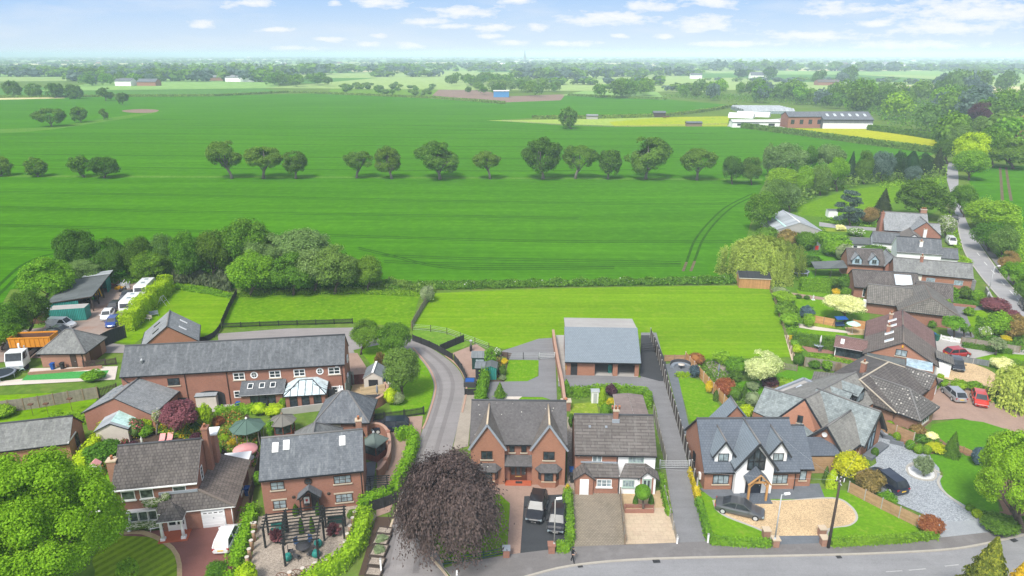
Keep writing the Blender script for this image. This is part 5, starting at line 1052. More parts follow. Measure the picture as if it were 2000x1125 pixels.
m.poly([(L0[0],L0[1],0),(R0[0],R0[1],0),(R0[0],R0[1],R0[2]-.16),(A0[0],A0[1],A0[2]-.16),(L0[0],L0[1],L0[2]-.16)],'brick_orange');m.poly([(R2[0],R2[1],0),(K1[0],K1[1],0),(K1[0],K1[1],2.2),(R1[0],R1[1],5.0),(R2[0],R2[1],2.2)],'brick_orange');b.put(m,'wall')
ang=math.degrees(math.atan2(R0[1]-L0[1],R0[0]-L0[0]));wx,wy=L0[0]+(R0[0]-L0[0])*.47,L0[1]+(R0[1]-L0[1])*.47;b.win(wx+.3,wy-.12,3.1,.65,1.0,ang,fr='dark',nc=1)
b.gable(.9,5.9,-7.0,-.2,2.25,5.2,'y',roof='slate_green',wall='brick_orange',oe=.45,ov=.5,rname='gable_roof',wname='gable_wall',ridge='ridge_grey');H=b.last_roof;m=MB();m.poly([(2.6,-7.03,.1),(4.2,-7.03,.1),(4.2,-7.03,3.9),(3.4,-7.03,4.85),(2.6,-7.03,3.9)],'glass_blue');gw=b.put(m,'feature_glazing');m=MB()
for x in(2.6,3.4,4.2):m.box(x-.06,x+.06,-7.1,-7.035,.1,3.9 if x!=3.4 else 4.8,'dark')
for z in(.1,2.3):m.box(2.6,4.2,-7.09,-7.036,z-.05,z+.12,'dark')
b.put(m,'glazing_frame',gw);m=MB()
for sg in(-1,1):m.bar((3.4,-7.55,5.2),(3.4+sg*3.0,-7.55,1.65),.1,.34,'fascia_dark')
b.put(m,'bargeboard',H)
b.gable(-3.2,2.0,-6.65,-2.55,2.2,4.55,'x',roof='slate_worn',wall='brick_orange',oe=.35,ov=.3,rname='side_gable_roof',wname='side_gable_wall');m=MB()
for sg in(-1,1):m.bar((-3.55,-4.6,4.6),(-3.55,-4.6+sg*2.45,1.8),.08,.26,'fascia_dark')
b.put(m,'bargeboard',b.last_roof);dish(b,-3.35,-4.4,3.5,-70)
for p0 in((5.7,-2.0,1.9),(8.4,-2.2,2.6)):
 x,y,w=p0;m=MB();m.box(x-w/2+.15,x+w/2-.15,y-.9,y+1.2,2.9,4.5,'fascia_dark');o=b.put(m,'dormer');m=MB();m.slab([(x-w/2,y-1.15,4.35),(x,y-1.15,5.2),(x,y+2.0,5.2),(x-w/2,y+2.0,4.35)],.1,'slate_green','fascia_dark');m.slab([(x,y-1.15,5.2),(x+w/2,y-1.15,4.35),(x+w/2,y+2.0,4.35),(x,y+2.0,5.2)],.1,'slate_green','fascia_dark');b.put(m,'dormer_roof',o);m=MB();m.box(x-w/2+.4,x+w/2-.4,y-.93,y-.902,3.3,4.2,'glass_pale');b.put(m,'dormer_window',o)
m=MB();f=[L(36.0,77.0,3.0),L(34.6,80.6,3.0),L(39.8,84.0,3.0),L(41.5,80.8,3.0)];m.slab(f[::-1],.3,'concrete_slab','fascia_dark');fr_=b.put(m,'flat_roof');m=MB()
for i in(0,1,2):p,q=f[i],f[(i+1)%4];m.bar((p[0],p[1],3.1),(q[0],q[1],3.1),.35,.35,'lead')
b.put(m,'parapet',fr_)
for p in((36.6,79.4),(38.3,80.9)):q=b.loc(p);m=MB();m.box(q[0]-.7,q[0]+.7,q[1]-.7,q[1]+.7,3.0,3.35,'dark');m.box(q[0]-.62,q[0]+.62,q[1]-.62,q[1]+.62,3.35,3.4,'skylight');b.put(m,'roof_lantern',fr_)
m=MB();f=[L(40.4,83.2,2.9),L(44.6,80.6,3.9),L(46.4,83.6,3.9),L(42.4,86.8,2.9)];m.slab(f[::-1]if False else f,.12,'tile_grid','fascia_dark');b.put(m,'rear_roof');m=MB();q=b.loc((34.6,71.3));m.box(q[0]-1.6,q[0]+.6,q[1]-1.6,q[1]+.4,0,2.0,'brick_orange');m.slab([(q[0]-2.1,q[1]-1.9,2.05),(q[0]+.9,q[1]-1.9,2.05),(q[0]+.9,q[1]+.8,3.0),(q[0]-2.1,q[1]+.8,3.0)],.1,'slate_green','fascia_dark');b.put(m,'side_porch')
b.boxpart('plinth_planter',1.2,5.8,-8.3,-7.2,0,.35,'paving_slate')
# -- bungalow behind it
b=Bld('hipped_bungalow','brown brick bungalow with hipped interlocking tile roofs and lichen spotted front wing','bungalow',at=(46.3,81.4),yaw=39)
b.hip(-1.2,12.6,-4.9,4.9,2.2,4.45,roof='tile_dark',oe=.45,wall='brick_pale',i0=.3,ridge='stone');b.hip(-.9,4.1,-7.7,.5,2.2,4.4,'y',roof='tile_spot',oe=.4,wall='brick_pale',i1=0,ridge='ridge_grey',rname='wing_roof',wname='wing_wall');b.gable(8.2,10.6,-5.4,-1.0,2.6,3.9,'y',roof='tile_spot',wall='brick_orange',oe=.3,rname='gablet_roof',wname='gablet_wall',gut=None)
b.boxpart('garage_door',10.8,12.55,-4.97,-4.9,.02,2.0,'white');b.win(1.6,-7.7,1.3,2.0,1.0,fr='white',nc=3);b.chimney(3.0,1.3,3.9,5.5,.6,.6,'brick_red',1,'stone');m=MB();m.lathe([(.09,0),(.09,.5),(.12,.5),(.12,.6)],8,'black');o=m.build('soil_vent',b.o);o.location=(9.6,-3.4,3.3)
# -- bungalow with four skylights
b=Bld('long_bungalow','gable fronted dormer bungalow with half red half grey roof and four white roof windows','bungalow',at=(53.3,94.0),yaw=-28)
r=b.gable(0,9.0,0,7.2,2.4,5.0,'y',roof='tile_brown',wall='brick_orange',oe=.4,ov=.2,ridge='ridge_brown',endmat='brick_orange');rfA=b.rf
r2=b.gable(0,9.0,7.35,15.0,2.4,5.0,'y',roof='tile_red',wall='brick_orange',oe=.4,ov=.1,ridge='ridge_brown',rname='rear_roof',wname='rear_wall');rfB=b.rf
for u in(2.4,5.6):b.skylight(u,.62,.8,1.3,r,True,rf=rfA)
for u in(8.6,11.2):b.skylight(u,.7,.8,1.3,r2,True,rf=rfB)
b.chimney(2.6,6.2,3.4,5.2,.5,.5,'brick_red',1);b.chimney(2.9,12.2,3.5,5.2,.5,.5,'brick_pale',1);b.win(4.5,0,3.4,1.5,1.0,0,fr='dark',nc=2,pane='glass_pale');b.boxpart('gable_light',4.4,4.6,-.2,0,4.3,4.6,'yellow_plant')
b.walls(.3,5.0,-3.0,-.05,2.3,'render_cream','flat_garage_wall');b.lean([(.1,-3.2,2.35),(5.2,-3.2,2.35),(5.2,-.02,2.55),(.1,-.02,2.55)],'felt_grey',name='flat_garage_roof')
m=MB();m.slab([(5.3,-2.2,2.3),(8.6,-2.2,2.3),(8.6,-.02,2.8),(5.3,-.02,2.8)],.1,'glass_blue','white');b.put(m,'lean_to_roof');b.boxpart('lean_to_wall',5.4,8.5,-2.1,-2.0,0,2.2,'brick_orange');b.boxpart('porch_wall',9.05,11.2,2.0,4.6,0,2.2,'render_white');b.lean([(11.5,1.7,2.3),(11.5,4.9,2.3),(9.1,4.9,3.0),(9.1,1.7,3.0)],'tile_grid',name='porch_roof')
# conservatory
m=MB();m.box(-4.2,-.05,1.4,4.9,0,.6,'brick_orange');m.box(-4.15,-.06,1.45,4.85,.6,2.1,'glass');b.put(m,'conservatory_wall');m=MB()
for x in(-4.2,-2.8,-1.4,-.1):m.box(x-.06,x+.06,1.36,1.44,.6,2.15,'white' if x<-4 else 'dark')
b.put(m,'conservatory_frame');rr=b.gable(-4.4,-.05,1.2,5.1,2.15,3.1,'x',roof='tile_red',wall=None,oe=.2,ov=.1,side='white',rname='conservatory_roof',ridge='ridge_brown')
for u in(-3.4,):b.skylight(u,.5,.5,1.0,rr,True)
# -- tile hung bungalow
b=Bld('hipped_tile_bungalow','bungalow with grid pattern tile roof and long side wing beside the purple shrub','bungalow',at=(68.5,112.6),yaw=-22)
b.hip(0,8.8,0,13,2.3,4.9,'y',roof='tile_grid',oe=.4,wall='brick_red',i0=.6,ridge='ridge_brown');b.gable(-5.0,2.0,3.0,8.2,2.3,4.6,'x',roof='tile_grid',wall='brick_red',oe=.4,rname='wing_roof',wname='wing_wall');b.gable(3.5,9.2,8.2,12.5,2.6,4.8,'x',roof='tile_dark',wall='brick_red',oe=.3,rname='cross_roof',wname='cross_wall',gut=None)
b.boxpart('vent_box',-5.6,-5.02,3.2,4.2,1.0,2.2,'white')
# -- bungalow with solar panels behind
b=Bld('low_bungalow','low bungalow with dark tiles and white glazed doors behind the tile hung bungalow','bungalow',at=(66.6,125.6),yaw=-13)
r=b.gable(0,11.5,0,6.5,2.4,4.6,'x',roof='tile_dark',wall='brick_red',oe=.4,ridge='ridge_dark');b.win(2.6,0,1.15,2.0,1.7,fr='white',nc=3,sill=None,name='patio_door');m=MB();c0=Vector((8.8,1.5,3.62));sl=Vector((0,3.25,2.2)).normalized();m.obox(c0+Vector((0,-.03,.12)),Vector((1.5,0,0)),sl*1.3,Vector((1,0,0)).cross(sl)*.05,'skylight');b.put(m,'solar_panel',r)
# -- barn house with blue dormers
b=Bld('dormered_coach_house','brick coach house with two blue tile-hung dormers and dark arched openings','house',at=(70.6,137.2),yaw=-11)
r=b.gable(0,7.0,0,5.6,3.4,5.9,'x',roof='tile_dark',wall='brick_orange',oe=.3);b.gable(7.1,9.6,-.6,5.0,3.6,5.4,'y',roof='slate_pale',wall='brick_red',oe=.3,rname='end_roof',wname='end_wall')
for x in(1.6,4.9):
 b.gable(x-.9,x+.9,-.15,2.2,4.3,5.4,'y',roof='slate_pale',wall='glass_blue',oe=.2,gut=None,z0=3.3,rname='dormer_roof',wname='dormer_wall');b.win(x,-.16,4.1,.9,.9,fr='board_sage',nc=2,sill=None)
for x in(1.3,3.2,4.9,6.3):b.boxpart('arched_opening',x-.65,x+.65,-.04,-.002,0,2.0,'glass')
b.lean([(-6.5,-.5,2.0),(-.1,-.5,2.6),(-.1,3.5,3.1),(-6.5,3.5,2.4)],'felt_grey',name='carport_roof')
for x in(-6.2,-3.2):b.pipe(x,-.3,0,2.1,'timber_dark','carport_post')
b=Bld('long_white_brick_house','long low slate roofed house, white wall left and brick right with blue windows','house',at=(76.3,130.0),yaw=-19.5)
r=b.gable(0,13.6,0,5.4,4.0,6.0,'x',roof='slate_mossy',wall='brick_orange',oe=.3);b.boxpart('render',.02,5.0,-.04,-.002,0,3.95,'render_cream');b.chimney(4.9,2.4,5.4,7.0,.55,.55,'brick_red',1)
for x in(6.6,11.4):b.win(x,0,2.8,1.5,.95,fr='glass_blue',nc=3,sill=None,pane='glass_pale')
b.boxpart('end_annexe',13.65,14.6,1.0,4.0,0,3.2,'slate_mossy')
b=Bld('white_rendered_house','white rendered house with dark two-tone roof and small white chimney','house',at=(84.6,144.3),yaw=-17)
r=b.gable(0,8.6,0,5.6,4.1,6.6,'x',roof='slate_barn',wall='render_white',oe=.25,side='white',ridge='fascia_dark');b.chimney(4.6,1.3,5.0,6.4,.6,.6,'render_white',1,'stone');b.win(8.6,2.6,3.2,.9,1.0,90,fr='black',nc=1,sill=None);b.gable(8.7,12.2,1.2,5.0,3.0,4.6,'x',roof='slate_barn',wall='render_white',oe=.2,rname='side_roof',wname='side_wall')
b=Bld('pale_roofed_house','white gabled house with worn pinkish slate roof behind the white rendered house','house',at=(88.5,152.3),yaw=-20)
b.gable(0,7.0,0,6.5,3.6,6.0,'y',roof='tile_gable',wall='render_white',oe=.3);b.gable(-4.5,1.0,1.0,5.8,3.4,5.2,'x',roof='slate_barn',wall='render_white',oe=.25,rname='side_roof',wname='side_wall');b.chimney(6.4,4.4,4.4,6.6,.6,.6,'render_white',1)
b=Bld('tall_brick_house','tall brick house with large pale slate roof and two brick chimneys near the lane bend','house',at=(90.2,160.8),yaw=-16)
r=b.gable(0,9.5,0,8.5,4.8,8.2,'x',roof='slate_pale',wall='brick_red',oe=.3);b.gable(4.5,11.5,-2.2,6.5,4.6,7.6,'y',roof='slate_pale',wall='brick_red',oe=.3,rname='gable_roof',wname='gable_wall');b.chimney(-.35,3.0,0,8.4,.7,1.0,'brick_red',1,'brick_red');b.chimney(8.8,4.6,6.6,9.4,1.3,.8,'brick_pale',3);b.gable(9.0,12.5,1.5,6.5,4.0,6.0,'x',roof='slate_pale',wall='brick_red',oe=.25,rname='side_roof',wname='side_wall')
b=Bld('white_cabin','long white garden building with shallow grey roof and flower baskets along its front','outbuilding',at=(80.8,157.6),yaw=-10)
b.gable(0,6.6,0,3.6,2.2,3.1,'x',roof='felt_grey',wall='render_white',oe=.3,gut=None);b.win(1.2,0,1.3,.8,.8,fr='black',nc=1,sill=None);m=MB()
for i in range(4):m.lathe([(.05,1.0),(.2,1.1),(.2,1.25),(.05,1.35)],8,'lf_dark',(2.6+i*1.0,-.2))
b.put(m,'hanging_basket');b.boxpart('lean_to',6.7,10.5,.5,3.0,0,2.0,'render_white')
b=Bld('farm_shed','wide grey farm shed with striped corrugated roof beside the round tree','shed',at=(67.6,170.0),yaw=-4)
b.gable(0,11.2,0,14,2.4,4.4,'y',roof='metal_roof',wall='concrete',oe=.2,side='galv',ridge='white',gut=None);b.boxpart('translucent_strip',2.0,2.5,.1,13.8,3.15,3.45,'translucent_roof')
b=Bld('orange_shed','new orange timber field shed with black felt roof at the corner of the big lawn','shed',at=(46.1,131.3),yaw=-8)
b.gable(0,6.0,0,3.2,2.15,2.85,'x',roof='board_charcoal',wall='boards',oe=.2,ov=.15,side='slab_pale',ridge=None,gut=None,rp=.75)
b=Bld('open_machinery_shed','long lean-to machinery shed with grey felt roof and teal posts in the yard','shed',at=(-83.9,115.2),yaw=17)
m=MB();m.slab([(0,.2,2.5),(7.5,.2,3.1),(7.5,14,3.2),(0,14,2.6)],.15,'felt_grey','timber_dark');m.slab([(2.5,13.6,3.05),(7.6,13.6,3.35),(7.6,16.2,3.35),(2.5,16.2,3.05)],.08,'metal_roof','galv');b.put(m,'roof');m=MB();m.box(.1,.25,.4,15,0,2.4,'ribbed_teal');m.box(.25,7,14.6,14.75,0,2.6,'ribbed_teal');m.box(7.0,7.15,11.6,14.6,0,2.95,'ribbed_teal');m.box(.25,5,.4,.55,0,2.4,'ribbed_teal');b.put(m,'wall')
for y in(.6,4.5,8.2):m=MB();m.box(7.0,7.2,y,y+.2,0,3.0,'timber_dark');b.put(m,'post')
b=Bld('shipping_container','teal green shipping container in front of the machinery shed','container',at=(-81.6,112.2),yaw=12)
m=MB();m.box(0,5.8,0,2.4,.1,2.4,'ribbed_teal','t');m.poly([(0,0,2.4),(5.8,0,2.4),(5.8,2.4,2.4),(0,2.4,2.4)],'concrete');b.put(m,'body');m=MB();m.box(5.81,5.86,.1,1.18,.2,2.3,'teal');m.box(5.81,5.86,1.22,2.3,.2,2.3,'teal');b.put(m,'container_door')
b=Bld('brick_lean_to','little rusty brown lean-to at the left end of the teal container','shed',at=(-84.8,111.6),yaw=12);b.walls(0,2.6,0,2.4,2.0,'rust');b.lean([(-.2,-.2,2.1),(2.8,-.2,2.1),(2.8,2.6,2.4),(-.2,2.6,2.4)],'metal_roof')
# ------------------------------------------------------------------ vehicles
def car_proto(kind):
 """a car pointing along +x, parts under one empty"""
 S={'hatch':(4.05,1.76,1.47,.92,-.75,.55,1.15,-1.45,-1.98),'suv':(4.5,1.9,1.72,1.08,-.9,.55,1.1,-1.75,-2.18),'saloon':(4.9,1.86,1.44,.92,-.6,.35,1.15,-.95,-1.75),'estate':(4.75,1.9,1.62,1.0,-.8,.55,1.15,-1.8,-2.3),'van':(4.5,1.8,1.85,1.15,-.2,.75,1.35,-2.2,-2.23)}[kind]
 L,Wd,Hh,zb,_,xc,xa,xd,xb=S;hw=Wd/2;h=L/2
 root=bpy.data.objects.new('parked_car',None);COL.objects.link(root);m=MB()
 hood=zb-.14;hoodf=zb-.26
 st=[(-h,.78,.34,zb-.18),(-h+.12,.92,.26,zb-.03),(-h+.7,1.0,.22,zb),(xd,1.0,.2,zb),(0,1.0,.2,zb),(xa,.99,.2,zb-.01),(xa+.35,.98,.2,hood),(h-.35,.94,.22,hoodf),(h-.08,.84,.28,hoodf-.1),(h,.7,.36,hoodf-.2)]
 prof=[]
 for x,k,z0,z1 in st:
  w=hw*k;prof.append([(x,-w*.9,z0),(x,-w,z0+.16),(x,-w,z1-.2),(x,-w*.93,z1-.03),(x,-w*.6,z1+.02),(x,w*.6,z1+.02),(x,w*.93,z1-.03),(x,w,z1-.2),(x,w,z0+.16),(x,w*.9,z0)])
 for a,b in zip(prof[:-1],prof[1:]):
  for i in range(9):m.poly([a[i],b[i],b[i+1],a[i+1]][::-1],'car_white',True)
  m.poly([a[9],b[9],b[0],a[0]][::-1],'car_white')
 m.poly(prof[0],'car_white');m.poly(prof[-1][::-1],'car_white')
 wb,wt=hw*.92,hw*.70;zt=Hh
 A=lambda s:(xa,s*wb*.9,zb-.01);Bp=lambda s:(xc,s*wt,zt-.03);Cp=lambda s:(xd,s*wt*.97,zt-.05);D=lambda s:(xb,s*wb*.88,zb)
 M1=lambda s:((xc+xd)/2,s*wt*1.02,zt);N1=lambda s:((xa+xb)/2,s*wb,zb)
 m.poly([Bp(-1),Bp(1),M1(1),M1(-1)],'car_white',True);m.poly([M1(-1),M1(1),Cp(1),Cp(-1)],'car_white',True)
 for s in(-1,1):
  for p,q in((A(s),Bp(s)),(Cp(s),D(s)),(Bp(s),Cp(s))):m.bar(p,q,.09,.07,'car_white')
  m.bar(((xc+xd)/2,s*wt*1.02,zt-.03),((xa+xb)/2-.1,s*wb,zb),.08,.05,'car_white');m.obox((xa-.25,s*(hw+.08),zb+.02),(.06,0,0),(0,.1,0),(0,0,.07),'car_white')
  if kind=='van':m.poly([((xa+xb)/2+.2,s*(wb+.012),zb-.02),(xb,s*(wb*.9+.012),zb-.02),(xd,s*(wt+.012),zt-.06),(xc-.5,s*(wt+.012),zt-.06)],'car_white')
 body=m.build('body',root)
 def pc(n,pts,mat,par=root):q=MB();q.poly(pts,mat);return q.build(n,par)
 pc('windscreen',[A(-1),A(1),Bp(1),Bp(-1)],'carglass');pc('rear_window',[D(1),D(-1),Cp(-1),Cp(1)],'carglass' if kind!='van' else 'car_white')
 for s in(-1,1):
  pts=[A(s),Bp(s),M1(s),Cp(s),D(s),N1(s)];pc('side_window',pts if s>0 else pts[::-1],'carglass')
  q=MB();q.obox((h-.13,s*hw*.66,hoodf-.17),(.09,0,0),(0,.2,0),(0,0,.07),'glass_pale');q.build('headlight',root);q=MB();q.obox((-h+.07,s*hw*.72,zb-.2),(.06,0,0),(0,.14,0),(0,0,.1),'lamp_red');q.build('tail_light',root)
  for x in(h-.85,-h+.85):
   q=MB();q.tube([(x,s*(hw-.2),.32),(x,s*(hw+.01),.32)],.33,16,'rubber');wh=q.build('wheel',root);q=MB();q.tube([(x,s*hw,.32),(x,s*(hw+.03),.32)],.21,12,'rim');q.build('rim',wh)
 q=MB();q.obox((h-.03,0,.42),(.03,0,0),(0,.26,0),(0,0,.06),'plate_white');q.build('number_plate',root);q=MB();q.obox((-h+.0,0,.62),(.03,0,0),(0,.26,0),(0,0,.06),'plate_yellow');q.build('number_plate',root)
 q=MB();q.obox((h-.06,0,hoodf-.25),(.05,0,0),(0,.45,0),(0,0,.07),'black');q.build('grille',root);return root
PROTO={};FREE=set()
def recolour(o,mat):
 for ch in[o]+list(o.children_recursive):
  if ch.type=='MESH':
   for sl_ in ch.material_slots:
    if sl_.material==MATS['car_white']:sl_.link='OBJECT';sl_.material=MATS[mat]
def car(kind,rear,front,col,label,group='parked cars',name='parked_car',cat='car',z=.03):
 a,b=G(*rear),G(*front);yaw=math.atan2(b[1]-a[1],b[0]-a[0])
 if kind not in PROTO:PROTO[kind]=car_proto(kind);o=PROTO[kind]
 else:o=copy_tree(PROTO[kind])
 o.name=name;o.location=((a[0]+b[0])/2,(a[1]+b[1])/2,z);o.rotation_euler=(0,0,yaw);recolour(o,col);return tag(o,label,cat,group)
car('hatch',(433,1085),(457,1034),'car_white','white hatchback parked nose to the white garage door on the red drive')
car('suv',(1054,976),(1042,1026),'car_black','black off-roader with panoramic roof parked on the dark tarmac')
car('hatch',(1093,996),(1084,1050),'car_black','small black hatchback under the street lamp on the dark tarmac')
car('saloon',(1404,992),(1484,1010),'car_grey','grey saloon standing sideways on the golden gravel')
car('estate',(1752,962),(1709,930),'car_navy','dark blue estate parked on the blue-grey gravel drive')
car('estate',(790,838),(737,841),'car_silver','silver grey estate car parked in front of the black picket fence')
car('hatch',(1850,697),(1887,694),'car_red','crimson hatchback with black roof on the pale concrete drive')
car('hatch',(1861,706),(1873,730),'car_dark','charcoal hatchback on the sandy gravel drive')
car('hatch',(1873,786),(1850,766),'car_silver','silver hatchback with rear towards the lawn on the pink paving')
car('hatch',(1907,772),(1917,800),'car_orange','orange red hatchback facing the road on the pink paving')
car('suv',(1998,596),(2010,612),'car_navy','dark car cut off by the picture edge on the side road')
car('suv',(1863,425),(1864,440),'car_dark','dark car driving along the narrow lane beside the white blossom tree',None,'moving_car')
car('van',(1848,468),(1866,486),'car_white','white van parked beside the white rendered house',None,'parked_van','van')
car('van',(98,640),(146,641),'car_white','white panel van beside the teal container','vehicles in the yard','parked_van','van')
car('saloon',(98,651),(138,653),'car_silver','pale silver saloon squeezed in behind the white panel van','vehicles in the yard')
car('saloon',(84,660),(120,664),'car_dark','black saloon with pale bonnet beside the orange tipper body','vehicles in the yard')
car('saloon',(110,672),(158,668),'car_white','white pick-up style car close to the hipped garage roof','vehicles in the yard')
car('hatch',(219,610),(203,632),'car_white','white hatchback next to the blue one in the yard','vehicles in the yard')
car('hatch',(229,625),(214,644),'car_blue','bright blue hatchback by the end of the clipped yellow hedge','vehicles in the yard')
car('hatch',(232,598),(217,611),'car_dark','dark hatchback half hidden behind the nearer caravan','vehicles in the yard')
car('saloon',(258,572),(240,592),'car_white','white saloon between the caravan and the scrap heap','vehicles in the yard')
def caravan(rear,front,label,L=6.2):
 a,b=G(*rear),G(*front);o=thing('caravan',label,'caravan',((a[0]+b[0])/2,(a[1]+b[1])/2,0),math.atan2(b[1]-a[1],b[0]-a[0]),'caravans in the yard')
 h=L/2;pr=[(-h,.45),(h-.25,.45),(h,.8),(h-.05,1.5),(h-.45,2.35),(h-.8,2.6),(-h+.35,2.6),(-h,2.35)];w=1.15;m=MB()
 for i in range(len(pr)):p,q=pr[i],pr[(i+1)%len(pr)];m.poly([(p[0],w,p[1]),(p[0],-w,p[1]),(q[0],-w,q[1]),(q[0],w,q[1])],'car_white')
 m.poly([(x,-w,z)for x,z in pr],'car_white');m.poly([(x,w,z)for x,z in pr][::-1],'car_white');m.build('body',o)
 m=MB();m.obox((h-.22,0,1.9),(.03,0,.0),(0,.95,0),(-.16,0,.36),'carglass');m.build('front_window',o)
 for s in(-1,1):
  for x in(-1.7,.9):m=MB();m.obox((x,s*w,1.75),(.75,0,0),(0,.02,0),(0,0,.32),'carglass');m.build('side_window',o)
  m=MB();m.tube([(0,s*(w-.25),.33),(0,s*(w-.02),.33)],.33,14,'rubber');m.build('wheel',o)
 for x in(-1.6,.6):m=MB();m.box(x-.3,x+.3,-.3,.3,2.6,2.68,'glass_pale');m.build('roof_hatch',o)
 m=MB();m.bar((h-.1,.4,.5),(h+1.1,0,.5),.08,.08,'galv');m.bar((h-.1,-.4,.5),(h+1.1,0,.5),.08,.08,'galv');m.build('tow_bar',o);return o
caravan((272,590),(243,622),'nearer white caravan with dark front window beside the clipped hedge');caravan((298,562),(272,588),'farther white caravan parked under the timber fence end')
# lorry with its crane and the orange tipper body
a=G(44,716);o=thing('lorry','white lorry cab facing the camera with a light crane behind it','lorry',(a[0],a[1],0),math.radians(-80));m=MB()
m.box(-.2,1.9,-1.2,1.2,.75,1.75,'car_white');m.slab([(-.2,-1.2,2.95),(1.4,-1.2,2.95),(1.4,1.2,2.95),(-.2,1.2,2.95)],.12,'car_white','car_white')
for s in(-1,1):m.bar((1.9,s*1.15,1.75),(1.4,s*1.15,2.9),.1,.1,'car_white');m.bar((.7,s*1.17,1.75),(.7,s*1.17,2.9),.1,.06,'car_white');m.box(-.2,.3,s*1.2,s*1.1,1.75,2.85,'car_white')
m.box(-.2,-.1,-1.1,1.1,1.75,2.85,'car_white');m.build('cab',o);m=MB();m.obox((1.66,0,2.32),(.02,0,0),(0,1.1,0),(-.22,0,.52),'carglass');m.build('windscreen',o);m=MB();m.box(1.9,2.0,-1.15,1.15,.5,1.0,'galv');m.build('bumper',o);m=MB();m.box(-6,-.2,-.45,.45,.7,1.0,'dark');m.build('chassis',o)
for s in(-1,1):
 m=MB();m.obox((.9,s*1.19,2.3),(.45,0,0),(0,.02,0),(0,0,.42),'carglass');m.build('side_window',o);m=MB();m.obox((2.0,s*.85,.85),(.03,0,0),(0,.2,0),(0,0,.1),'glass_pale');m.build('headlight',o)
 for x in(1.0,-3.6,-4.8):m=MB();m.tube([(x,s*.85,.5),(x,s*1.2,.5)],.5,16,'rubber');m.build('wheel',o)
m=MB();m.bar((-.9,-.3,1.0),(-.9,-.3,3.4),.22,.22,'white');m.bar((-.9,-.3,3.4),(-2.4,-1.0,2.0),.2,.2,'white');m.bar((-1.1,.3,1.0),(-1.1,.3,3.0),.15,.15,'galv');m.build('crane_arm',o)
a=G(72,688);o=thing('tipper_trailer','orange ribbed tipper body on a muddy trailer','trailer',(a[0],a[1],0),math.radians(6));m=MB();x0,x1,y0,y1,z0,z1=-3.1,3.1,-1.2,1.2,1.4,3.0
m.box(x0,x1,y0,y0+.08,z0,z1,'orange_tip');m.box(x0,x1,y1-.08,y1,z0,z1,'orange_tip');m.box(x0,x0+.08,y0+.08,y1-.08,z0,z1,'orange_tip');m.box(x1-.08,x1,y0+.08,y1-.08,z0,z1,'orange_tip');m.box(x0+.08,x1-.08,y0+.08,y1-.08,z0,z0+.1,'rust')
for i in range(9):x=x0+.25+i*.71;m.box(x-.05,x+.05,y0-.07,y0,z0,z1-.12,'orange_tip')
m.box(x0-.05,x1+.05,y0-.1,y0+.1,z1-.1,z1+.06,'orange_tip');m.box(x0-.05,x1+.05,y1-.1,y1+.1,z1-.1,z1+.06,'orange_tip');m.box(x0+.08,x1-.08,y1-.1,y1-.082,z0+.2,z1-.15,'rust');m.build('tipper_body',o);m=MB();m.box(-3,3,-.5,.5,1.0,1.38,'dark');m.build('chassis',o)
for x in(-2.2,-1.0,2.0):
 for s in(-1,1):m=MB();m.tube([(x,s*.8,.5),(x,s*1.15,.5)],.5,14,'rubber');m.build('wheel',o)
def tractor(px,label,mat,yaw,name='tractor',cat='tractor',s=1.0):
 a=G(*px);o=thing(name,label,cat,(a[0],a[1],0),math.radians(yaw));m=MB();m.box(0,1.5,-.35,.35,.6,1.2,mat);m.box(-.9,0,-.55,.55,.6,1.0,mat);m.build('body',o);m=MB();m.box(-.8,.1,-.5,.5,1.9,2.0,mat)
 for x in(-.75,.05):
  for y in(-.45,.45):m.box(x-.04,x+.04,y-.04,y+.04,1.0,1.9,'dark')
 m.build('cab_frame',o)
 for s_ in(-1,1):
  for x,r in((-.5,.6),(1.1,.4)):m=MB();m.tube([(x,s_*.5,r),(x,s_*.85,r)],r,14,'rubber');m.build('wheel',o)
 return o
tractor((176,588),'small green tractor under the edge of the machinery shed','tractor_green',-40);d_=tractor((182,580),'yellow digger behind the green tractor','yellow_plant',-30,'digger','digger');m=MB();m.bar((1.4,0,1.0),(2.6,0,2.2),.2,.2,'yellow_plant');m.bar((2.6,0,2.2),(3.2,0,.7),.16,.16,'yellow_plant');m.build('digger_arm',d_)
# scrap heap items
for i,(px,mt,lb)in enumerate((((222,563),'rust','rusty folded farm implement in the scrap heap'),((232,566),'yellow_plant','yellow implement frame in the scrap heap'),((215,560),'red_paint','red metal tank beside the scrap heap'),((240,570),'dark','black bent machine frame nearest the white saloon'),((238,560),'stone_white','white metal rack among the scrap'),((246,563),'galv','grey galvanised frame at the back of the scrap'))):
 a=G(*px);m=MB();rr=random.Random(i)
 m.box(-.6,.6,-.4,.4,.15,.6,mt)
 for k in range(5):m.bar((rr.uniform(-.9,.9),rr.uniform(-.6,.6),.2),(rr.uniform(-1.1,1.1),rr.uniform(-.8,.8),rr.uniform(.6,1.5)),.12,.1,mt)
 m.tube([(.7,-.45,.35),(.7,-.25,.35)],.35,10,mt);o=m.build('farm_implement',None,(a[0],a[1],0));tag(o,lb,'implement','scrap machinery in the yard')
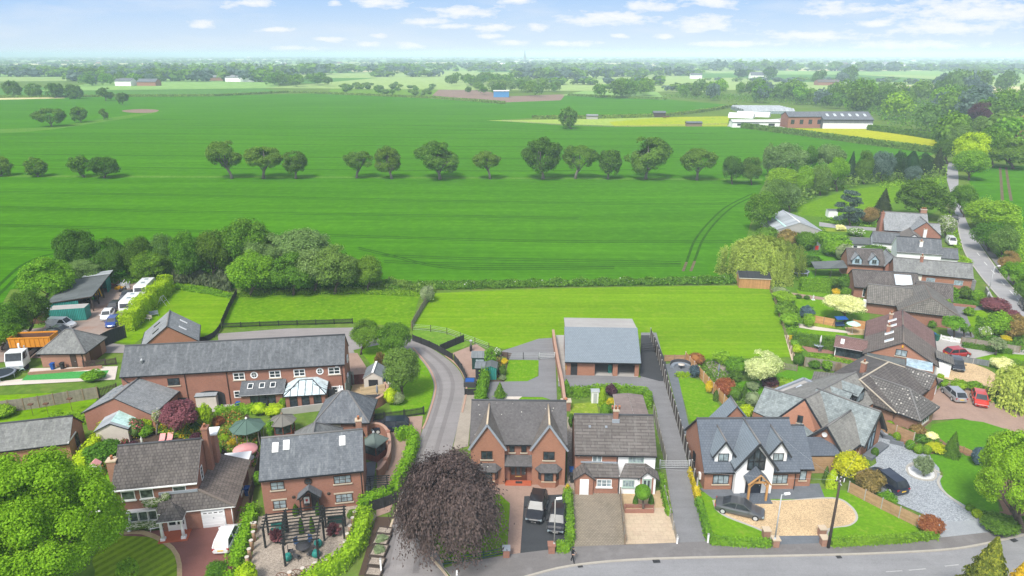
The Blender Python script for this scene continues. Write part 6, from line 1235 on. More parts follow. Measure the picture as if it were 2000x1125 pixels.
 # ------------------------------------------------------------------ fences, walls, gates
def fence(label,px,h,style,mat,post='timber',sp=2.0,name='fence',cat='fence',group=None,sm=0,ph=.1,pw=.1):
 pts=[G(*p)for p in px]
 if sm:pts=smooth_path(pts,sm)
 o=thing(name,label,cat,(*pts[0],0),0,group);P=[(p[0]-pts[0][0],p[1]-pts[0][1])for p in pts]
 L=sum(math.dist(P[i],P[i+1])for i in range(len(P)-1));n=max(1,min(95,round(L/sp)));cum=[0]
 for i in range(len(P)-1):cum.append(cum[-1]+math.dist(P[i],P[i+1]))
 def at(s):
  for i in range(len(P)-1):
   if s<=cum[i+1]+1e-6:t=(s-cum[i])/max(cum[i+1]-cum[i],1e-6);return(P[i][0]+(P[i+1][0]-P[i][0])*t,P[i][1]+(P[i+1][1]-P[i][1])*t)
  return P[-1]
 Q=[at(L*i/n)for i in range(n+1)]
 for q in Q:m=MB();m.box(q[0]-pw/2,q[0]+pw/2,q[1]-pw/2,q[1]+pw/2,0,h+ph,post);m.build('post',o)
 for a,b in zip(Q[:-1],Q[1:]):
  d=Vector((b[0]-a[0],b[1]-a[1],0));l=d.length;d.normalize();a2,b2=Vector((*a,0))+d*pw*.5,Vector((*b,0))-d*pw*.5;m=MB()
  if style=='board':m.bar(a2+Vector((0,0,h/2+.03)),b2+Vector((0,0,h/2+.03)),.04,h-.06,mat)
  elif style=='pale':
   for z in(.25,h*.8):m.bar(a2+Vector((0,0,z)),b2+Vector((0,0,z)),.03,.07,mat)
   k=max(2,int(l/.17))
   for i in range(k):c=a2 .lerp(b2,(i+.5)/k);m.obox((c.x,c.y,h/2+.04),d*.05,Vector((-d.y,d.x,0))*.025,(0,0,h/2-.04),mat)
  elif style=='rail':
   for z in(h*.3,h*.62,h*.95):m.bar(a2+Vector((0,0,z)),b2+Vector((0,0,z)),.04,.1,mat)
  elif style=='wire':
   for z in(h*.25,h*.5,h*.75,h*.98):m.bar(a2+Vector((0,0,z)),b2+Vector((0,0,z)),.02,.025,mat)
  m.build('panel',o)
 return o
def wall(label,px,w,h,mat,cope=None,name='garden_wall',sm=0,cat='wall',group=None,piers=None):
 pts=[G(*p)for p in px]
 if sm:pts=smooth_path(pts,sm)
 o=thing(name,label,cat,(*pts[0],0),0,group);P=[(p[0]-pts[0][0],p[1]-pts[0][1])for p in pts];m=MB();ribbon(m,P,w,0,h,mat);m.build('wall',o)
 if cope:m=MB();ribbon(m,P,w+.1,h+.003,h+.1,cope);m.build('coping',o)
 if piers:
  for i in range(0,len(P),piers):m=MB();x,y=P[i];m.box(x-w*.85,x+w*.85,y-w*.85,y+w*.85,0,h+.22,mat);m.build('pier',o)
 return o
fence('dark post and rail fence running up between the two left paddocks',[(463,577),(448,605),(434,638)],1.3,'pale','timber_black','timber_black',2.2);fence('dark curved boarded fence at the end of the left paddock',[(432,642),(420,658),(402,668),(380,672)],1.0,'board','board_black','timber_black',2,sm=3)
fence('long low black picket fence between the courtyard and the paddock',[(434,641),(560,636),(689,632)],.95,'pale','timber_black','timber_black',3.0);fence('weathered boarded fence at the left side of the big lawn',[(846,574),(824,606),(804,641)],1.25,'board','fence_grey','timber',2.2)
fence('wire mesh fence curving along the near left corner of the lawn',[(806,646),(862,650),(925,672),(955,684)],1.2,'wire','galv','timber_dark',3.0);fence('black boarded fence on the outer side of the lane bend',[(806,666),(846,682),(884,704)],1.15,'board','board_black','timber_black',2.2,sm=3)
fence('curved black boarded fence between the lane and the gravel yard',[(888,708),(903,728),(911,748)],1.3,'board','board_charcoal','timber_black',1.8,sm=3);fence('short black boarded fence above the gravel yard',[(860,688),(884,677),(906,668)],1.3,'board','board_black','timber_black',2.0)
fence('black picket fence between the parked estate and the lane grass',[(712,826),(770,819),(828,810)],1.15,'pale','timber_black','timber_black',3.0,pw=.16)
fence('tall panel fence with pale concrete posts along the right of the long drive',[(1270,660),(1286,705),(1304,768),(1326,842),(1344,905),(1360,962)],1.75,'board','timber_dark','concrete',1.8,pw=.14);fence('timber panel fence with pale tops left of the long drive',[(1276,812),(1290,870),(1300,912)],1.5,'board','fence_grey','concrete',1.8)
fence('low rail fence between the stone forecourt and the long drive',[(1297,965),(1308,1010),(1321,1062)],1.0,'rail','fence_grey','concrete',2.0);fence('weathered timber fence between the two cottage forecourts',[(1211,970),(1215,1015),(1220,1064)],1.1,'board','fence_grey','timber',1.8)
fence('brown horizontal board fence beside the gravel drive lawn',[(1656,962),(1710,990),(1770,1020),(1829,1048)],1.35,'board','fence_brown','concrete',1.8);fence('bright orange panel fence between the two back gardens',[(1338,706),(1368,740),(1398,775),(1424,805)],1.6,'board','fence_orange','slab_pale',1.8)
fence('short brown fence across the end of the patio with the round sofa',[(1297,706),(1320,706),(1337,706)],1.1,'board','fence_brown','timber',1.8);fence('post fence with pale base along the right edge of the big lawn',[(1504,570),(1514,595),(1524,628),(1536,665),(1549,702)],1.1,'wire','timber','timber',2.0)
fence('low slatted fence between big lawn and hedge garden',[(1530,722),(1556,726)],1.1,'pale','fence_grey','timber',1.6);fence('grey timber panel fence behind the two round shrubs',[(1570,716),(1612,722),(1662,732)],1.6,'board','fence_grey','timber',1.8)
fence('orange brown panel fence by the blue swing seat',[(1586,630),(1630,638)],1.4,'board','fence_orange','timber',1.8);fence('orange fence panels beside the mint parasol',[(1664,640),(1692,644)],1.5,'board','fence_orange','timber',1.8)
fence('long grey slatted fence along the back of the bright left lawn',[(-40,812),(60,800),(130,788),(193,778)],1.75,'board','fence_grey','timber',1.8);fence('dark slatted fence panel beside the barn corner',[(195,777),(230,768)],1.5,'pale','timber_dark','timber_dark',1.8)
fence('dark fence with yellow shrubs behind the artificial turf',[(164,718),(228,712)],1.1,'pale','timber_dark','timber_dark',1.8);fence('timber boundary fence between bungalow drive and shrub garden',[(1876,672),(1930,680),(1990,690)],1.2,'board','fence_grey','timber',1.8)
fence('low white balustrade near the blue bin',[(1836,664),(1878,672)],.9,'pale','white','white',2.0);fence('grey panel fence between the two gravel drives',[(1840,702),(1880,708),(1930,716)],1.0,'board','board_greyblue','concrete',1.8)
fence('dark brown fence at the end of the sandy drive',[(1926,770),(1952,772)],.9,'board','timber_dark','timber',1.8);fence('brown panel fence between green slate house and bungalow',[(1716,840),(1752,856),(1782,868)],1.6,'board','fence_brown','stone',1.8)
fence('timber sleeper edging around the deep green lawn bed',[(1850,872),(1878,882),(1906,893),(1932,912)],.7,'board','fence_brown','timber',2.0);fence('black fence behind the hedge of the pergola garden',[(724,1000),(750,992),(775,982)],1.3,'board','board_black','timber_black',1.5)
fence('dark trellis fence between the tiled garage and the cottage',[(489,985),(500,940),(512,900)],1.5,'pale','timber_dark','timber_dark',1.6);fence('green railing fence in front of the copper beech lawn',[(866,1106),(920,1098),(983,1085)],.9,'rail','timber_green','timber_green',2.2)
fence('wire fence with dark posts above the small square lawn',[(992,702),(1024,702),(1052,702)],1.1,'wire','galv','dark',3.0);fence('cream horizontal board screen behind the garden sofa',[(706,778),(730,775),(752,770)],1.6,'board','fence_cream','fence_cream',3);fence('maroon boarded fence behind the pale grey garden shed',[(688,752),(712,750),(752,748)],1.6,'board','shed_maroon','shed_maroon',2)
fence('grey paling fence across the garden behind the round shrubs',[(1800,352),(1850,356)],1.0,'wire','timber','timber',3)if False else None
fence('pale timber fence by the paddock left of the animal shelter',[(980,237),(1100,246),(1200,249)],1.2,'rail','fence_grey','timber',9);fence('long pale fence around the buttercup paddock',[(1200,249),(1300,247),(1420,244)],1.2,'rail','fence_grey','timber',9)
wall('tall orange brick wall with rounded coping beside the garage block',[(1080,662),(1084,690),(1090,725),(1098,765),(1102,800)],.3,1.6,'brick_orange','coping_pink');wall('curved brick wall with pink coping around the sofa terrace',[(700,806),(728,800),(750,788),(758,772),(752,764)],.28,1.35,'brick_red','coping_pink',sm=4)
wall('curved brick wall with pink coping around the red summerhouse',[(722,846),(742,846),(757,858),(762,880),(760,905),(748,928),(738,938)],.28,1.3,'brick_red','coping_pink',sm=4,piers=9);wall('low brick planter wall around the clipped ball tree',[(1220,992),(1220,1002),(1276,1002),(1276,992),(1220,992)],.22,.45,'brick_red',None,'planter_wall')
wall('low dark slate planter wall beside the gravel turning area',[(1718,846),(1726,856),(1750,862),(1740,866),(1764,872)],.4,.5,'paving_slate',None,'planter_wall');wall('low grey stone wall along the side road verge',[(1822,590),(1850,596),(1905,602)],.3,.5,'brick_old',None,'stone_wall');wall('low stone wall beside the cottage by the side road',[(1925,568),(1934,586),(1942,598)],.3,.9,'concrete',None,'stone_wall')
wall('low rendered wall and path edge behind the conservatory',[(545,812),(590,806),(640,800)],.2,1.0,'concrete',None);wall('low retaining wall along the artificial turf',[(56,733),(120,728),(200,720)],.25,.5,'brick_pale',None,'retaining_wall')
for i,(px,h,lb,mt,cp_)in enumerate((((989,1088),1.0,'red brick gate pier beside the green railing','brick_red','lead'),((1077,1080),1.0,'red brick gate pier beside the clipped hedge end','brick_red','brick_red'),((1495,1050),.95,'inner left brick gate pier of the golden gravel drive','brick_pale','stone_buff'),((1513,1068),.95,'outer left brick gate pier of the golden gravel drive','brick_pale','stone_buff'),((1604,1047),.95,'inner right brick gate pier of the golden gravel drive','brick_pale','stone_buff'),((1608,1066),.95,'outer right brick gate pier next to the telegraph pole','brick_pale','stone_buff'))):
 a=G(*px);o=thing('gate_pier',lb,'pier',(*a,0),0,'brick gate piers');m=MB();m.box(-.3,.3,-.3,.3,0,h,mt);m.build('pier',o);m=MB();m.box(-.38,.38,-.38,.38,h,h+.1,cp_);m.build('cap',o)
def gate(label,a,b,h,mat,style='bars',name='gate'):
 p,q=G(*a),G(*b);o=thing(name,label,'gate',(*p,0),math.atan2(q[1]-p[1],q[0]-p[0]));L=math.dist(p,q)
 for x in(-.1,L+.1):m=MB();m.tube([(x,0,0),(x,0,h+.15)],.07,8,mat);m.build('post',o)
 m=MB()
 if style=='bars':
  for z in(.25,.5,.75,1.0):m.bar((0,0,h*z),(L,0,h*z),.05,.07,mat)
  for i in range(int(L/.18)):m.bar((.1+i*.18,0,h*.25),(.1+i*.18,0,h),.02,.02,mat)
 else:
  N=12
  for i in range(N):x0,x1=L*i/N,L*(i+1)/N-.02;k=h*(1+.12*math.sin(math.pi*(i+.5)/N));m.box(x0,x1,-.03,.03,.08,k,mat)
 m.build('gate_leaf',o);return o
gate('galvanised barred gate across the long tarmac drive',(1290,917),(1344,917),1.15,'galv');gate('tall charcoal boarded gate with arched top at the yard entrance',(192,683),(246,660),2.2,'board_charcoal','board');gate('sage green boarded gate beside the barn end',(680,752),(690,752),2.0,'board_sage','board');gate('grey sage door panel leaning open by the barn',(677,778),(684,762),2.2,'board_sage','board');gate('thin metal gate beside the brick wall on the grey drive',(1054,703),(1082,702),1.1,'galv');gate('mesh gate beside the garage block',(1254,690),(1278,688),1.6,'dark')
gate('timber gate in the grey panel fence',(1632,728),(1640,729),1.5,'timber','board')
# ------------------------------------------------------------------ street furniture and people
def lamp(label,px,h,side=.9,mat='galv'):
 a=G(*px);o=thing('street_lamp',label,'street lamp',(*a,.05),0,'street lamps');m=MB();m.tube([(0,0,0),(0,0,1.2)],.1,10,mat);m.tube([(0,0,1.2),(0,0,h)],[.065,.05],10,mat);m.build('pole',o);m=MB();m.bar((0,0,h-.05),(side,0,h+.12),.05,.05,mat);m.build('arm',o);m=MB();m.obox((side,0,h+.1),(.26,0,.04),(0,.11,0),(0,0,.07),'plastic_white');m.build('lamp_head',o);return o
lamp('grey street lamp beside the gravel drive entrance',(1511,1070),6.0,.5);lamp('street lamp standing in front of the small black hatchback',(1082,1080),6.0,.35,'concrete');lamp('tall thin street lamp beside the side road',(1928,582),6.4,.8)
a=G(893,1140);m=MB();m.tube([(0,0,0),(0,0,.9),(0,0,1.5)],[.11,.10,.06],10,'plastic_white');tag(m.build('bollard',None,(*a,0)),'plain white tapered bollard at the lane mouth','bollard')
a=G(1617,1072);o=thing('telegraph_pole','dark timber telegraph pole with wires at its top by the gate piers','telegraph pole',(*a,.05));m=MB();m.tube([(0,0,0),(0,0,7.9)],[.15,.10],10,'timber_dark');m.build('pole',o);m=MB();m.bar((-.5,0,7.6),(.5,0,7.6),.09,.09,'timber_dark');m.bar((0,-.35,7.35),(0,.35,7.35),.07,.07,'galv');m.build('cross_arm',o);m=MB()
for i in range(6):an=i*math.pi/3;m.tube([(.35*math.cos(an),.35*math.sin(an),7.65),(.35*math.cos(an),.35*math.sin(an),7.85)],.035,6,'white')
m.build('insulator',o)['kind']='stuff';m=MB()
for t in(G(1500,830,5),G(1140,900,5),G(1800,870,4),G(1700,840,5)):
 d=Vector((t[0]-a[0],t[1]-a[1],0));m.tube([Vector((0,0,7.7))+d*k+Vector((0,0,-2.6*k-1.6*k*(1-k)))for k in[i/6 for i in range(7)]],.007,4,'galv')
m.build('overhead_wire',o)
for px,lb,h in(((745,1120),'white road sign post beside the stepped planter',1.6),((1382,1062),'short white marker post at the hedge corner',1.1),((1322,1064),'short pale marker post at the drive corner',.9)):
 a=G(*px);o=thing('marker_post',lb,'post',(*a,.02));m=MB();m.box(-.07,.07,-.07,.07,0,h,'sign_white');m.build('post',o);m=MB();m.box(-.09,.09,-.09,.09,h,h+.06,'concrete');m.build('cap',o)
 # pedestrian, one continuous skinned body
a=G(1118,1100);bm_v=[(0,0,.95),(0,.01,1.15),(0,.02,1.36),(0,.0,1.47),(0,-.03,1.56),(0,-.035,1.66),(-.09,0,.92),(-.10,-.14,.50),(-.10,-.20,.08),(-.10,-.33,.04),(.09,0,.92),(.10,.08,.50),(.10,.22,.12),(.10,.10,.05),(-.17,.02,1.38),(-.25,-.02,1.14),(-.16,-.22,1.05),(.17,.02,1.38),(.25,-.03,1.13),(.14,-.24,1.10)]
bm_e=[(0,1),(1,2),(2,3),(3,4),(4,5),(0,6),(6,7),(7,8),(8,9),(0,10),(10,11),(11,12),(12,13),(2,14),(14,15),(15,16),(2,17),(17,18),(18,19)]
bm_r=[.14,.13,.15,.06,.085,.09,.095,.065,.045,.035,.095,.065,.045,.035,.06,.048,.034,.06,.048,.034]
me=bpy.data.meshes.new('person');me.from_pydata(bm_v,bm_e,[]);po=bpy.data.objects.new('person',me);COL.objects.link(po);sk=po.modifiers.new('skin','SKIN');po.modifiers.new('sub','SUBSURF').levels=2;po.modifiers['sub'].render_levels=2
for i,r_ in enumerate(bm_r):me.skin_vertices[0].data[i].radius=(r_,r_)
me.skin_vertices[0].data[0].use_root=True;me.materials.append(MATS['cloth_black']);po.location=(*a,.09);po.rotation_euler=(0,0,math.radians(60));tag(po,'person in black clothes walking along the pavement with bare forearms','person')
m=MB()
for s in(-1,1):
 m.tube([(s*.25,-.03,1.12),(s*.15,-.24,1.07)],[.05,.038],8,'skin')
 for k in range(4):m.tube([(s*.15-.02+k*.014,-.25,1.08),(s*.14-.02+k*.014,-.31,1.07-.01*k),(s*.13-.02+k*.014,-.33,1.04)],.009,5,'skin')
 m.tube([(s*.15+.02*s,-.23,1.09),(s*.12,-.27,1.1)],.010,5,'skin')
m.build('forearms',po)['kind']='stuff';m=MB();m.lathe([(.0,1.52),(.05,1.53),(.075,1.58),(.08,1.64),(.06,1.7),(0,1.74)],12,'skin',(0,-.05));m.obox((0,-.135,1.62),(.012,0,0),(0,.014,0),(0,0,.02),'skin')
for s in(-1,1):m.obox((s*.03,-.127,1.645),(.012,0,0),(0,.004,0),(0,0,.006),'dark');m.obox((s*.083,-.05,1.63),(.008,0,0),(0,.02,0),(0,0,.03),'skin')
m.build('face',po);m=MB();m.lathe([(.088,1.60),(.1,1.66),(.085,1.73),(.03,1.775)],12,'dark',(0,-.025));m.build('hair',po);m=MB();m.box(-.03,.03,-.36,-.34,1.08,1.2,'black');m.build('phone',po)
# ------------------------------------------------------------------ garden things
def gazebo(label,px,r,n,hw,hr,roof,post,name='gazebo',walls_=None,finial='white'):
 a=G(*px);o=thing(name,label,name.replace('_',' '),(*a,0),.3);m=MB();R_=r+.35
 for i in range(n):
  t0,t1=2*math.pi*i/n,2*math.pi*(i+1)/n;p,q,T=(R_*math.cos(t0),R_*math.sin(t0),hw),(R_*math.cos(t1),R_*math.sin(t1),hw),(0,0,hr);m.slab([p,q,T],.06,roof,roof);m.bar((p[0],p[1],hw+.04),(0,0,hr+.04),.07,.05,roof)
 m.build('roof',o);m=MB();m.lathe([(.1,hr),(.16,hr+.12),(.03,hr+.3)],8,finial);m.build('finial',o)
 for i in range(n):t0=2*math.pi*i/n;x,y=r*math.cos(t0),r*math.sin(t0);m=MB();m.box(x-.05,x+.05,y-.05,y+.05,0,hw,post);m.build('post',o)
 if walls_:
  for i in range(n):
   t0,t1=2*math.pi*i/n,2*math.pi*(i+1)/n;p,q=(r*math.cos(t0),r*math.sin(t0)),(r*math.cos(t1),r*math.sin(t1));m=MB();m.poly([(*p,0),(*q,0),(*q,.85),(*p,.85)],walls_);m.build('panel',o);m=MB();m.poly([(p[0]*.99,p[1]*.99,.85),(q[0]*.99,q[1]*.99,.85),(q[0]*.99,q[1]*.99,hw),(p[0]*.99,p[1]*.99,hw)],'glass');m.build('pane',o)
 return o
gazebo('octagonal gazebo with faded green canvas roof beside the pink table',(487,862),1.75,8,2.1,3.1,'canvas_green','fence_grey');gazebo('smaller octagonal gazebo with grey shingle roof beside the slate hip',(555,850),1.35,8,2.1,2.95,'canvas_grey','timber_red',walls_='timber_red',finial='timber');gazebo('dark red summerhouse with green felt pyramid roof inside the curved wall',(733,892),1.35,4,2.15,3.2,'felt_green','timber_red','summerhouse','timber_red','galv')
def shed(label,px,w,d,h,hr,wallm,roofm,yaw=0,ax='y',door=None,name='shed'):
 bb=Bld(name,label,'shed',px,yaw);bb.gable(0,w,0,d,h,hr,ax,roof=roofm,wall=wallm,oe=.12,ov=.12,gut=None,ridge=None,side=wallm,t=.06)
 bb.boxpart('door',w*.25,w*.75,-.05,-.003,.05,h*.85,door or 'dark');return bb
s_=shed('pale grey shed with white ridge strip against the maroon fence',(712,762),2.6,3.4,1.9,2.7,'slab_pale','board_greyblue',2,'y','dark');s_.boxpart('ridge_strip',1.15,1.45,-.15,3.55,2.75,2.82,'white')
s_=shed('dark green summerhouse with glazed doors and grey felt roof',(922,722),2.4,2.0,2.0,2.6,'timber_green','board_greyblue',-2,'x','glass_pale');shed('charcoal pent shed in front of the dark green summerhouse',(929,742),1.3,2.2,1.9,2.2,'board_charcoal','board_greyblue',-2,'x');shed('weathered teal panelled shed next to the clipped narrow hedge',(947,742),1.7,2.0,1.9,2.2,'ribbed_teal','felt_grey',-2,'y','teal')
shed('grey toy sized white playhouse with red door in the far lawn',(1588,490),1.6,1.6,1.5,2.2,'board_sage','slate_pale',0,'y','red_paint','playhouse');shed('white box shed beside the blue cedar',(1617,425),2.6,2.4,2.0,2.3,'render_white','felt_grey',-5,'x','white');shed('narrow white garden cupboard on the dry lawn',(1155,788),.95,.8,1.8,2.0,'white','metal_roof',0,'x','galv','garden_cupboard');shed('little pink and white sentry hut behind the bright leafy tree',(178,935),.9,.9,1.5,1.9,'white','pink',10,'y','pink','playhouse')
b=Bld('greenhouse_shed','low shed roofed half in grey corrugate and half in green translucent sheets','shed',(192,870),10);b.gable(0,3.6,0,4.8,1.9,2.8,'y',roof='metal_roof',wall='slab_pale',oe=.15,gut=None,ridge=None);m=MB();m.slab([(3.78,.3,1.98),(3.78,4.6,1.98),(1.82,4.6,2.99),(1.82,.3,2.99)],.03,'translucent_roof','translucent_roof');b.put(m,'translucent_sheet')
b=Bld('garden_shed','small grey flat topped shed under the barn cart arch','shed',(385,800),8);b.walls(0,2.6,0,3.2,1.9,'slab_pale');b.lean([(-.1,-.1,1.95),(2.7,-.1,1.95),(2.7,3.3,2.3),(-.1,3.3,2.3)],'metal_roof')
def wheelie(px,mat,label,yaw=0):
 a=G(*px);o=thing('wheelie_bin',label,'bin',(*a,0),math.radians(yaw),'wheelie bins');m=MB();t=[(-.24,-.26),(.24,-.26),(.24,.28),(-.24,.28)];bt=[(x*.8,y*.8)for x,y in t]
 for i in range(4):j=(i+1)%4;m.poly([(*bt[i],.08),(*bt[j],.08),(*t[j],.98),(*t[i],.98)],mat)
 m.build('body',o);m=MB();m.slab([(-.28,-.32,1.04),(.28,-.32,1.04),(.28,.32,1.10),(-.28,.32,1.10)],.06,mat,mat);m.build('lid',o)
 for s in(-1,1):m=MB();m.tube([(s*.2,.27,.1),(s*.26,.27,.1)],.1,10,'rubber');m.build('wheel',o)
 return o
wheelie((104,722),'bin_blue','blue wheelie bin against the hipped garage wall');wheelie((123,721),'bin_dark','black wheelie bin beside the blue one at the hipped garage');wheelie((176,694),'bin_blue','blue bin lid behind the dark yellow-shrub fence');wheelie((1116,930),'bin_blue','blue lidded wheelie bin in the passage beside the brick cottage');wheelie((1117,942),'bin_dark','black wheelie bin nearest the road in the brick cottage passage');wheelie((466,800),'bin_blue','blue wheelie bin beside the barn kitchen extension');wheelie((745,752),'bin_dark','black wheelie bin to the right of the pale grey shed');wheelie((751,753),'bin_blue','blue wheelie bin to the right of the pale grey shed');wheelie((1822,662),'bin_blue','blue wheelie bin beside the long bungalow');wheelie((1829,666),'bin_green','green wheelie bin next to the white balustrade');wheelie((484,968),'bin_blue','blue recycling bin on the stone path beside the tiled garage');wheelie((1700,648),'bin_dark','dark bin beside the mint parasol')
a=G(110,722)
# pergola with benches
a=G(519,1071);o=thing('pergola','large black timber pergola on the gravel in front of the cottage','pergola',(*a,0));T='timber_black'
PP={k:(G(*v)[0]-a[0],G(*v)[1]-a[1])for k,v in dict(lf=(519,1071),lb=(525,1046),lf2=(556,1066),lb2=(560,1041),mf=(558,1107),mf2=(623,1098),mb=(563,1040),mb2=(632,1032),rf=(634,1057),rf2=(673,1053),rb=(637,1032),rb2=(675,1029)).items()}
for q in PP.values():m=MB();m.box(q[0]-.08,q[0]+.08,q[1]-.08,q[1]+.08,0,2.3,T);m.build('post',o)
for(p1,p2,p3,p4),n_,h_ in((('lf','lf2','lb','lb2'),5,2.3),(('mf','mf2','mb','mb2'),11,2.5),(('rf','rf2','rb','rb2'),5,2.3)):
 A_,B_,C_,D_=(Vector((*PP[k],h_))for k in(p1,p2,p3,p4))
 for u_,v_ in((A_,C_),(B_,D_)):m=MB();e_=(v_-u_).normalized()*.3;m.bar(u_-e_,v_+e_,.1,.16,T);m.build('beam',o)
 for i in range(n_):t_=i/(n_-1);u_,v_=A_.lerp(C_,t_),B_.lerp(D_,t_);e_=(v_-u_).normalized()*.25;z_=Vector((0,0,.13));m=MB();m.bar(u_-e_+z_,v_+e_+z_,.07,.1,T);m.build('rafter',o)
def bench(px,yaw,mat,label,w=1.5,name='bench'):
 a=G(*px);o=thing(name,label,'bench',(*a,0),math.radians(yaw));m=MB()
 for i in range(4):m.box(-w/2,w/2,-.25+i*.13,-.15+i*.13,.42,.46,mat)
 m.build('seat',o);m=MB();m.box(-w/2,w/2,.28,.32,.5,.98,mat);m.build('backrest',o)
 for x in(-w/2+.06,w/2-.06):
  for y in(-.22,.26):m=MB();m.box(x-.03,x+.03,y-.03,y+.03,0,.42,mat);m.build('leg',o)
 return o
bench((545,1040),8,'teal','dark teal bench under the left bay of the pergola');bench((655,1026),8,'timber_green','dark green bench under the right bay of the pergola');bench((1555,728),20,'timber','timber bench')if False else None
def table(px,label,r,mat,n=6,cmat='dark',yaw=0,h=.74):
 a=G(*px);o=thing('garden_table',label,'table',(*a,0),math.radians(yaw));m=MB();m.lathe([(0,h-.04),(r,h-.04),(r,h),(0,h)],20,mat,caps=False);m.build('tabletop',o);m=MB();m.lathe([(.3,0),(.06,.1),(.05,h-.04)],10,cmat);m.build('pedestal',o);return o,a
CH=45.0
def chair(x,y,yaw,mat,label,group):
 o=thing('garden_chair',label,'chair',(x,y,0),yaw,group);m=MB();m.box(-.22,.22,-.22,.22,.42,.47,mat);m.build('seat',o);m=MB();m.box(-.22,.22,.2,.25,.47,.95,mat);m.build('backrest',o)
 for sx_ in(-.19,.19):
  for sy in(-.19,.19):m=MB();m.box(sx_-.02,sx_+.02,sy-.02,sy+.02,0,.42,mat);m.build('leg',o)
 return o
_,c=table((593,1078),'dark patio table under the pergola',.7,'rubber_grey')
for i in range(6):t=i*math.pi/3+.3;chair(c[0]+1.15*math.cos(t),c[1]+1.15*math.sin(t),t-math.pi/2,'blue_seat' if i in(1,2)else 'rubber_grey','dark padded chair at the table under the pergola','chairs around the pergola table')
_,c=table((1598,682),'round grey glass table on the red patio',.75,'glass_pale',cmat='dark')
for i in range(3):t=i*2.1+2.4;chair(c[0]+1.1*math.cos(t),c[1]+1.1*math.sin(t),t-math.pi/2,'rubber_grey','dark wicker chair around the glass table on the red patio','chairs on the red patio')
_,c=table((1330,720),'pale round table inside the curved sofa',.5,'slab_pale');a=c;o=thing('curved_sofa','curved grey rattan sofa around the pale table on the slate patio','sofa',(*a,0));m=MB();ribbon(m,[(1.3*math.cos(t),1.3*math.sin(t))for t in[math.pi*(.05+.9*i/10)for i in range(11)]],.6,0.05,.42,'cushion_grey');m.build('seat',o);m=MB();ribbon(m,[(1.6*math.cos(t),1.6*math.sin(t))for t in[math.pi*(.05+.9*i/10)for i in range(11)]],.14,.425,.85,'rubber_grey');m.build('backrest',o)
a=G(483,905);o=thing('canopied_table','pink fringed round canopy over a pale garden table with pink chairs','garden table',(*a,0));m=MB();m.lathe([(.05,2.15),(1.35,1.95),(1.38,1.75),(1.36,1.75),(1.30,1.92),(0.02,2.05)],20,'pink',caps=False);m.build('canopy',o);m=MB();m.tube([(0,0,0),(0,0,2.1)],.03,8,'white');m.build('pole',o);m=MB();m.lathe([(0,.7),(.85,.7),(.85,.74),(0,.74)],18,'sign_white',caps=False);m.build('tabletop',o)
for i in range(4):t=.8+i*math.pi/2;chair(a[0]+1.15*math.cos(t),a[1]+1.15*math.sin(t),t-math.pi/2,'pink','pink chair tucked under the pink fringed canopy','chairs under the pink canopy')
for px,lb in(((316,866),'left of two pink sun loungers behind the tiled roof'),((331,864),'right of two pink sun loungers behind the tiled roof')):
 a=G(*px);o=thing('sun_lounger',lb,'sun lounger',(*a,0),1.75,'pink sun loungers');m=MB();m.box(-.9,.3,-.32,.32,.32,.38,'pink');m.build('seat',o);m=MB();m.slab([(.3,-.32,.38),(.95,-.32,.85),(.95,.32,.85),(.3,.32,.38)],.06,'pink','pink');m.build('backrest',o)
 for x in(-.8,.25):m=MB();m.box(x-.03,x+.03,-.3,.3,0,.32,'white');m.build('leg',o)
a=G(306,1036);o=thing('white_bench','white ornate metal bench by the climbing rose','bench',(*a,0),math.radians(22));m=MB();m.box(-.55,.55,-.2,.2,.4,.44,'white');m.build('seat',o);m=MB()
for i in range(9):t=math.pi*i/8;m.bar((.55*math.cos(t),.2,.5),(.5*math.cos(t),.24,.5+.5*math.sin(t)),.03,.03,'white')
m.tube([(.58*math.cos(math.pi*i/12),.23,.48+.55*math.sin(math.pi*i/12))for i in range(13)],.025,6,'white');m.build('backrest',o)
for x in(-.5,.5):
 for y in(-.17,.17):m=MB();m.tube([(x,y,0),(x,y,.4)],.025,6,'white');m.build('leg',o)
for px,lb,mt in(((253,1038),'white stone urn with a plant on the red edging','white'),((1577,672),'pale stone urn at the left end of the red patio','stone'),((1626,678),'pale stone urn in the middle of the red patio','stone'),((404,868),'x','stone')):
 if lb=='x':continue
 a=G(*px);o=thing('garden_urn',lb,'urn',(*a,0),0,'garden urns');m=MB();m.lathe([(.2,0),(.2,.1),(.08,.2),(.1,.35),(.25,.6),(.3,.75)],14,mt);m.build('urn',o);crown_obj('plant','bush',250,.35,2,'lf_whitefl',(0,0,.9),(.33,.33,.28),parent=o)
for px,lb in(((563,1095),'teal glazed ball pot left of the pergola front'),((618,1088),'teal glazed ball pot right of the pergola front'),((622,1068),'dark teal ball pot beside the pergola table')):
 a=G(*px);m=MB();m.lathe([(.15,0),(.36,.2),(.42,.42),(.34,.66),(.2,.78),(.16,.76)],16,'teal');tag(m.build('glazed_pot',None,(*a,0)),lb,'pot','teal pots around the pergola')
for px,lb in(((541,1060),'dark pot with a purple cordyline under the left pergola bay'),((653,1047),'dark pot with a purple cordyline under the right pergola bay')):
 a=G(*px);o=thing('potted_palm',lb,'potted plant',(*a,0),0,'potted cordylines');m=MB();m.lathe([(.2,0),(.32,.5),(.34,.55)],14,'timber_green');m.build('pot',o);crown_obj('plant','spray',260,.5,1,'lf_plum',(0,0,1.0),(.5,.5,.55),parent=o)
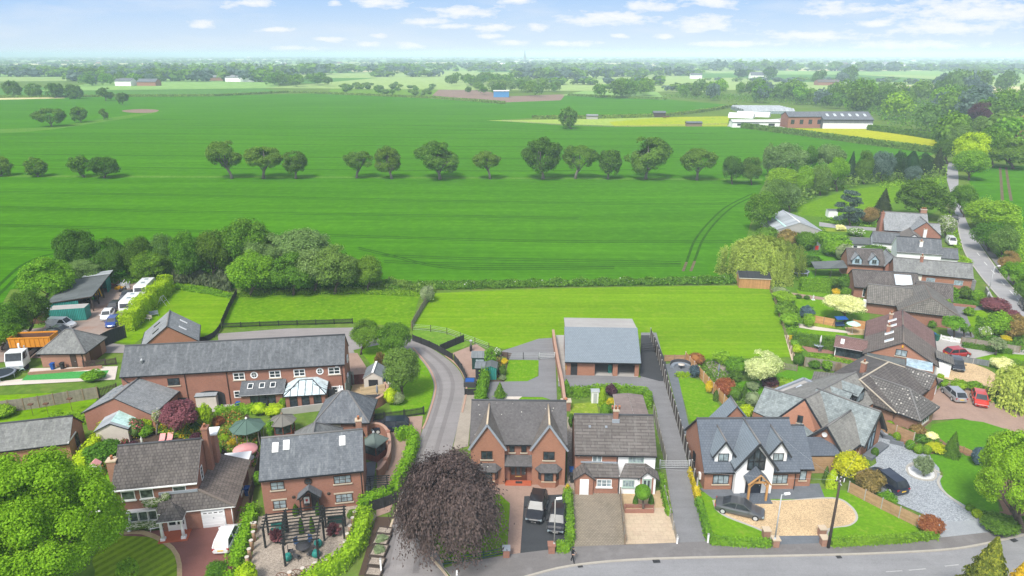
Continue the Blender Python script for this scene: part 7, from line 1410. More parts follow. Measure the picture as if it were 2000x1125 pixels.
 # timber posts with pale sawn tops, and the cart wheels
for i,px in enumerate([(500,1040),(495,1040),(497,1058),(493,1075),(489,1092),(485,1108),(481,1122),(694,1018),(690,1030),(685,1046),(680,1062),(676,1078),(662,1098),(640,1112),(617,1120),(593,1130),(568,1138)]):
 a=G(*px);o=thing('garden_post',('carved post with pale sawn top along the left edge of the pergola garden' if i<7 else 'carved post with pale sawn top on the right or front pergola garden edge'),'post',(*a,0),0,'carved posts left row' if i<7 else 'carved posts right row');m=MB();m.lathe([(.17,0),(.18,.9),(.17,1.15)],10,'carved');m.build('post',o);m=MB();m.lathe([(.2,1.15),(.2,1.21)],12,'slab_pale');m.build('cap',o)
for i,(px,tw)in enumerate([((668,1104),50),((648,1114),35),((626,1120),20),((604,1127),12),((580,1134),8),((553,1140),0)]):
 a=G(*px);o=thing('cart_wheel','old iron rimmed cart wheel standing among the front posts of the pergola garden','wheel',(*a,.62),math.radians(tw),'cart wheels along the pergola garden');m=MB();m.tube([(.62*math.cos(t),0,.62*math.sin(t))for t in[2*math.pi*k/24 for k in range(25)]],.035,6,'rust',cap=False);m.build('rim',o);m=MB()
 for k in range(5):t=k*math.pi/5;m.bar((-.6*math.cos(t),0,-.6*math.sin(t)),(.6*math.cos(t),0,.6*math.sin(t)),.03,.04,'rust')
 m.build('spokes',o);m=MB();m.tube([(0,-.1,0),(0,.1,0)],.09,10,'timber_dark');m.build('hub',o)
 # stepped planters beside the lane mouth
for i,(px,lb,gr)in enumerate((((751,1042),'topmost sleeper planter with pale gravel beside the lane mouth',0),((746,1058),'second sleeper planter filled with green ground cover',1),((741,1080),'longest sleeper planter filled with green ground cover',1),((736,1102),'lower gravel filled sleeper planter near the white post',0),((731,1122),'lowest gravel filled sleeper planter at the picture edge',0))):
 a=G(*px);o=thing('planter',lb,'planter',(*a,0),math.radians(-8),'stepped sleeper planters');m=MB();w,d=.75,(.55 if not gr else.85)
 for f in((-w,w,-d,-d+.1),(-w,w,d-.1,d),(-w,-w+.1,-d+.1,d-.1),(w-.1,w,-d+.1,d-.1)):m.box(f[0],f[1],f[2],f[3],0,.4,'timber_dark')
 m.build('frame',o);m=MB();m.box(-w+.1,w-.1,-d+.1,d-.1,.05,.33,'gravel_grey');m.build('filling',o)
 if gr:crown_obj('plants','bush',300,.35,2,'lf_olive',(0,0,.42),(.62,.72,.22),parent=o)
def trampoline(px,label,r=1.6):
 a=G(*px);o=thing('trampoline',label,'trampoline',(*a,0),0,'trampolines');m=MB();m.lathe([(r,.75),(r,.85),(r-.3,.86)],24,'cushion_grey',caps=False);m.build('pad',o);m=MB();m.lathe([(0,.8),(r-.3,.8)],24,'net_dark',caps=False);m.build('mat',o)
 for i in range(6):t=i*math.pi/3;m=MB();m.tube([(r*math.cos(t),r*math.sin(t),0),(r*math.cos(t),r*math.sin(t),.75)],.04,6,'galv');m.build('leg',o)
 return o
trampoline((4,738),'trampoline with purple-grey pad on the pale patio at the left edge',1.9);trampoline((1560,536),'trampoline with grey pad beside the willow',2.1)
def parasol(px,label,mat,r,h,closed=False):
 a=G(*px);o=thing('parasol',label,'parasol',(*a,0));m=MB();m.tube([(0,0,0),(0,0,h)],.03,8,'white');m.build('pole',o);m=MB()
 if closed:m.lathe([(.05,h*.45),(.16,h*.6),(.13,h*.85),(.02,h)],10,mat)
 else:m.lathe([(r,h-.5),(r*.5,h-.18),(.02,h)],10,mat,caps=False,smooth=False)
 m.build('canopy',o);m=MB();m.lathe([(.25,0),(.25,.08),(.05,.12)],12,'concrete');m.build('base',o);return o
parasol((1664,652),'open mint green parasol over a white table','parasol_mint',1.15,2.3);parasol((1600,684),'closed pale parasol through the glass table','stone_white',1,2.6,True);parasol((738,782),'grey cantilever style parasol folded beside the garden sofa','cushion_grey',1,2.4,True);parasol((1402,740),'folded blue-grey parasol in the gravel garden','cushion_grey',1,2.4,True)
a=G(728,785);o=thing('garden_sofa','grey garden sofa on the slate terrace below the cream screen','sofa',(*a,0),.05);m=MB();m.box(-1,1,-.35,.35,.1,.42,'cushion_grey');m.build('seat',o);m=MB();m.box(-1,1,.35,.55,.1,.85,'rubber_grey');m.build('backrest',o)
for x in(-1.12,1.0):m=MB();m.box(x,x+.12,-.35,.35,.1,.6,'rubber_grey');m.build('armrest',o)
for i,(px,lb)in enumerate((((662,792),'white kayak leaning on the barn corner'),((667,794),'second white board leaning beside the kayak'))):
 a=G(*px);m=MB();m.tube([(0,0,0),(.1,.15,.6),(.15,.35,1.5),(.15,.55,2.2),(.12,.7,2.7)],[.03,.2,.27,.18,.03],10,'white');tag(m.build('kayak',None,(*a,0)),lb,'kayak')
a=G(918,752);o=thing('hot_tub','dark sided hot tub with bright blue water behind the boarded fence','hot tub',(*a,0));m=MB();m.box(-.85,.85,-.85,.85,0,.8,'hot_tub');m.build('tub',o);m=MB();m.box(-.62,.62,-.62,.62,.8,.83,'bin_blue');m.build('water',o)
fence('black boarded screen with white top beneath the hot tub',[(908,772),(930,772)],1.0,'board','board_black','timber_black',2)
a=G(920,686);o=thing('patio_heater','slim dark stove with pale domed top in the gravel yard','stove',(*a,0));m=MB();m.lathe([(.22,0),(.22,.9),(.12,1.1)],12,'dark');m.build('body',o);m=MB();m.lathe([(.1,1.1),(.1,1.7),(.25,1.75),(.2,1.95),(.02,2.0)],12,'galv');m.build('flue',o)
a=G(1105,800);o=thing('brick_barbecue','brick barbecue stack with pale slab beside the coping wall','barbecue',(*a,0));m=MB();m.box(-.6,.6,-.45,.45,0,1.3,'brick_red');m.build('stack',o);m=MB();m.box(-.7,.7,-.55,.55,1.3,1.42,'stone');m.build('slab',o);m=MB();m.lathe([(.15,1.42),(.2,1.6),(.17,1.75)],10,'pot');m.build('pot',o)
a=G(1640,640);o=thing('swing_seat','blue canopied garden swing seat in front of the orange fence','swing seat',(*a,0),.1);m=MB();m.slab([(-1,-.6,1.75),(1,-.6,1.75),(1,.5,1.95),(-1,.5,1.95)],.05,'bin_blue','bin_blue');m.build('canopy',o);m=MB();m.box(-.8,.8,-.25,.25,.45,.55,'blue_seat');m.build('seat',o);m=MB();m.box(-.8,.8,.25,.33,.55,1.0,'blue_seat');m.build('backrest',o)
for x in(-1,1):m=MB();m.bar((x,-.6,0),(x,0,1.85),.05,.05,'dark');m.bar((x,.6,0),(x,0,1.85),.05,.05,'dark');m.build('leg',o)
a=G(1672,735);o=thing('garden_arbour','white arched garden arbour with blue side panels','arbour',(*a,0),.5);m=MB()
for s in(-1,1):m.box(s*.8-.05,s*.8+.05,-.3,-.2,0,1.8,'white');m.box(s*.8-.05,s*.8+.05,.2,.3,0,1.8,'white')
m.build('posts',o)['kind']='stuff';m=MB()
for y in(-.25,.25):m.tube([(.85*math.cos(math.pi*i/10),y,1.8+.45*math.sin(math.pi*i/10))for i in range(11)],.06,6,'white')
m.build('arch',o);m=MB();m.box(-1.4,-.86,-.2,.2,.0,1.4,'cushion_grey');m.build('side_panel',o)
a=G(740,972);o=thing('garden_arch','small black timber arbour with a bench beside the cottage end','arbour',(*a,0),.1)
for x in(-.9,.9):
 for y in(-.7,.7):m=MB();m.box(x-.06,x+.06,y-.06,y+.06,0,2.1,'timber_black');m.build('post',o)
for y in(-.8,-.4,0,.4,.8):m=MB();m.bar((-1.2,y,2.15),(1.2,y,2.15),.06,.1,'timber_black');m.build('rafter',o)
a=G(318,596);o=thing('clothes_airer','grey metal clothes airer on the paddock grass','airer',(*a,0));m=MB()
for s in(-1,1):m.bar((-.8,s*.6,0),(.1,s*.6,1.8),.04,.04,'galv');m.bar((1.0,s*.6,0),(.1,s*.6,1.8),.04,.04,'galv')
m.bar((.1,-.6,1.8),(.1,.6,1.8),.04,.04,'galv');m.bar((-.35,-.6,.9),(-.35,.6,.9),.04,.04,'galv');m.bar((.55,-.6,.9),(.55,.6,.9),.04,.04,'galv');m.build('frame',o)
bench((301,618),30,'cushion_grey','grey folding seat beside the clipped hedge');bench((290,626),-20,'slab_pale','pale wooden seat next to the grey folding seat',1.2);bench((202,1000),60,'white','white garden seat on the lawn left of the tiled house',1.2)
a=G(43,728);o=thing('bicycle','pale blue child bicycle in front of the lorry','bicycle',(*a,0),.2);m=MB();m.tube([(-.4,0,.3),(0,0,.6),(.35,0,.65),(.45,0,.3)],.04,6,'parasol_mint');m.build('frame',o)
for x in(-.45,.45):m=MB();m.tube([(x+.3*math.cos(t),0,.3+.3*math.sin(t))for t in[2*math.pi*k/16 for k in range(17)]],.03,6,'rubber',cap=False);m.build('wheel',o)
for i,(px,h,lb)in enumerate((((65,812),1.6,'rusty bird feeder pole nearest the shrub on the left lawn'),((95,812),1.7,'rusty bird feeder pole in the middle of the fence'),((142,806),2.0,'tallest rusty bird feeder pole by the fence'))):
 a=G(*px);o=thing('bird_feeder',lb,'bird feeder',(*a,0),0,'bird feeders');m=MB();m.tube([(0,0,0),(0,0,h)],.025,6,'rust');m.build('pole',o);m=MB();m.box(-.3,.3,-.2,.2,h,h+.15,'rust');m.build('tray',o)
for px,lb in(((1588,586),'small pale stone figure on the garden path'),((1400,762),'grey statue on a white slab beside the striped garden'),((694,852),'white pointed finial ornament behind the cottage ridge'),((278,868),'white pyramid ornament behind the tiled roof')):
 a=G(*px);o=thing('garden_ornament',lb,'ornament',(*a,0),0,'garden ornaments');m=MB();m.box(-.3,.3,-.3,.3,0,.12,'sign_white');m.build('plinth',o);m=MB();m.lathe([(.18,.12),(.12,.5),(.15,.75),(.05,.95),(.02,1.1)],10,'stone_white');m.build('figure',o)
 # ------------------------------------------------------------------ trees and shrubs of the village
def tr(label,bb,base,leaf,kind='round',n=5000,lsz=.085,**k):return tree(label,bb,base,leaf,kind,n,lsz,seed=int(bb[0]*3+bb[1])%97,**k)
tr('large bright yellow-green leafy tree filling the bottom left corner',(-105,874,226,1195),(60,1200),'lf_bright','loose',140000,.022,bark='bark_grey',limbs=14)
tr('large drooping copper beech with blackish purple leaves over the lane mouth',(762,868,980,1094),(880,1078),'lf_copper','weep',130000,.025,bark='bark_dark',limbs=10)
tr('bright green maple at the right edge above the clipped dark hedge',(1912,838,2075,1030),(1995,1040),'lf_bright','loose',50000,.034,bark='bark',limbs=9)
tr('round dark green tree behind the barn end, leftmost of three by the lane',(681,620,744,682),(705,692),'lf_mid','round',10000,.06);tr('broad dark green tree at the lane bend, middle of three',(733,625,807,692),(772,706),'lf_mid','round',11000,.058);tr('bluish green rounded tree nearest the garden shed, right of the three',(741,672,823,764),(786,776),'lf_beechmid','round',13000,.055)
tr('pale cream variegated round tree at the edge of the big lawn',(1452,680,1528,746),(1490,754),'lf_varieg','round',9000,.07,bark='bark');tr('wide flat topped cream flowering tree by the garden path',(1608,572,1691,616),(1650,628),'lf_cream','dome',7000,.07)
tr('large weeping willow behind the orange shed',(1418,458,1566,549),(1512,536),'lf_willow','willow',60000,.023,bark='bark',limbs=8);tr('small weeping willow at the right edge beside the pink paving',(1948,712,2040,796),(1995,792),'lf_willow','willow',9000,.06)
tr('dark purple leaved maple beside the lime green tree in the flower garden',(312,776,390,842),(342,852),'lf_plum','round',7000,.075,bark='bark_dark');tr('upright lime yellow small tree right of the purple maple',(380,786,414,834),(398,842),'lf_lime','round',3000,.12)
tr('small silvery olive tree on the white pebble ring',(1785,886,1824,928),(1804,930),'lf_olive','round',2600,.11,bark='bark_grey');tr('clipped ball tree on a stem in the brick planter',(1240,946,1271,976),(1256,1000),'lf_hedge','ball',2400,.11)
tr('light open small tree on the kerb of the concrete drive',(1931,658,1965,686),(1944,694),'lf_olive','loose',1500,.12);tr('small round tree standing before the grey drive, largest of three',(1840,614,1889,648),(1863,660),'lf_fresh','round',3500,.09);tr('little dark round tree on a short trunk, left of a pair',(1876,636,1891,652),(1883,658),'lf_mid','round',1200,.14);tr('little fresh green tree on a short trunk, right of a pair',(1889,636,1903,652),(1896,658),'lf_fresh','round',1200,.14)
tr('bare white-stemmed shrub tree with pale blossom near the purple maple',(296,796,318,830),(307,850),'lf_may','loose',300,.16,bark='bark_grey');tr('white blossoming hawthorn beside the narrow lane',(1828,418,1868,460),(1848,466),'lf_may','round',3000,.1);tr('small pale blossom tree farther up the lane',(1842,392,1868,416),(1856,420),'lf_may','round',1500,.12)
tr('tall bright shrub tree beside the hot tub garden',(944,678,970,716),(956,722),'lf_fresh','loose',1800,.13);tr('dark glossy shrub tree in a stone ring on the grey drive',(964,746,989,774),(977,778),'lf_mid','cone',1500,.16)
tr('green cone shaped clipped conifer beside the deep green lawn',(1846,842,1879,890),(1863,891),'lf_hedge_dark','cone',4000,.1,name='conifer_tree')
tr('large green conifer with yellow tips at the bottom right corner',(1852,1045,1998,1230),(1926,1240),'lf_goldtip','cone',34000,.045,name='conifer_tree');tr('golden yellow conifer at the very bottom right',(1955,1092,2030,1180),(1992,1185),'lf_gold','cone',6000,.08,name='conifer_tree')
# copse on the left
for i,(bb,base,leaf,kind,lb)in enumerate([((106,441,192,530),(150,540),'lf_dark','round','tall dark tree at the left end of the copse'),((178,462,246,545),(214,550),'lf_dark','round','dark tree second from the left end of the copse'),((236,458,300,540),(266,546),'lf_dark','round','dark tree in the middle left of the copse'),((252,486,334,548),(290,552),'lf_mid','round','mid green rounded tree at the front left of the copse above the caravans'),((290,452,352,535),(318,540),'lf_beechmid','round','fresh topped tree behind the front left of the copse'),((330,446,400,545),(366,550),'lf_mid','round','dense mid green tree left of the copse centre'),((380,446,452,540),(414,546),'lf_dark','round','dark green tree above the reed bed'),((425,424,536,525),(480,535),'lf_mid','round','tallest tree at the top of the copse'),((470,452,562,525),(512,540),'lf_grey','round','grey green willow in the upper copse'),((528,443,648,525),(590,540),'lf_grey','dome','broad pale grey tree at the upper right of the copse'),((443,486,542,574),(490,578),'lf_fresh','round','fresh green tree at the front of the copse by the fence top'),((524,490,622,570),(574,576),'lf_mid','round','mid green tree in the front middle of the copse'),((572,482,664,560),(616,570),'lf_grey','round','greyish hawthorn behind the front of the copse'),((608,474,704,568),(655,574),'lf_beechmid','round','large rounded tree at the front right of the copse'),((686,498,752,562),(718,568),'lf_mid','round','rightmost dense tree of the copse touching the wheat'),((126,504,200,556),(160,560),'lf_grey','dome','pale green spreading tree behind the machinery shed'),((38,500,142,588),(88,592),'lf_fresh','round','bright green trees mound left of the machinery shed'),((20,562,94,650),(56,656),'lf_dark','round','dark green tree left of the teal container'),((-40,585,50,672),(0,676),'lf_mid','round','mid green tree at the left edge beside the yard'),((-30,622,40,680),(4,684),'lf_fresh','round','low bright tree at the left edge below the dark one')]):
 tree(lb,bb,base,leaf,kind,12000,.054,seed=i+3,limbs=5,group='trees of the left copse and yard')
cover('reed_bed',[(338,545),(450,545),(452,572),(420,566),(370,556),(336,558)],5000,2.4,.3,'lf_reed',8,asp=3.0)
cover('nettles',[(150,556),(200,548),(280,545),(335,548),(330,556),(260,556),(210,562)],2500,1.2,.3,'lf_hedge',9);cover('long_grass',[(345,556),(420,566),(455,578),(448,584),(400,575),(340,566)],2500,.7,.25,'lf_fresh',10);cover('long_grass',[(460,574),(560,567),(700,563),(790,566),(822,572),(815,580),(700,575),(540,577),(462,582)],5200,.7,.26,'lf_hedge',11)
cover('long_grass',[(690,552),(760,548),(800,556),(850,560),(850,575),(790,570),(720,568)],3500,1.2,.3,'lf_hedge_field',12)
# stand of trees on the right, near the farm shed
for i,(bb,base,leaf,kind,lb)in enumerate([((1407,302,1454,358),(1430,360),'lf_dark','round','left of two dark dense trees at the wheat field corner'),((1446,303,1490,359),(1468,361),'lf_dark','round','right of two dark dense trees at the wheat field corner'),((1489,279,1514,342),(1502,346),'lf_grey','loose','thin pale half bare tree beside the dark pair'),((1496,275,1578,340),(1540,350),'lf_grey','round','broad grey green willow behind the field corner'),((1562,283,1600,335),(1580,345),'lf_mid','round','mid green tree between the grey willows'),((1588,279,1652,335),(1620,345),'lf_grey','round','pale grey willow right of the mid green tree'),((1496,326,1564,372),(1530,380),'lf_fresh','dome','fresh green flat topped tree in the front of the stand'),((1553,322,1592,378),(1572,385),'lf_fresh','round','narrow bright green tree in the front of the stand'),((1578,318,1626,378),(1602,382),'lf_beechmid','round','green tree with pale trunk by the meadow'),((1604,306,1662,364),(1634,374),'lf_fresh','round','bright yellow-green tree with visible trunk by the meadow'),((1494,346,1545,412),(1520,416),'lf_beechmid','round','mid green tree behind the striped farm shed'),((1522,354,1564,408),(1542,416),'lf_grey','round','grey green rounded tree behind the striped farm shed'),((1453,370,1522,448),(1490,452),'lf_mid','round','big round green tree left of the striped farm shed'),((1648,296,1678,356),(1663,358),'lf_conifer','cone','leftmost dark conifer of the row above the meadow'),((1668,292,1706,358),(1687,360),'lf_dark','round','dark broadleaf among the conifers above the meadow'),((1700,293,1748,356),(1724,358),'lf_blue','round','blue-grey green tree among the conifer row'),((1742,293,1772,350),(1757,353),'lf_conifer','loose','dark conifer in the middle of the row'),((1764,296,1796,350),(1780,352),'lf_conifer','thuja','dark conifer right of the middle of the row'),((1790,298,1822,348),(1806,350),'lf_conifer','loose','dark conifer near the lane end of the row'),((1816,288,1850,340),(1833,343),'lf_pine','cone','brownish green spruce at the lane end of the row'),((1767,322,1800,358),(1784,361),'lf_blue','round','small blue green tree in front of the dark conifers'),((1630,370,1692,438),(1660,442),'lf_blue','cedar','blue cedar with layered branches beside the white box shed'),((1708,368,1746,416),(1727,420),'lf_pine','cone','slender dark conifer beside the golden bush'),((1752,350,1852,422),(1802,428),'lf_dark','loose','wide dark pine behind the tall brick house'),((1678,403,1718,438),(1698,440),'lf_bronze','bush','golden bronze bush right of the blue cedar')]):
 tree(lb,bb,base,leaf,kind,8500 if kind!='thuja' else 3000,.064,seed=i+5,limbs=4,group='trees around the far meadow',name='conifer_tree' if kind in('cone','thuja','cedar')else 'tree')
 # lane-side trees on the right
for i,(bb,base,leaf,kind,lb)in enumerate([((1864,254,1934,322),(1898,336),'lf_lime','round','tall lime green tree over the narrow lane'),((1862,290,1932,348),(1892,352),'lf_fresh','dome','lower lime green tree with hanging skirts by the lane'),((1904,244,1976,318),(1938,326),'lf_mid','oak','broad mid green tree with visible trunk at the field edge'),((1930,268,2020,324),(1978,330),'lf_oak','round','dark wide tree at the far right field corner'),((1822,268,1878,316),(1850,320),'lf_dark','round','dark tree at the end of the buttercup field'),((1848,242,1906,294),(1876,300),'lf_beechmid','dome','rounded green tree above the dark lane-side tree'),((1894,226,1948,272),(1920,282),'lf_beechmid','round','fresh crowned tree behind the lime green pair'),((1956,224,2020,278),(1988,286),'lf_bronze','round','yellowish tree at the right edge behind the field corner'),((1892,198,1942,248),(1916,256),'lf_purple','round','dark purple copper tree in the far wood'),((1856,358,1906,420),(1882,424),'lf_mid','round','green bush at the start of the lane hedge'),((1888,388,1992,448),(1940,454),'lf_fresh','dome','wide fresh green tree in the lane hedge'),((1898,430,1964,486),(1930,490),'lf_mid','round','mid green shrubby tree below the wide fresh tree'),((1934,438,1990,505),(1962,508),'lf_beechmid','round','loose green tree with a pole in the lane hedge'),((1950,488,1990,532),(1970,536),'lf_bronze','round','yellowish hawthorn in the lane hedge'),((1958,508,2006,556),(1984,560),'lf_fresh','round','bright bush in the lane hedge by the footway'),((1984,530,2030,590),(2010,592),'lf_mid','round','last bush of the lane hedge at the picture edge')]):
 tree(lb,bb,base,leaf,kind,8500,.064,seed=i+11,limbs=5,group='trees along the side road')
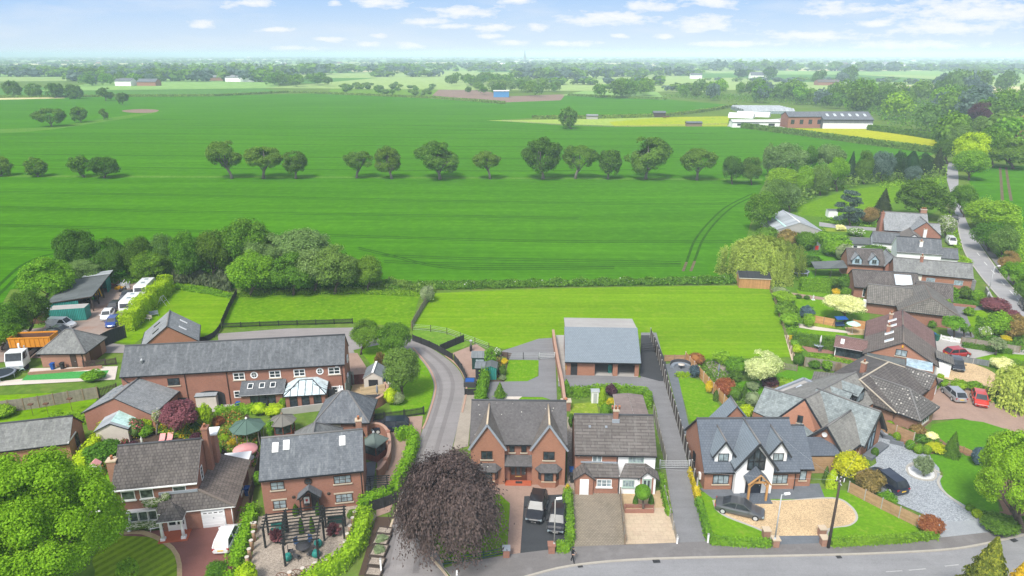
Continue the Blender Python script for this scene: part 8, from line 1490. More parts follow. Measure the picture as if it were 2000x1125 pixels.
 # garden shrubs
def S(lb,bb,leaf,kind='bush',n=900,lsz=.2,**k):return shrub(lb,bb,leaf,kind,n,lsz,**k)
for lb,bb,leaf,kind in(('bright green mound at the corner of the big lawn',(1508,566,1554,594),'lf_bright','bush'),('grey green shrub above the bright mound',(1508,558,1544,580),'lf_olive','bush'),('dull green shrub below the bright mound',(1514,586,1558,622),'lf_mid','bush'),('fresh green leafy shrub beside the lawn fence',(1524,608,1564,640),'lf_fresh','bush'),('blue grey rounded shrub on the lawn edge',(1562,595,1592,624),'lf_blueshrub','bush'),('fresh green shrub in front of the blue grey one',(1566,611,1594,640),'lf_fresh','bush'),('yellow shrub with orange tips near the path end',(1624,562,1641,578),'lf_gold','bush'),('round green ball shrub beside the yellow one',(1643,560,1663,578),'lf_hedge','bush'),('small dark clipped bush left on the garden path',(1552,574,1567,584),'lf_dark','bush'),('small dark clipped bush right on the garden path',(1569,576,1582,586),'lf_dark','bush'),('dark shrub with red parts behind the clipped block hedge',(1598,538,1640,566),'lf_dark','bush'),('green leafy shrub beside the low bungalow',(1634,533,1672,566),'lf_mid','bush'),('dark shrub left in the row behind the willow',(1474,440,1522,474),'lf_mid','bush'),('reddish tinted shrub in the row behind the willow',(1518,446,1562,482),'lf_bronze','bush'),('green shrub in the row before the playhouse',(1550,450,1602,490),'lf_mid','bush'),('yellow-green shrub right of the playhouse',(1588,448,1626,480),'lf_fresh','bush'),('big round green shrub left of the white cabin',(1607,456,1664,504),'lf_fresh','bush'),('soft grey green shrub under the big round one',(1630,474,1664,512),'lf_olive','bush'),('dense dark shrub by the dark boarded fence',(1563,497,1606,522),'lf_dark','bush'),('cream blooming shrub on the farm track lawn',(1630,438,1652,452),'lf_cream','bush'),('pale flowering hedge shrub along the farm track',(1652,446,1690,460),'lf_whitefl','bush'),('long low green shrub in front of the white cabin',(1678,484,1742,502),'lf_mid','bush'),('flat yellow shrub at the top of the fence border',(1539,654,1560,666),'lf_gold','bush'),('green mound in the middle of the fence border',(1541,663,1564,678),'lf_fresh','bush'),('yellow-green mound lower in the fence border',(1546,671,1568,692),'lf_lime','bush'),('perfectly round dark green ball shrub by the slatted fence',(1550,690,1571,714),'lf_hedge_dark','ball'),('left of two fresh shrubs against the grey fence',(1579,701,1603,722),'lf_mid','bush'),('right of two fresh shrubs against the grey fence',(1603,702,1628,726),'lf_fresh','bush'),('white flowering shrub beside the cream wall',(1674,697,1704,722),'lf_whitefl','bush'),('bright laurel mound at the top of the fence garden',(1388,681,1428,714),'lf_bright','bush'),('bright laurel mound beside the cream tree',(1412,694,1464,734),'lf_hedge','bush'),('brownish red shrub at the top of the orange fence',(1342,687,1378,714),'lf_red','bush'),('blue green spruce shrub beside the slate patio',(1345,711,1369,738),'lf_blueshrub','bush'),('coppery orange rounded shrub behind the orange fence',(1392,736,1440,776),'lf_red','bush'),('smooth green dome shrub right of the coppery one',(1418,755,1449,782),'lf_hedge_dark','ball'),('yellow columnar shrub against the orange fence',(1377,741,1393,770),'lf_gold','bush'),('slim dark cone against the orange fence',(1393,762,1404,784),'lf_dark','thuja'),('slim dark cypress beside the green dome',(1449,750,1460,782),'lf_dark','thuja'),('layered spreading conifer beside the slim cypress',(1454,762,1488,798),'lf_olive','bush'),('yellow-green leafy shrub behind the rear roof',(1442,788,1474,820),'lf_lime','bush'),('dark purple shrub below the cream tree',(1482,731,1523,760),'lf_purple','bush'),('small red azalea below the purple shrub',(1505,750,1526,764),'lf_pinkfl','bush'),('grey blue low shrub left of the purple one',(1454,744,1486,764),'lf_olive','bush'),('dark clump in the fence garden gravel',(1420,722,1452,746),'lf_dark','bush'),('tall fresh shrub beside the brick barbecue',(1092,740,1120,768),'lf_fresh','cone'),('dark plum shrub on the dry lawn hedge',(1182,748,1206,776),'lf_purple','bush'),('upright yellow-green column on the dry lawn',(1169,758,1185,794),'lf_lime','thuja'),('golden orange round shrub on the dry lawn',(1183,776,1203,797),'lf_gold','bush'),('left green ball on the dry lawn',(1172,788,1191,815),'lf_hedge','ball'),('right green ball on the dry lawn',(1186,786,1201,808),'lf_mid','bush'),('ivy clump on the passage wall beside the gabled house',(1109,806,1122,838),'lf_mid','bush'),('white flowering climber beside the small lawn',(963,678,980,698),'lf_whitefl','bush'),('flat yellow clipped shrub at the small lawn corner',(978,699,993,713),'lf_gold','bush'),('dark mound along the small lawn border',(973,711,990,736),'lf_dark','bush'),('pale lilac shrub in the small lawn border',(963,713,978,732),'lf_olive','bush'),('grey green low dome at the border end',(974,731,989,744),'lf_olive','bush'),('yellow flowering tip of the front hedge',(1104,944,1114,960),'lf_gold','bush'),('left small cone beside the clipped ball tree',(1236,966,1247,990),'lf_hedge_dark','thuja'),('right small cone beside the clipped ball tree',(1266,966,1278,990),'lf_hedge_dark','thuja'),('large bright yellow shrub beside the link roof',(1627,879,1694,944),'lf_yellow','dome'),('bronze feathery shrub beside the dark estate car',(1670,913,1730,970),'lf_bronze','bush'),('rounded bright green shrub at the estate car tail',(1713,955,1753,992),'lf_hedge','bush'),('thin dark cypress by the link wall',(1608,912,1619,944),'lf_dark','thuja'),('yellow flame shaped conifer by the link wall',(1615,917,1636,954),'lf_lime','thuja'),('reddish rounded photinia at the end of the board fence',(1792,1003,1844,1046),'lf_red','bush'),('dark clipped dome hedge at the right road corner',(1920,1003,1990,1044),'lf_hedge_dark','bush'),('small clipped ball in the slate planter, leftmost',(1729,821,1746,838),'lf_hedge','ball'),('small clipped ball in the slate planter, second',(1739,830,1752,845),'lf_hedge','ball'),('small clipped ball at the planter foot',(1744,844,1759,862),'lf_hedge','ball'),('small green mound above the planter foot',(1757,834,1772,850),'lf_mid','bush'),('left of three clipped balls by the gravel edge',(1769,859,1787,879),'lf_hedge','ball'),('middle of three clipped balls by the gravel edge',(1785,867,1803,887),'lf_hedge','ball'),('right of three clipped balls by the gravel edge',(1802,869,1819,888),'lf_hedge','ball'),('low bright yellow shrub near the cone conifer',(1809,862,1848,886),'lf_yellow','bush'),('bronze tufted shrub at the bungalow corner',(1779,826,1807,852),'lf_bronze','bush'),('dark green shrub in the middle of the bed',(1767,839,1792,860),'lf_mid','bush'),('mid green shrub beside the yellow ones',(1789,847,1813,868),'lf_mid','bush'),('pale cream edged shrub at the lawn edge',(1807,842,1833,860),'lf_cream','bush'),('dark blue green shrub beneath the right maple',(1898,868,1927,912),'lf_blueshrub','bush'),('loose green shrub left of the right maple',(1922,858,1964,908),'lf_mid','bush'),('spreading fresh shrub above the right maple',(1940,846,2010,884),'lf_fresh','bush'),('upper of three small mounds at the drive mouth',(1887,984,1904,1000),'lf_hedge','ball'),('middle of three small mounds at the drive mouth',(1899,994,1918,1012),'lf_lime','ball'),('lowest of three small mounds at the drive mouth',(1914,1006,1927,1020),'lf_lime','ball'),('small box ball in a pot by the glazed gable',(1702,874,1716,892),'lf_hedge_dark','ball'),('left green mound beside the bungalow garage door',(1834,739,1853,757),'lf_fresh','bush'),('middle green mound behind the silver hatchback',(1856,739,1892,764),'lf_hedge','bush'),('right green mound behind the orange hatchback',(1889,743,1923,768),'lf_hedge','bush'),('yellow-green clump by the bungalow porch',(1829,729,1844,742),'lf_lime','bush'),('yellow cream shrub beside the sandy drive',(1936,696,1987,728),'lf_cream','bush'),('dark green shrub behind the yellow cream one',(1962,700,2014,732),'lf_mid','bush'),('large bright mixed shrub at the drive junction',(1922,604,1976,660),'lf_fresh','bush'),('golden green shrub right of the bright mixed one',(1958,612,2010,664),'lf_bronze','bush'),('large round purple shrub beside the side road',(1916,578,1972,612),'lf_plum','bush'),('purple low shrub behind the golden one',(1958,604,1994,624),'lf_plum','bush'),('big clipped green dome before the long white and brick house',(1834,556,1872,588),'lf_hedge','bush'),('dark hawthorn beside the clipped dome',(1870,557,1899,584),'lf_dark','bush'),('round green ball by the pale path',(1897,566,1921,592),'lf_hedge','ball'),('fresh shrub by the grid roof hip',(1838,583,1860,618),'lf_fresh','bush'),('round green shrub in the little triangle lawn',(1881,598,1905,618),'lf_hedge','bush'),('white flowering shrub at the boundary fence',(1912,636,1938,662),'lf_whitefl','bush'),('yellow clipped cube shrub by the boundary fence',(1953,654,1976,668),'lf_gold','bush'),('small bush beside the long bungalow wall',(1813,625,1830,642),'lf_mid','bush'),('leafy shrub before the white rendered house',(1818,496,1852,514),'lf_mid','bush'),('bronze green climber at the grid roof top',(1822,548,1842,566),'lf_bronze','bush'),('big spreading green shrub beside the tiled house chimney',(163,853,238,908),'lf_mid','bush'),('pink and green rhododendron by the greenhouse shed',(243,816,283,858),'lf_rhodo','bush'),('crimson flowered shrub at the shed corner',(236,853,252,876),'lf_pinkfl','bush'),('dark smoky shrub beside the crimson flowers',(248,860,272,878),'lf_purple','bush'),('tall yellow-green shrub in the hedge corner',(272,812,300,846),'lf_lime','bush'),('feathery green shrub before the purple maple',(268,828,298,856),'lf_fresh','bush'),('bright golden shrub under the lime tree',(398,822,414,842),'lf_gold','bush'),('dark green shrub left of the lime tree',(370,820,392,846),'lf_dark','bush'),('russet shrub in the flower garden',(412,812,440,836),'lf_red','bush'),('yellow green euphorbia clump in the flower garden',(424,846,448,864),'lf_lime','bush'),('golden strappy clump by the pink canopy',(444,854,464,878),'lf_gold','spray'),('leafy shrub beside the chimney end',(404,862,436,894),'lf_fresh','bush'),('dark claret shrub behind the ridge end',(368,842,398,866),'lf_purple','bush'),('yellow flowers beside the pink canopied table',(488,896,508,914),'lf_yellowfl','bush'),('green shrub on the trellis fence',(490,918,512,950),'lf_fresh','bush'),('climbing green shrub beside the grey gazebo',(520,816,538,860),'lf_fresh','bush'),('left bamboo clump by the kitchen extension',(488,784,522,812),'lf_lime','bush'),('right bamboo clump by the conservatory',(516,786,556,814),'lf_lime','bush'),('narrow bright climber at the conservatory corner',(544,776,562,802),'lf_fresh','bush'),('creamy pampas plant by the curved terrace wall',(750,744,770,770),'lf_whitefl','spray'),('fresh green shrub under the pampas plant',(748,756,778,792),'lf_lime','bush'),('silver grey shrub on the lane grass',(766,764,792,792),'lf_olive','bush'),('round bright shrub beside the parked grey estate',(746,830,763,846),'lf_bright','bush'),('orange tinted palm by the round trees',(730,682,756,722),'lf_bronze','spray'),('dark evergreen clump at the red drive foot',(398,1094,448,1136),'lf_mid','bush'),('pink leaved small shrub at the red drive foot',(438,1104,464,1132),'lf_plum','bush'),('yellow-green clump at the gravel garden foot',(458,1096,502,1146),'lf_lime','bush'),('little twiggy tree shrub on the striped lawn',(228,1088,272,1140),'lf_fresh','loose'),('low bush at the left lawn edge',(-24,786,28,820),'lf_fresh','bush'),('small spreading pine on the artificial turf',(160,722,204,746),'lf_fresh','bush'),('dark shrub at the front door of the cottage, left',(571,985,583,1008),'lf_dark','thuja'),('dark shrub at the front door of the cottage, right',(615,982,628,1006),'lf_dark','thuja'),('bushy shrub at the cottage right corner',(676,994,704,1014),'lf_mid','bush'),('left slim cone under the pergola',(583,1012,593,1044),'lf_hedge_dark','thuja'),('right slim cone under the pergola',(604,1010,614,1042),'lf_hedge_dark','thuja'),('soft shrub at the paddock fence top',(818,556,850,592),'lf_olive','bush')):
 big=(bb[2]-bb[0]);S(lb,bb,leaf,kind,700 if big<26 else(1500 if big<45 else 3600),.2 if big<26 else(.15 if big<45 else.1))
 # climbing rose on the tiled house
a=G(305,1028);o=thing('climbing_rose','white climbing rose covering the front wall beside the bay window','climber',(*a,0),math.radians(10))
for x,y,z,sx_,sz in((1.2,.2,1.5,.9,1.7),(.5,.15,3.0,1.5,.6),(-1.2,.1,.6,2.4,.5),(-3.0,.2,1.2,.5,1.3),(1.6,.1,3.6,.5,.5),(.2,.0,.5,1.2,.5)):crown_obj('foliage','bush',1600,.12,2,'lf_rose',(x,y-.55,z),(sx_,.32,sz),0,o)
cover('flower_border',[(415,812),(470,808),(505,845),(500,905),(470,900),(430,880),(405,860)],7000,1.1,.22,'lf_mixfl',21);cover('flower_border',[(262,822),(340,815),(400,835),(400,865),(340,858),(300,848),(262,862)],6000,1.1,.22,'lf_yellowfl',22);cover('flower_border',[(165,905),(235,880),(240,900),(225,930),(170,930)],1500,.8,.2,'lf_mixfl',23)
cover('border_planting',[(1730,855),(1780,862),(1815,884),(1850,880),(1812,842),(1760,832)],2200,.5,.2,'lf_mid',24);cover('border_planting',[(1905,1000),(1960,1010),(2000,1010),(2000,1035),(1945,1040)],1500,.5,.2,'lf_hedge_dark',25);cover('border_planting',[(1480,445),(1610,450),(1650,500),(1600,500),(1560,500),(1490,470)],4200,1.1,.3,'lf_mid',26);cover('border_planting',[(1505,575),(1540,575),(1560,640),(1550,660),(1530,640)],1500,.8,.22,'lf_fresh',27);cover('border_planting',[(1340,700),(1390,705),(1460,770),(1480,800),(1440,800),(1400,770)],2600,.6,.2,'lf_mid',28);cover('border_planting',[(945,700),(990,700),(985,745),(950,740)],1200,.6,.18,'lf_mixfl',29);cover('border_planting',[(1906,620),(1990,640),(2000,690),(1900,675)],2400,.8,.25,'lf_mid',30)
cover('rough_verge',[(1852,400),(1866,440),(1880,490),(1870,500),(1850,450),(1835,410)],1600,.9,.3,'lf_fresh',31);cover('rough_verge',[(1880,370),(1900,440),(1960,520),(2010,580),(2030,570),(1980,500),(1920,420),(1895,360)],5200,1.6,.35,'lf_hedge',32);cover('rough_verge',[(1700,352),(1800,345),(1850,330),(1848,360),(1800,368),(1720,368)],3000,1.6,.4,'lf_fresh',33);cover('rough_verge',[(1600,425),(1650,428),(1720,440),(1722,447),(1640,440),(1602,434)],1600,1.0,.3,'lf_fresh',34)
# clipped hedges
hedge('tall clipped yellow-green hedge between the caravans and the paddock',[(250,648),(276,618),(304,590),(330,568)],2.4,3.2,'lf_lime',40,.2,hv=.14);hedge('bright clipped hedge around the right of the pergola garden',[(712,1012),(706,1045),(690,1082),(664,1108),(630,1128),(600,1150)],1.6,1.4,'lf_hedgebright',55,.17);hedge('bright clipped hedge above the black boarded fence',[(706,998),(730,988),(764,975)],1.3,1.5,'lf_hedgebright',55,.17);hedge('bright curved hedge beside the lane and pink parking',[(780,860),(798,852),(808,866),(801,898),(787,930),(770,965)],1.2,1.4,'lf_hedgebright',45,.2)
hedge('bright shrub hedge between the red drive and pergola garden',[(492,1002),(482,1040),(470,1080),(458,1118),(450,1150)],1.3,1.1,'lf_hedgebright',55,.17,rough=.22);hedge('long bright hedge behind the low range roof',[(100,832),(160,826),(230,822),(300,822)],1.1,1.5,'lf_hedge',36,.2);hedge('yellow-green hedge running down beside the low range',[(228,822),(205,850),(182,882),(158,915)],1.3,1.5,'lf_lime',36,.2);hedge('low bright hedge below the barn yard',[(424,812),(465,808),(502,806)],1.0,1.2,'lf_bright',40,.2)
hedge('narrow clipped hedge beside the hot tub',[(949,738),(944,762),(936,800)],1.2,1.9,'lf_hedge',40,.2);hedge('clipped hedge enclosing the dry cottage lawn',[(1118,775),(1150,772),(1192,768),(1230,772),(1262,778),(1264,798)],1.0,1.4,'lf_hedge',40,.2);hedge('clipped front hedge between the black cars and cobbled drive',[(1108,968),(1111,1010),(1113,1060)],.9,1.0,'lf_hedge',46,.17,rough=.05);hedge('short clipped hedge block behind the pedestrian',[(1086,1077),(1112,1076)],.9,1.0,'lf_hedge',46,.17,rough=.05);hedge('narrow hedge strip right of the white cottage half',[(1290,935),(1297,970),(1306,1008)],.6,.8,'lf_hedge',46,.17,rough=.05)
hedge('golden hedge strip at the top of the dormer house drive',[(1348,925),(1356,952),(1362,978)],.6,.9,'lf_gold',50,.17,rough=.05);hedge('clipped hedge strip beside the long tarmac drive',[(1363,984),(1374,1020),(1384,1056)],.7,.9,'lf_hedge',46,.17,rough=.05);hedge('low clipped road hedge left of the gravel entrance',[(1388,1062),(1440,1066),(1504,1068)],.8,.8,'lf_hedge',50,.17,rough=.04);hedge('low clipped road hedge right of the telegraph pole',[(1622,1067),(1700,1063),(1780,1057),(1826,1052)],.8,.8,'lf_hedge',50,.17,rough=.04)
hedge('big rounded clipped hedge block in the willow garden',[(1562,566),(1590,568),(1618,570)],2.6,2.4,'lf_hedge',36,.22);hedge('long dark clipped hedge behind the red patio',[(1548,670),(1595,678),(1652,688)],1.4,1.9,'lf_hedge_dark',40,.2,rough=.05);hedge('long green hedge in front of the red patio',[(1580,706),(1620,712),(1660,720),(1690,728)],1.2,1.2,'lf_hedge',40,.2);hedge('bright low hedge beside the purple shrub',[(1522,752),(1545,758),(1572,764)],1.4,1.0,'lf_bright',40,.2);hedge('little yellow-green box hedge on the slate patio',[(1321,736),(1346,736)],.7,.7,'lf_lime',46,.17,rough=.04)
hedge('clipped hedge at the white rendered house drive',[(1864,508),(1880,510),(1892,518),(1876,522)],1.2,1.1,'lf_bright',36,.22);hedge('green hedge strip along the white balustrade fence',[(1880,678),(1920,684),(1975,692)],.8,.8,'lf_hedge_dark',36,.2);hedge('low hedge beneath the clipped dome by the grey wall',[(1850,590),(1880,594),(1910,598)],1.2,.8,'lf_mid',36,.2)
cover('understorey',[(120,538),(300,530),(470,520),(640,520),(740,548),(735,566),(600,574),(470,578),(440,548),(250,550)],9000,5.5,.55,'lf_mid',41);cover('understorey',[(1492,356),(1560,345),(1660,346),(1840,338),(1842,352),(1700,362),(1600,382),(1560,412),(1500,418)],9000,5.5,.6,'lf_beechmid',42)
cover('understorey',[(1640,212),(1705,230),(1740,250),(1840,270),(1870,330),(1900,330),(2080,322),(2080,215),(1900,205),(1700,202)],16000,8.5,1.0,'lf_mid',43);cover('understorey',[(1290,192),(1420,199),(1560,207),(1640,214),(1640,202),(1500,190),(1350,185)],5000,6,.9,'lf_mid',44);cover('understorey',[(1890,390),(1935,400),(1995,450),(2030,560),(2010,590),(1960,520),(1915,450)],7000,3.2,.45,'lf_fresh',45)
# ------------------------------------------------------------------ field trees, woods and the far plain
fr_=[((-25,300,24,338),(0,344),'lf_oak','oak half cut off by the left edge on the field line'),((46,306,94,338),(74,345),'lf_oak','low spreading oak, second from the left on the field line'),((130,302,178,336),(164,346),'lf_oak','small leaning oak left of its darker neighbour on the field line'),((172,304,237,336),(204,347),'lf_dark','dark flat oak touching the small leaning one'),((400,273,476,322),(453,349),'lf_oak','tall leaning oak at the left of the group of three'),((473,281,558,322),(515,349),'lf_oak','multi-trunked wide oak in the middle of the group of three'),((547,293,605,330),(578,349),'lf_dark','smaller ivy-clad oak at the right of the group of three'),((668,293,731,326),(697,348),'lf_oak','sparse light oak left of the round dark one'),((728,285,789,330),(765,349),'lf_dark','round dark oak with ivy trunk'),((805,274,905,328),(859,350),'lf_oak','widest umbrella shaped oak standing alone mid line'),((921,290,981,324),(957,350),'lf_oak','small airy oak between the umbrella oak and the group of four'),((1010,266,1102,324),(1061,350),'lf_dark','large dark oak at the left of the group of four'),((1096,280,1168,324),(1124,349),'lf_oak','open crowned oak, second of the group of four'),((1163,289,1218,332),(1187,350),'lf_dark','narrow ivy-clad oak, third of the group of four'),((1217,265,1314,326),(1261,350),'lf_oak','large fresh oak at the right of the group of four'),((1326,283,1404,326),(1361,352),'lf_oak','oak standing alone near the right end of the line'),((1086,208,1130,242),(1116,252),'lf_oak','lone oak at the tip of the pale paddock'),((67,210,127,238),(101,247),'lf_oak','flat topped oak, largest of three in the far left field'),((136,208,172,232),(159,239),'lf_oak','middle oak of three in the far left field'),((193,212,212,228),(203,234),'lf_dark','tiny oak of three in the far left field'),((6,154,42,184),(24,189),'lf_dark','round tree at the far left, first of the back row'),((46,163,84,186),(66,190),'lf_oak','second tree of the far back row'),((86,161,128,187),(108,191),'lf_dark','third tree of the far back row'),((126,164,164,189),(146,193),'lf_dark','fourth tree of the far back row'),((189,171,223,190),(206,197),'lf_dark','fifth smaller tree of the far back row'),((224,179,251,198),(239,204),'lf_dark','last small tree of the far back row')]
for i,(bb,base,leaf,lb)in enumerate(fr_):
 big=bb[2]-bb[0]
 bb=(bb[0],bb[1]-1,bb[2],bb[3]+(bb[3]-bb[1])*.28);tree(lb,bb,base,leaf,'oak',9000 if big>55 else 3200,.062 if big>55 else.1,seed=i*2+1,bark='bark_grey',limbs=8,group='oaks standing in the wheat',name='oak_tree',tr=.2+big*.0035)
def inside(p,poly):
 c=False;j=len(poly)-1
 for i in range(len(poly)):
  if(poly[i][1]>p[1])!=(poly[j][1]>p[1])and p[0]<(poly[j][0]-poly[i][0])*(p[1]-poly[i][1])/(poly[j][1]-poly[i][1])+poly[i][0]:c=not c
  j=i
 return c
WOODN=[0]
def whole_tree(gx,gy,a,b,leaf,kind,n,lsz,label,group,name='tree',cat='tree'):
 s=random.randrange(4);o=crown_obj(name,kind,n,lsz,s,leaf,(gx,gy,b*.95),(a,a*random.uniform(.85,1.1),b));WOODN[0]+=1;return tag(o,label,cat,group)
def wood(poly,n,a,b,leaves,label,group,nq=600,lsz=.17,kinds=('round','dome','round'),sd=1,name='tree',cat='tree'):
 rr=random.Random(sd);P=[G(*p)for p in poly];xs=[p[0]for p in P];ys=[p[1]for p in P];k=0;t=0
 while k<n and t<9000:
  t+=1;p=(rr.uniform(min(xs),max(xs)),rr.uniform(min(ys),max(ys)))
  if not inside(p,P):continue
  k+=1;s=rr.uniform(.75,1.25);whole_tree(p[0],p[1],a*s,b*s*rr.uniform(.85,1.15),rr.choice(leaves),rr.choice(kinds),nq,lsz,label,group,name,cat)
LV=['lf_mid','lf_dark','lf_beechmid','lf_oak','lf_mid','lf_dark','lf_fresh','lf_blue']
wood([(1290,193),(1420,200),(1560,208),(1640,215),(1640,200),(1500,188),(1350,184)],32,8.2,8.6,LV,'broadleaf tree in the wood edge behind the glasshouses','wood behind the glasshouses',sd=2)
wood([(1640,218),(1705,232),(1735,250),(1830,268),(1900,268),(2080,262),(2080,205),(1900,195),(1640,196)],64,10,10.5,LV,'broadleaf tree in the big wood right of the farm barns','big wood right of the farm',nq=1100,lsz=.13,sd=3)
wood([(1835,300),(1870,305),(1870,280),(1845,275)],5,7,8,['lf_dark','lf_mid'],'dark tree at the lane end of the buttercup field','lane end trees',sd=4);wood([(1940,300),(2080,310),(2080,255),(1960,262)],12,9,9,LV,'broadleaf tree behind the right-hand field corner','right corner trees',nq=700,lsz=.16,sd=5)
wood([(1160,192),(1270,194),(1262,184),(1165,182)],12,8,8.5,['lf_mid','lf_dark'],'round tree in the small clump beyond the pale paddock','clump beyond the paddock',sd=6);wood([(846,168),(1000,170),(1000,160),(850,160)],18,10,9,['lf_dark','lf_mid'],'tree in the dense clump left of the blue shed','clump left of the blue shed',sd=7);wood([(900,186),(1080,190),(1095,176),(1000,170),(910,174)],30,7,7,['lf_mid','lf_grey','lf_beechmid','lf_dark'],'tree of the scrubby wood around the blue shed','scrub wood around the blue shed',sd=8)
wood([(655,184),(840,188),(850,172),(760,164),(660,172)],46,4.5,3.2,['lf_grey','lf_mid','lf_hedge_field'],'low scrub bush on the rough ground beyond the wheat','scrub on the rough ground',name='bush',cat='bush',nq=240,lsz=.3,kinds=('dome','bush'),sd=9)
wood([(508,168),(645,172),(640,163),(515,160)],16,10,9,['lf_dark','lf_mid'],'tree in the dark clump right of the farmstead','clump right of the farmstead',sd=10);wood([(120,168),(240,170),(330,165),(320,157),(130,158)],18,10,9,LV,'tree in the belt left of the farmstead cottages','belt left of the cottages',sd=11);wood([(1580,166),(1606,167),(1600,163)],2,11,11,['lf_dark'],'lone round tree on the pale far field','lone far trees',sd=12);wood([(1630,165),(1668,166),(1660,160),(1634,161)],5,11,11,['lf_dark','lf_blue'],'tree in the small group on the pale far field','far group trees',sd=13);wood([(1830,196),(1890,198),(1890,188),(1836,187)],10,11,14,['lf_grey','lf_blue'],'tall tree in the poplar clump at the right','poplar clump',sd=14);wood([(1435,156),(1512,158),(1508,153),(1440,152)],8,12,9,['lf_conifer','lf_dark'],'dark tree beside the white far farmhouse','trees at the far farmhouse',sd=15);wood([(1895,183),(1972,184),(1966,178),(1900,177)],7,12,12,['lf_dark'],'dark tree in the row on the cream field','row on the cream field',sd=16)
hedge('long dark hedge along the top of the buttercup field',[(1696,254),(1760,262),(1834,274)],3,3.2,'lf_hedge_dark',3.5,.9);hedge('long dark field hedge along the bottom of the buttercup field',[(1450,250),(1560,264),(1700,283),(1830,300)],3,3.0,'lf_hedge_field',3.5,.9)
for p in([(-60,192),(200,189),(420,188),(560,181),(620,183),(840,192),(985,203)],[(1040,232),(1300,228),(1440,207)],[(1110,187),(1300,195)]):hedge(None,p,3,2.2,'lf_hedge_field',1.1,1.4,name='field_hedge',kind='stuff',sm=2)
# distant treed plain, too far to count
rr=random.Random(77);protos={k:[crown(k,46,.5,s)for s in range(3)]for k in('dome',)}
VV={};FF={}
def blob(gx,gy,a,b,leaf):
 parts=protos['dome'][rr.randrange(3)];r_=rr.random()*6.28;c,s=math.cos(r_),math.sin(r_)
 for V,F in parts:
  V=np.asarray(V);W_=np.stack([gx+a*(V[:,0]*c-V[:,1]*s),gy+a*(V[:,0]*s+V[:,1]*c),b*(V[:,2]+.8)],1);k=VV.setdefault(leaf,[]);off=sum(len(q)for q in k);k.append(W_);FF.setdefault(leaf,[]).append(F+off)
def belt(x0,x1,y0,y1,n,a,b,leaves=('lf_mid','lf_dark','lf_blue')):
 for _ in range(n):
  px=rr.uniform(x0,x1);py=y0+(y1-y0)*(px-x0)/(x1-x0);g=G(px,py+rr.uniform(-1,1)*.8);s=rr.uniform(.7,1.3);blob(g[0],g[1],a*s,b*s,rr.choice(leaves))
for args in((130,600,158,160,60,14,11),(280,640,142,146,60,16,12),(600,820,143,141,36,16,11),(130,420,150,152,40,14,10),(1372,1565,138,137,34,18,14),(1592,1762,139,139,30,18,12),(1760,2080,137,137,40,18,9),(1180,1370,150,148,36,14,9),(1000,1190,155,153,40,13,10),(690,860,150,150,20,13,7),(1230,1300,166,168,10,9,7),(840,1300,136,135,60,17,10),(-80,130,150,150,30,15,10),(-80,290,140,139,50,16,9),(1880,2080,147,147,20,16,8),(1560,1760,159,160,22,10,4),(1760,2100,164,164,18,10,4),(1380,1560,158,161,16,10,4),(1180,1400,178,178,20,9,5),(1000,1240,165,167,26,9,6)):belt(*args)
for _ in range(760):
 Y=1900*(9000/1900)**rr.random();X=rr.uniform(-1,1)*Y*.85;k=2+rr.randrange(6);ang_=rr.uniform(-.35,.35);L_=rr.uniform(80,620)*(Y/2500)**.5
 for j in range(k):t=rr.uniform(-.5,.5)*L_;blob(X+t*math.cos(ang_),Y+t*math.sin(ang_),rr.uniform(6,16)*(Y/2500)**.35,rr.uniform(4,9),rr.choice(('lf_mid','lf_dark','lf_blue')))
for leaf in VV:
 o=bpy.data.objects.new('distant_trees',np_mesh('distant_trees',[(np.concatenate(VV[leaf]),np.concatenate(FF[leaf]),leaf)]));COL.objects.link(o);tag(o,kind='stuff')
for i,(x0,x1,y,m_)in enumerate([(0,0,0,0)]*170):
 Y=1250*(7500/1250)**rr.random();X=rr.uniform(-.8,.8)*Y;w_=rr.uniform(120,420);d_=rr.uniform(90,380);an=rr.uniform(-.3,.3)
 pts=[(X+a_*math.cos(an)-b_*math.sin(an),Y+a_*math.sin(an)+b_*math.cos(an))for a_,b_ in((-w_,-d_),(w_,-d_),(w_,d_),(-w_,d_))];sheet('field',pts,.15,rr.choice(('pale_field','cream_field','pale_field_green','crop_far','pale_field')),world=True)
 # ------------------------------------------------------------------ farm and far buildings
def block(name,label,cat,A,w,d,he,hr,wallm,roofm,yaw=0,ax='x',group=None,win=0):
 bb=Bld(name,label,cat,A,yaw,group=group);bb.gable(0,w,0,d,he,hr,ax,roof=roofm,wall=wallm,oe=.5,ov=.3,gut=None,ridge=None,t=.3)
 for i in range(win):bb.boxpart('window',w*(i+.3)/win,w*(i+.7)/win,-.12,-.004,he*.35,he*.75,'glass')
 return bb
block('farm_store','long white low store at the front of the farm','farm building',(1430,249),30,8,3.4,4.4,'render_white','polytunnel',-2,win=3);block('farm_office','brown brick two storey building beside the big grey barn','farm building',(1538,250),23,12,7,9.5,'brick_red','slate',2,win=4);bb=block('grey_barn','wide grey barn with a row of pale roof lights','barn',(1606,251),31,20,5.5,9.6,'slate','slate',-3)
bb.boxpart('white_wall_base',.0,31,-.2,-.01,0,3.2,'render_white')
for i in range(6):bb.skylight(4+i*4.7,.55,1.4,3.2,bb.last_roof)
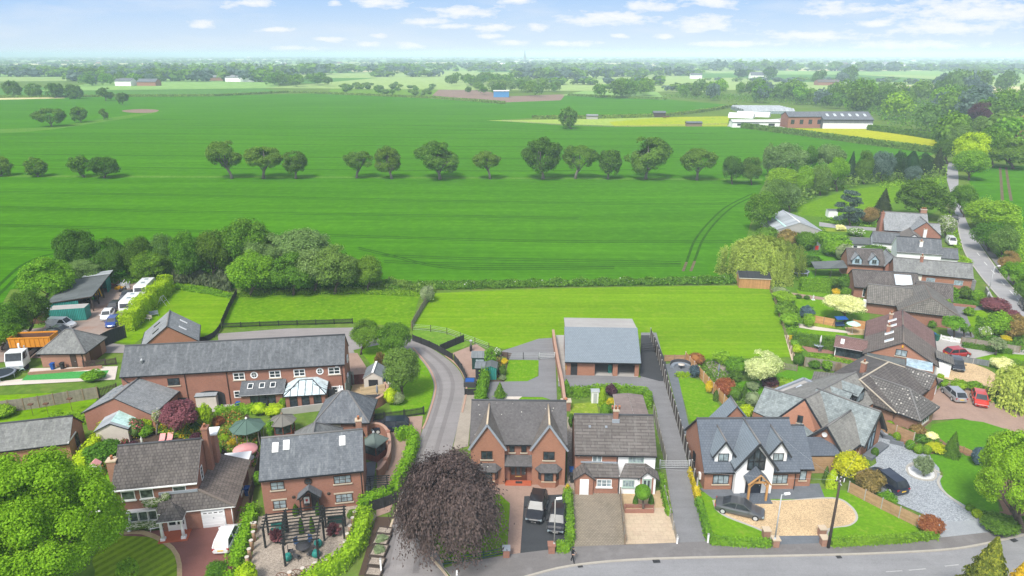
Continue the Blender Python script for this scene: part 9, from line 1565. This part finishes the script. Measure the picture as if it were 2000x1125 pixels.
for i,(px,L_,lb)in enumerate((((1424,229),18,'front white polytunnel'),((1440,226),24,'back white polytunnel'))):
 a=G(*px);o=thing('polytunnel',lb+' left of the glasshouse','polytunnel',(*a,0),-.5,'polytunnels');m=MB();N=10
 for j in range(N):t0,t1=math.pi*j/N,math.pi*(j+1)/N;m.poly([(0,4*math.cos(t0),3.6*math.sin(t0)),(L_,4*math.cos(t0),3.6*math.sin(t0)),(L_,4*math.cos(t1),3.6*math.sin(t1)),(0,4*math.cos(t1),3.6*math.sin(t1))][::-1],'polytunnel',True)
 m.poly([(0,4*math.cos(math.pi*j/N),3.6*math.sin(math.pi*j/N))for j in range(N+1)],'polytunnel');m.poly([(L_,4*math.cos(math.pi*j/N),3.6*math.sin(math.pi*j/N))for j in range(N+1)][::-1],'polytunnel');m.build('cover',o)
a=G(1452,222);o=thing('glasshouse','pale many-ridged glasshouse behind the polytunnels','glasshouse',(*a,0),-.06);m=MB()
for j in range(6):y=j*7;m.slab([(0,y,2.4),(40,y,2.4),(40,y+3.5,4.0),(0,y+3.5,4.0)],.2,'metal_roof','polytunnel');m.slab([(0,y+3.5,4.0),(40,y+3.5,4.0),(40,y+7,2.4),(0,y+7,2.4)],.2,'metal_roof','polytunnel')
m.build('roof',o);m=MB();m.box(0,40,0,42,0,2.15,'glass_pale');m.build('wall',o)
block('blue_shed','bright blue clad shed beside the spoil heap','shed',(964,190),17,14,6.2,7.0,'blue_clad','polytunnel',0);block('animal_shelter','small dark shelter in the buttercup paddock','shed',(1276,229),9,5,3.2,4.2,'timber_dark','slate',-3,group='paddock shelters');block('animal_shelter','low grey shelter at the near paddock edge','shed',(1341,247),10,4,2.2,2.9,'timber','slate',0,group='paddock shelters');block('animal_shelter','tiny pale shelter by the lone oak','shed',(1146,233),8,4,2.4,3.2,'concrete','slate_pale',0,group='paddock shelters')
for i,(px,w,d,he,hr,wm,rm,lb)in enumerate((((225,168),26,14,7,11,'render_white','slate','white cottage at the left end of the farmstead'),((268,168),30,14,6,10,'brick_old','slate','brick cottage in the farmstead row'),((402,158),34,16,6,9,'brick_old','slate_pale','brick farmhouse left of the long white barn'),((440,160),62,26,7,11,'render_white','slate_pale','long pale roofed barn on the far left'),((478,158),34,20,6,9,'concrete','slate_pale','grey shed right of the long pale barn'),((1466,157),30,16,9,14,'render_white','slate','white far farmhouse between dark trees'),((1598,167),34,14,5,8,'brick_old','tile_brown','brick barn between the lone trees on the pale field'),((1348,154),22,12,7,10,'render_white','slate','white house beside the dark far clump'),((1620,136),60,30,12,20,'render_white','tile_brown','large white house in the far tree belt'),((1726,133),70,30,12,18,'render_white','slate_pale','pale building at the end of the far tree belt'))):block('farmhouse',lb,'farmhouse',px,w,d,he,hr,wm,rm,rr.uniform(-8,8),group='far farm buildings')
for i in range(64):
 Y=2100*(8500/2100)**rr.random();X=rr.uniform(-.82,.82)*Y;s=(Y/2500)**.6;m=MB();w,d,h_=rr.uniform(10,32)*s,rr.uniform(9,16)*s,rr.uniform(5,8)*s**.5;wm=rr.choice(('render_white','brick_pale','render_cream','brick_old','render_white'));rm=rr.choice(('slate_pale','tile_brown','slate','polytunnel'))
 m.box(-w/2,w/2,-d/2,d/2,0,h_,wm);m.slab([(-w/2-.5,-d/2-.5,h_),(w/2+.5,-d/2-.5,h_),(w/2+.5,0,h_*1.5),(-w/2-.5,0,h_*1.5)],.4,rm,rm);m.slab([(-w/2-.5,0,h_*1.5),(w/2+.5,0,h_*1.5),(w/2+.5,d/2+.5,h_),(-w/2-.5,d/2+.5,h_)],.4,rm,rm)
 o=m.build('house',None,(X,Y,0));o.rotation_euler=(0,0,rr.uniform(-.5,.5));tag(o,'tiny pale building scattered on the hazy far plain','house','buildings of the far plain')
a=G(1025,119.5);o=thing('church','thin dark church spire breaking the far horizon','church',(*a,0));m=MB();m.box(-9,9,-9,9,0,26,'slate');m.build('tower',o);m=MB();m.lathe([(9,26),(.6,72)],8,'slate',smooth=False);m.build('spire',o)
for i,px in enumerate(((1304,231),(1298,232))):
 a=G(*px);m=MB();m.tube([(-1,0,1.2),(0,0,1.3),(1,0,1.25)],[.4,.45,.4],8,'rust');m.tube([(.9,0,1.4),(1.5,0,1.9),(1.9,0,1.7)],[.25,.2,.12],7,'rust')
 for x in(-.8,.8):
  for y in(-.25,.25):m.tube([(x,y,1.1),(x+.05,y,.55),(x,y,0)],[.16,.09,.07],6,'rust')
 m.tube([(-1.1,0,1.4),(-1.35,0,.6)],[.1,.05],5,'dark');o=m.build('horse',None,(*a,0));tag(o,'brown horse grazing in the buttercup paddock','horse','horses in the paddock')
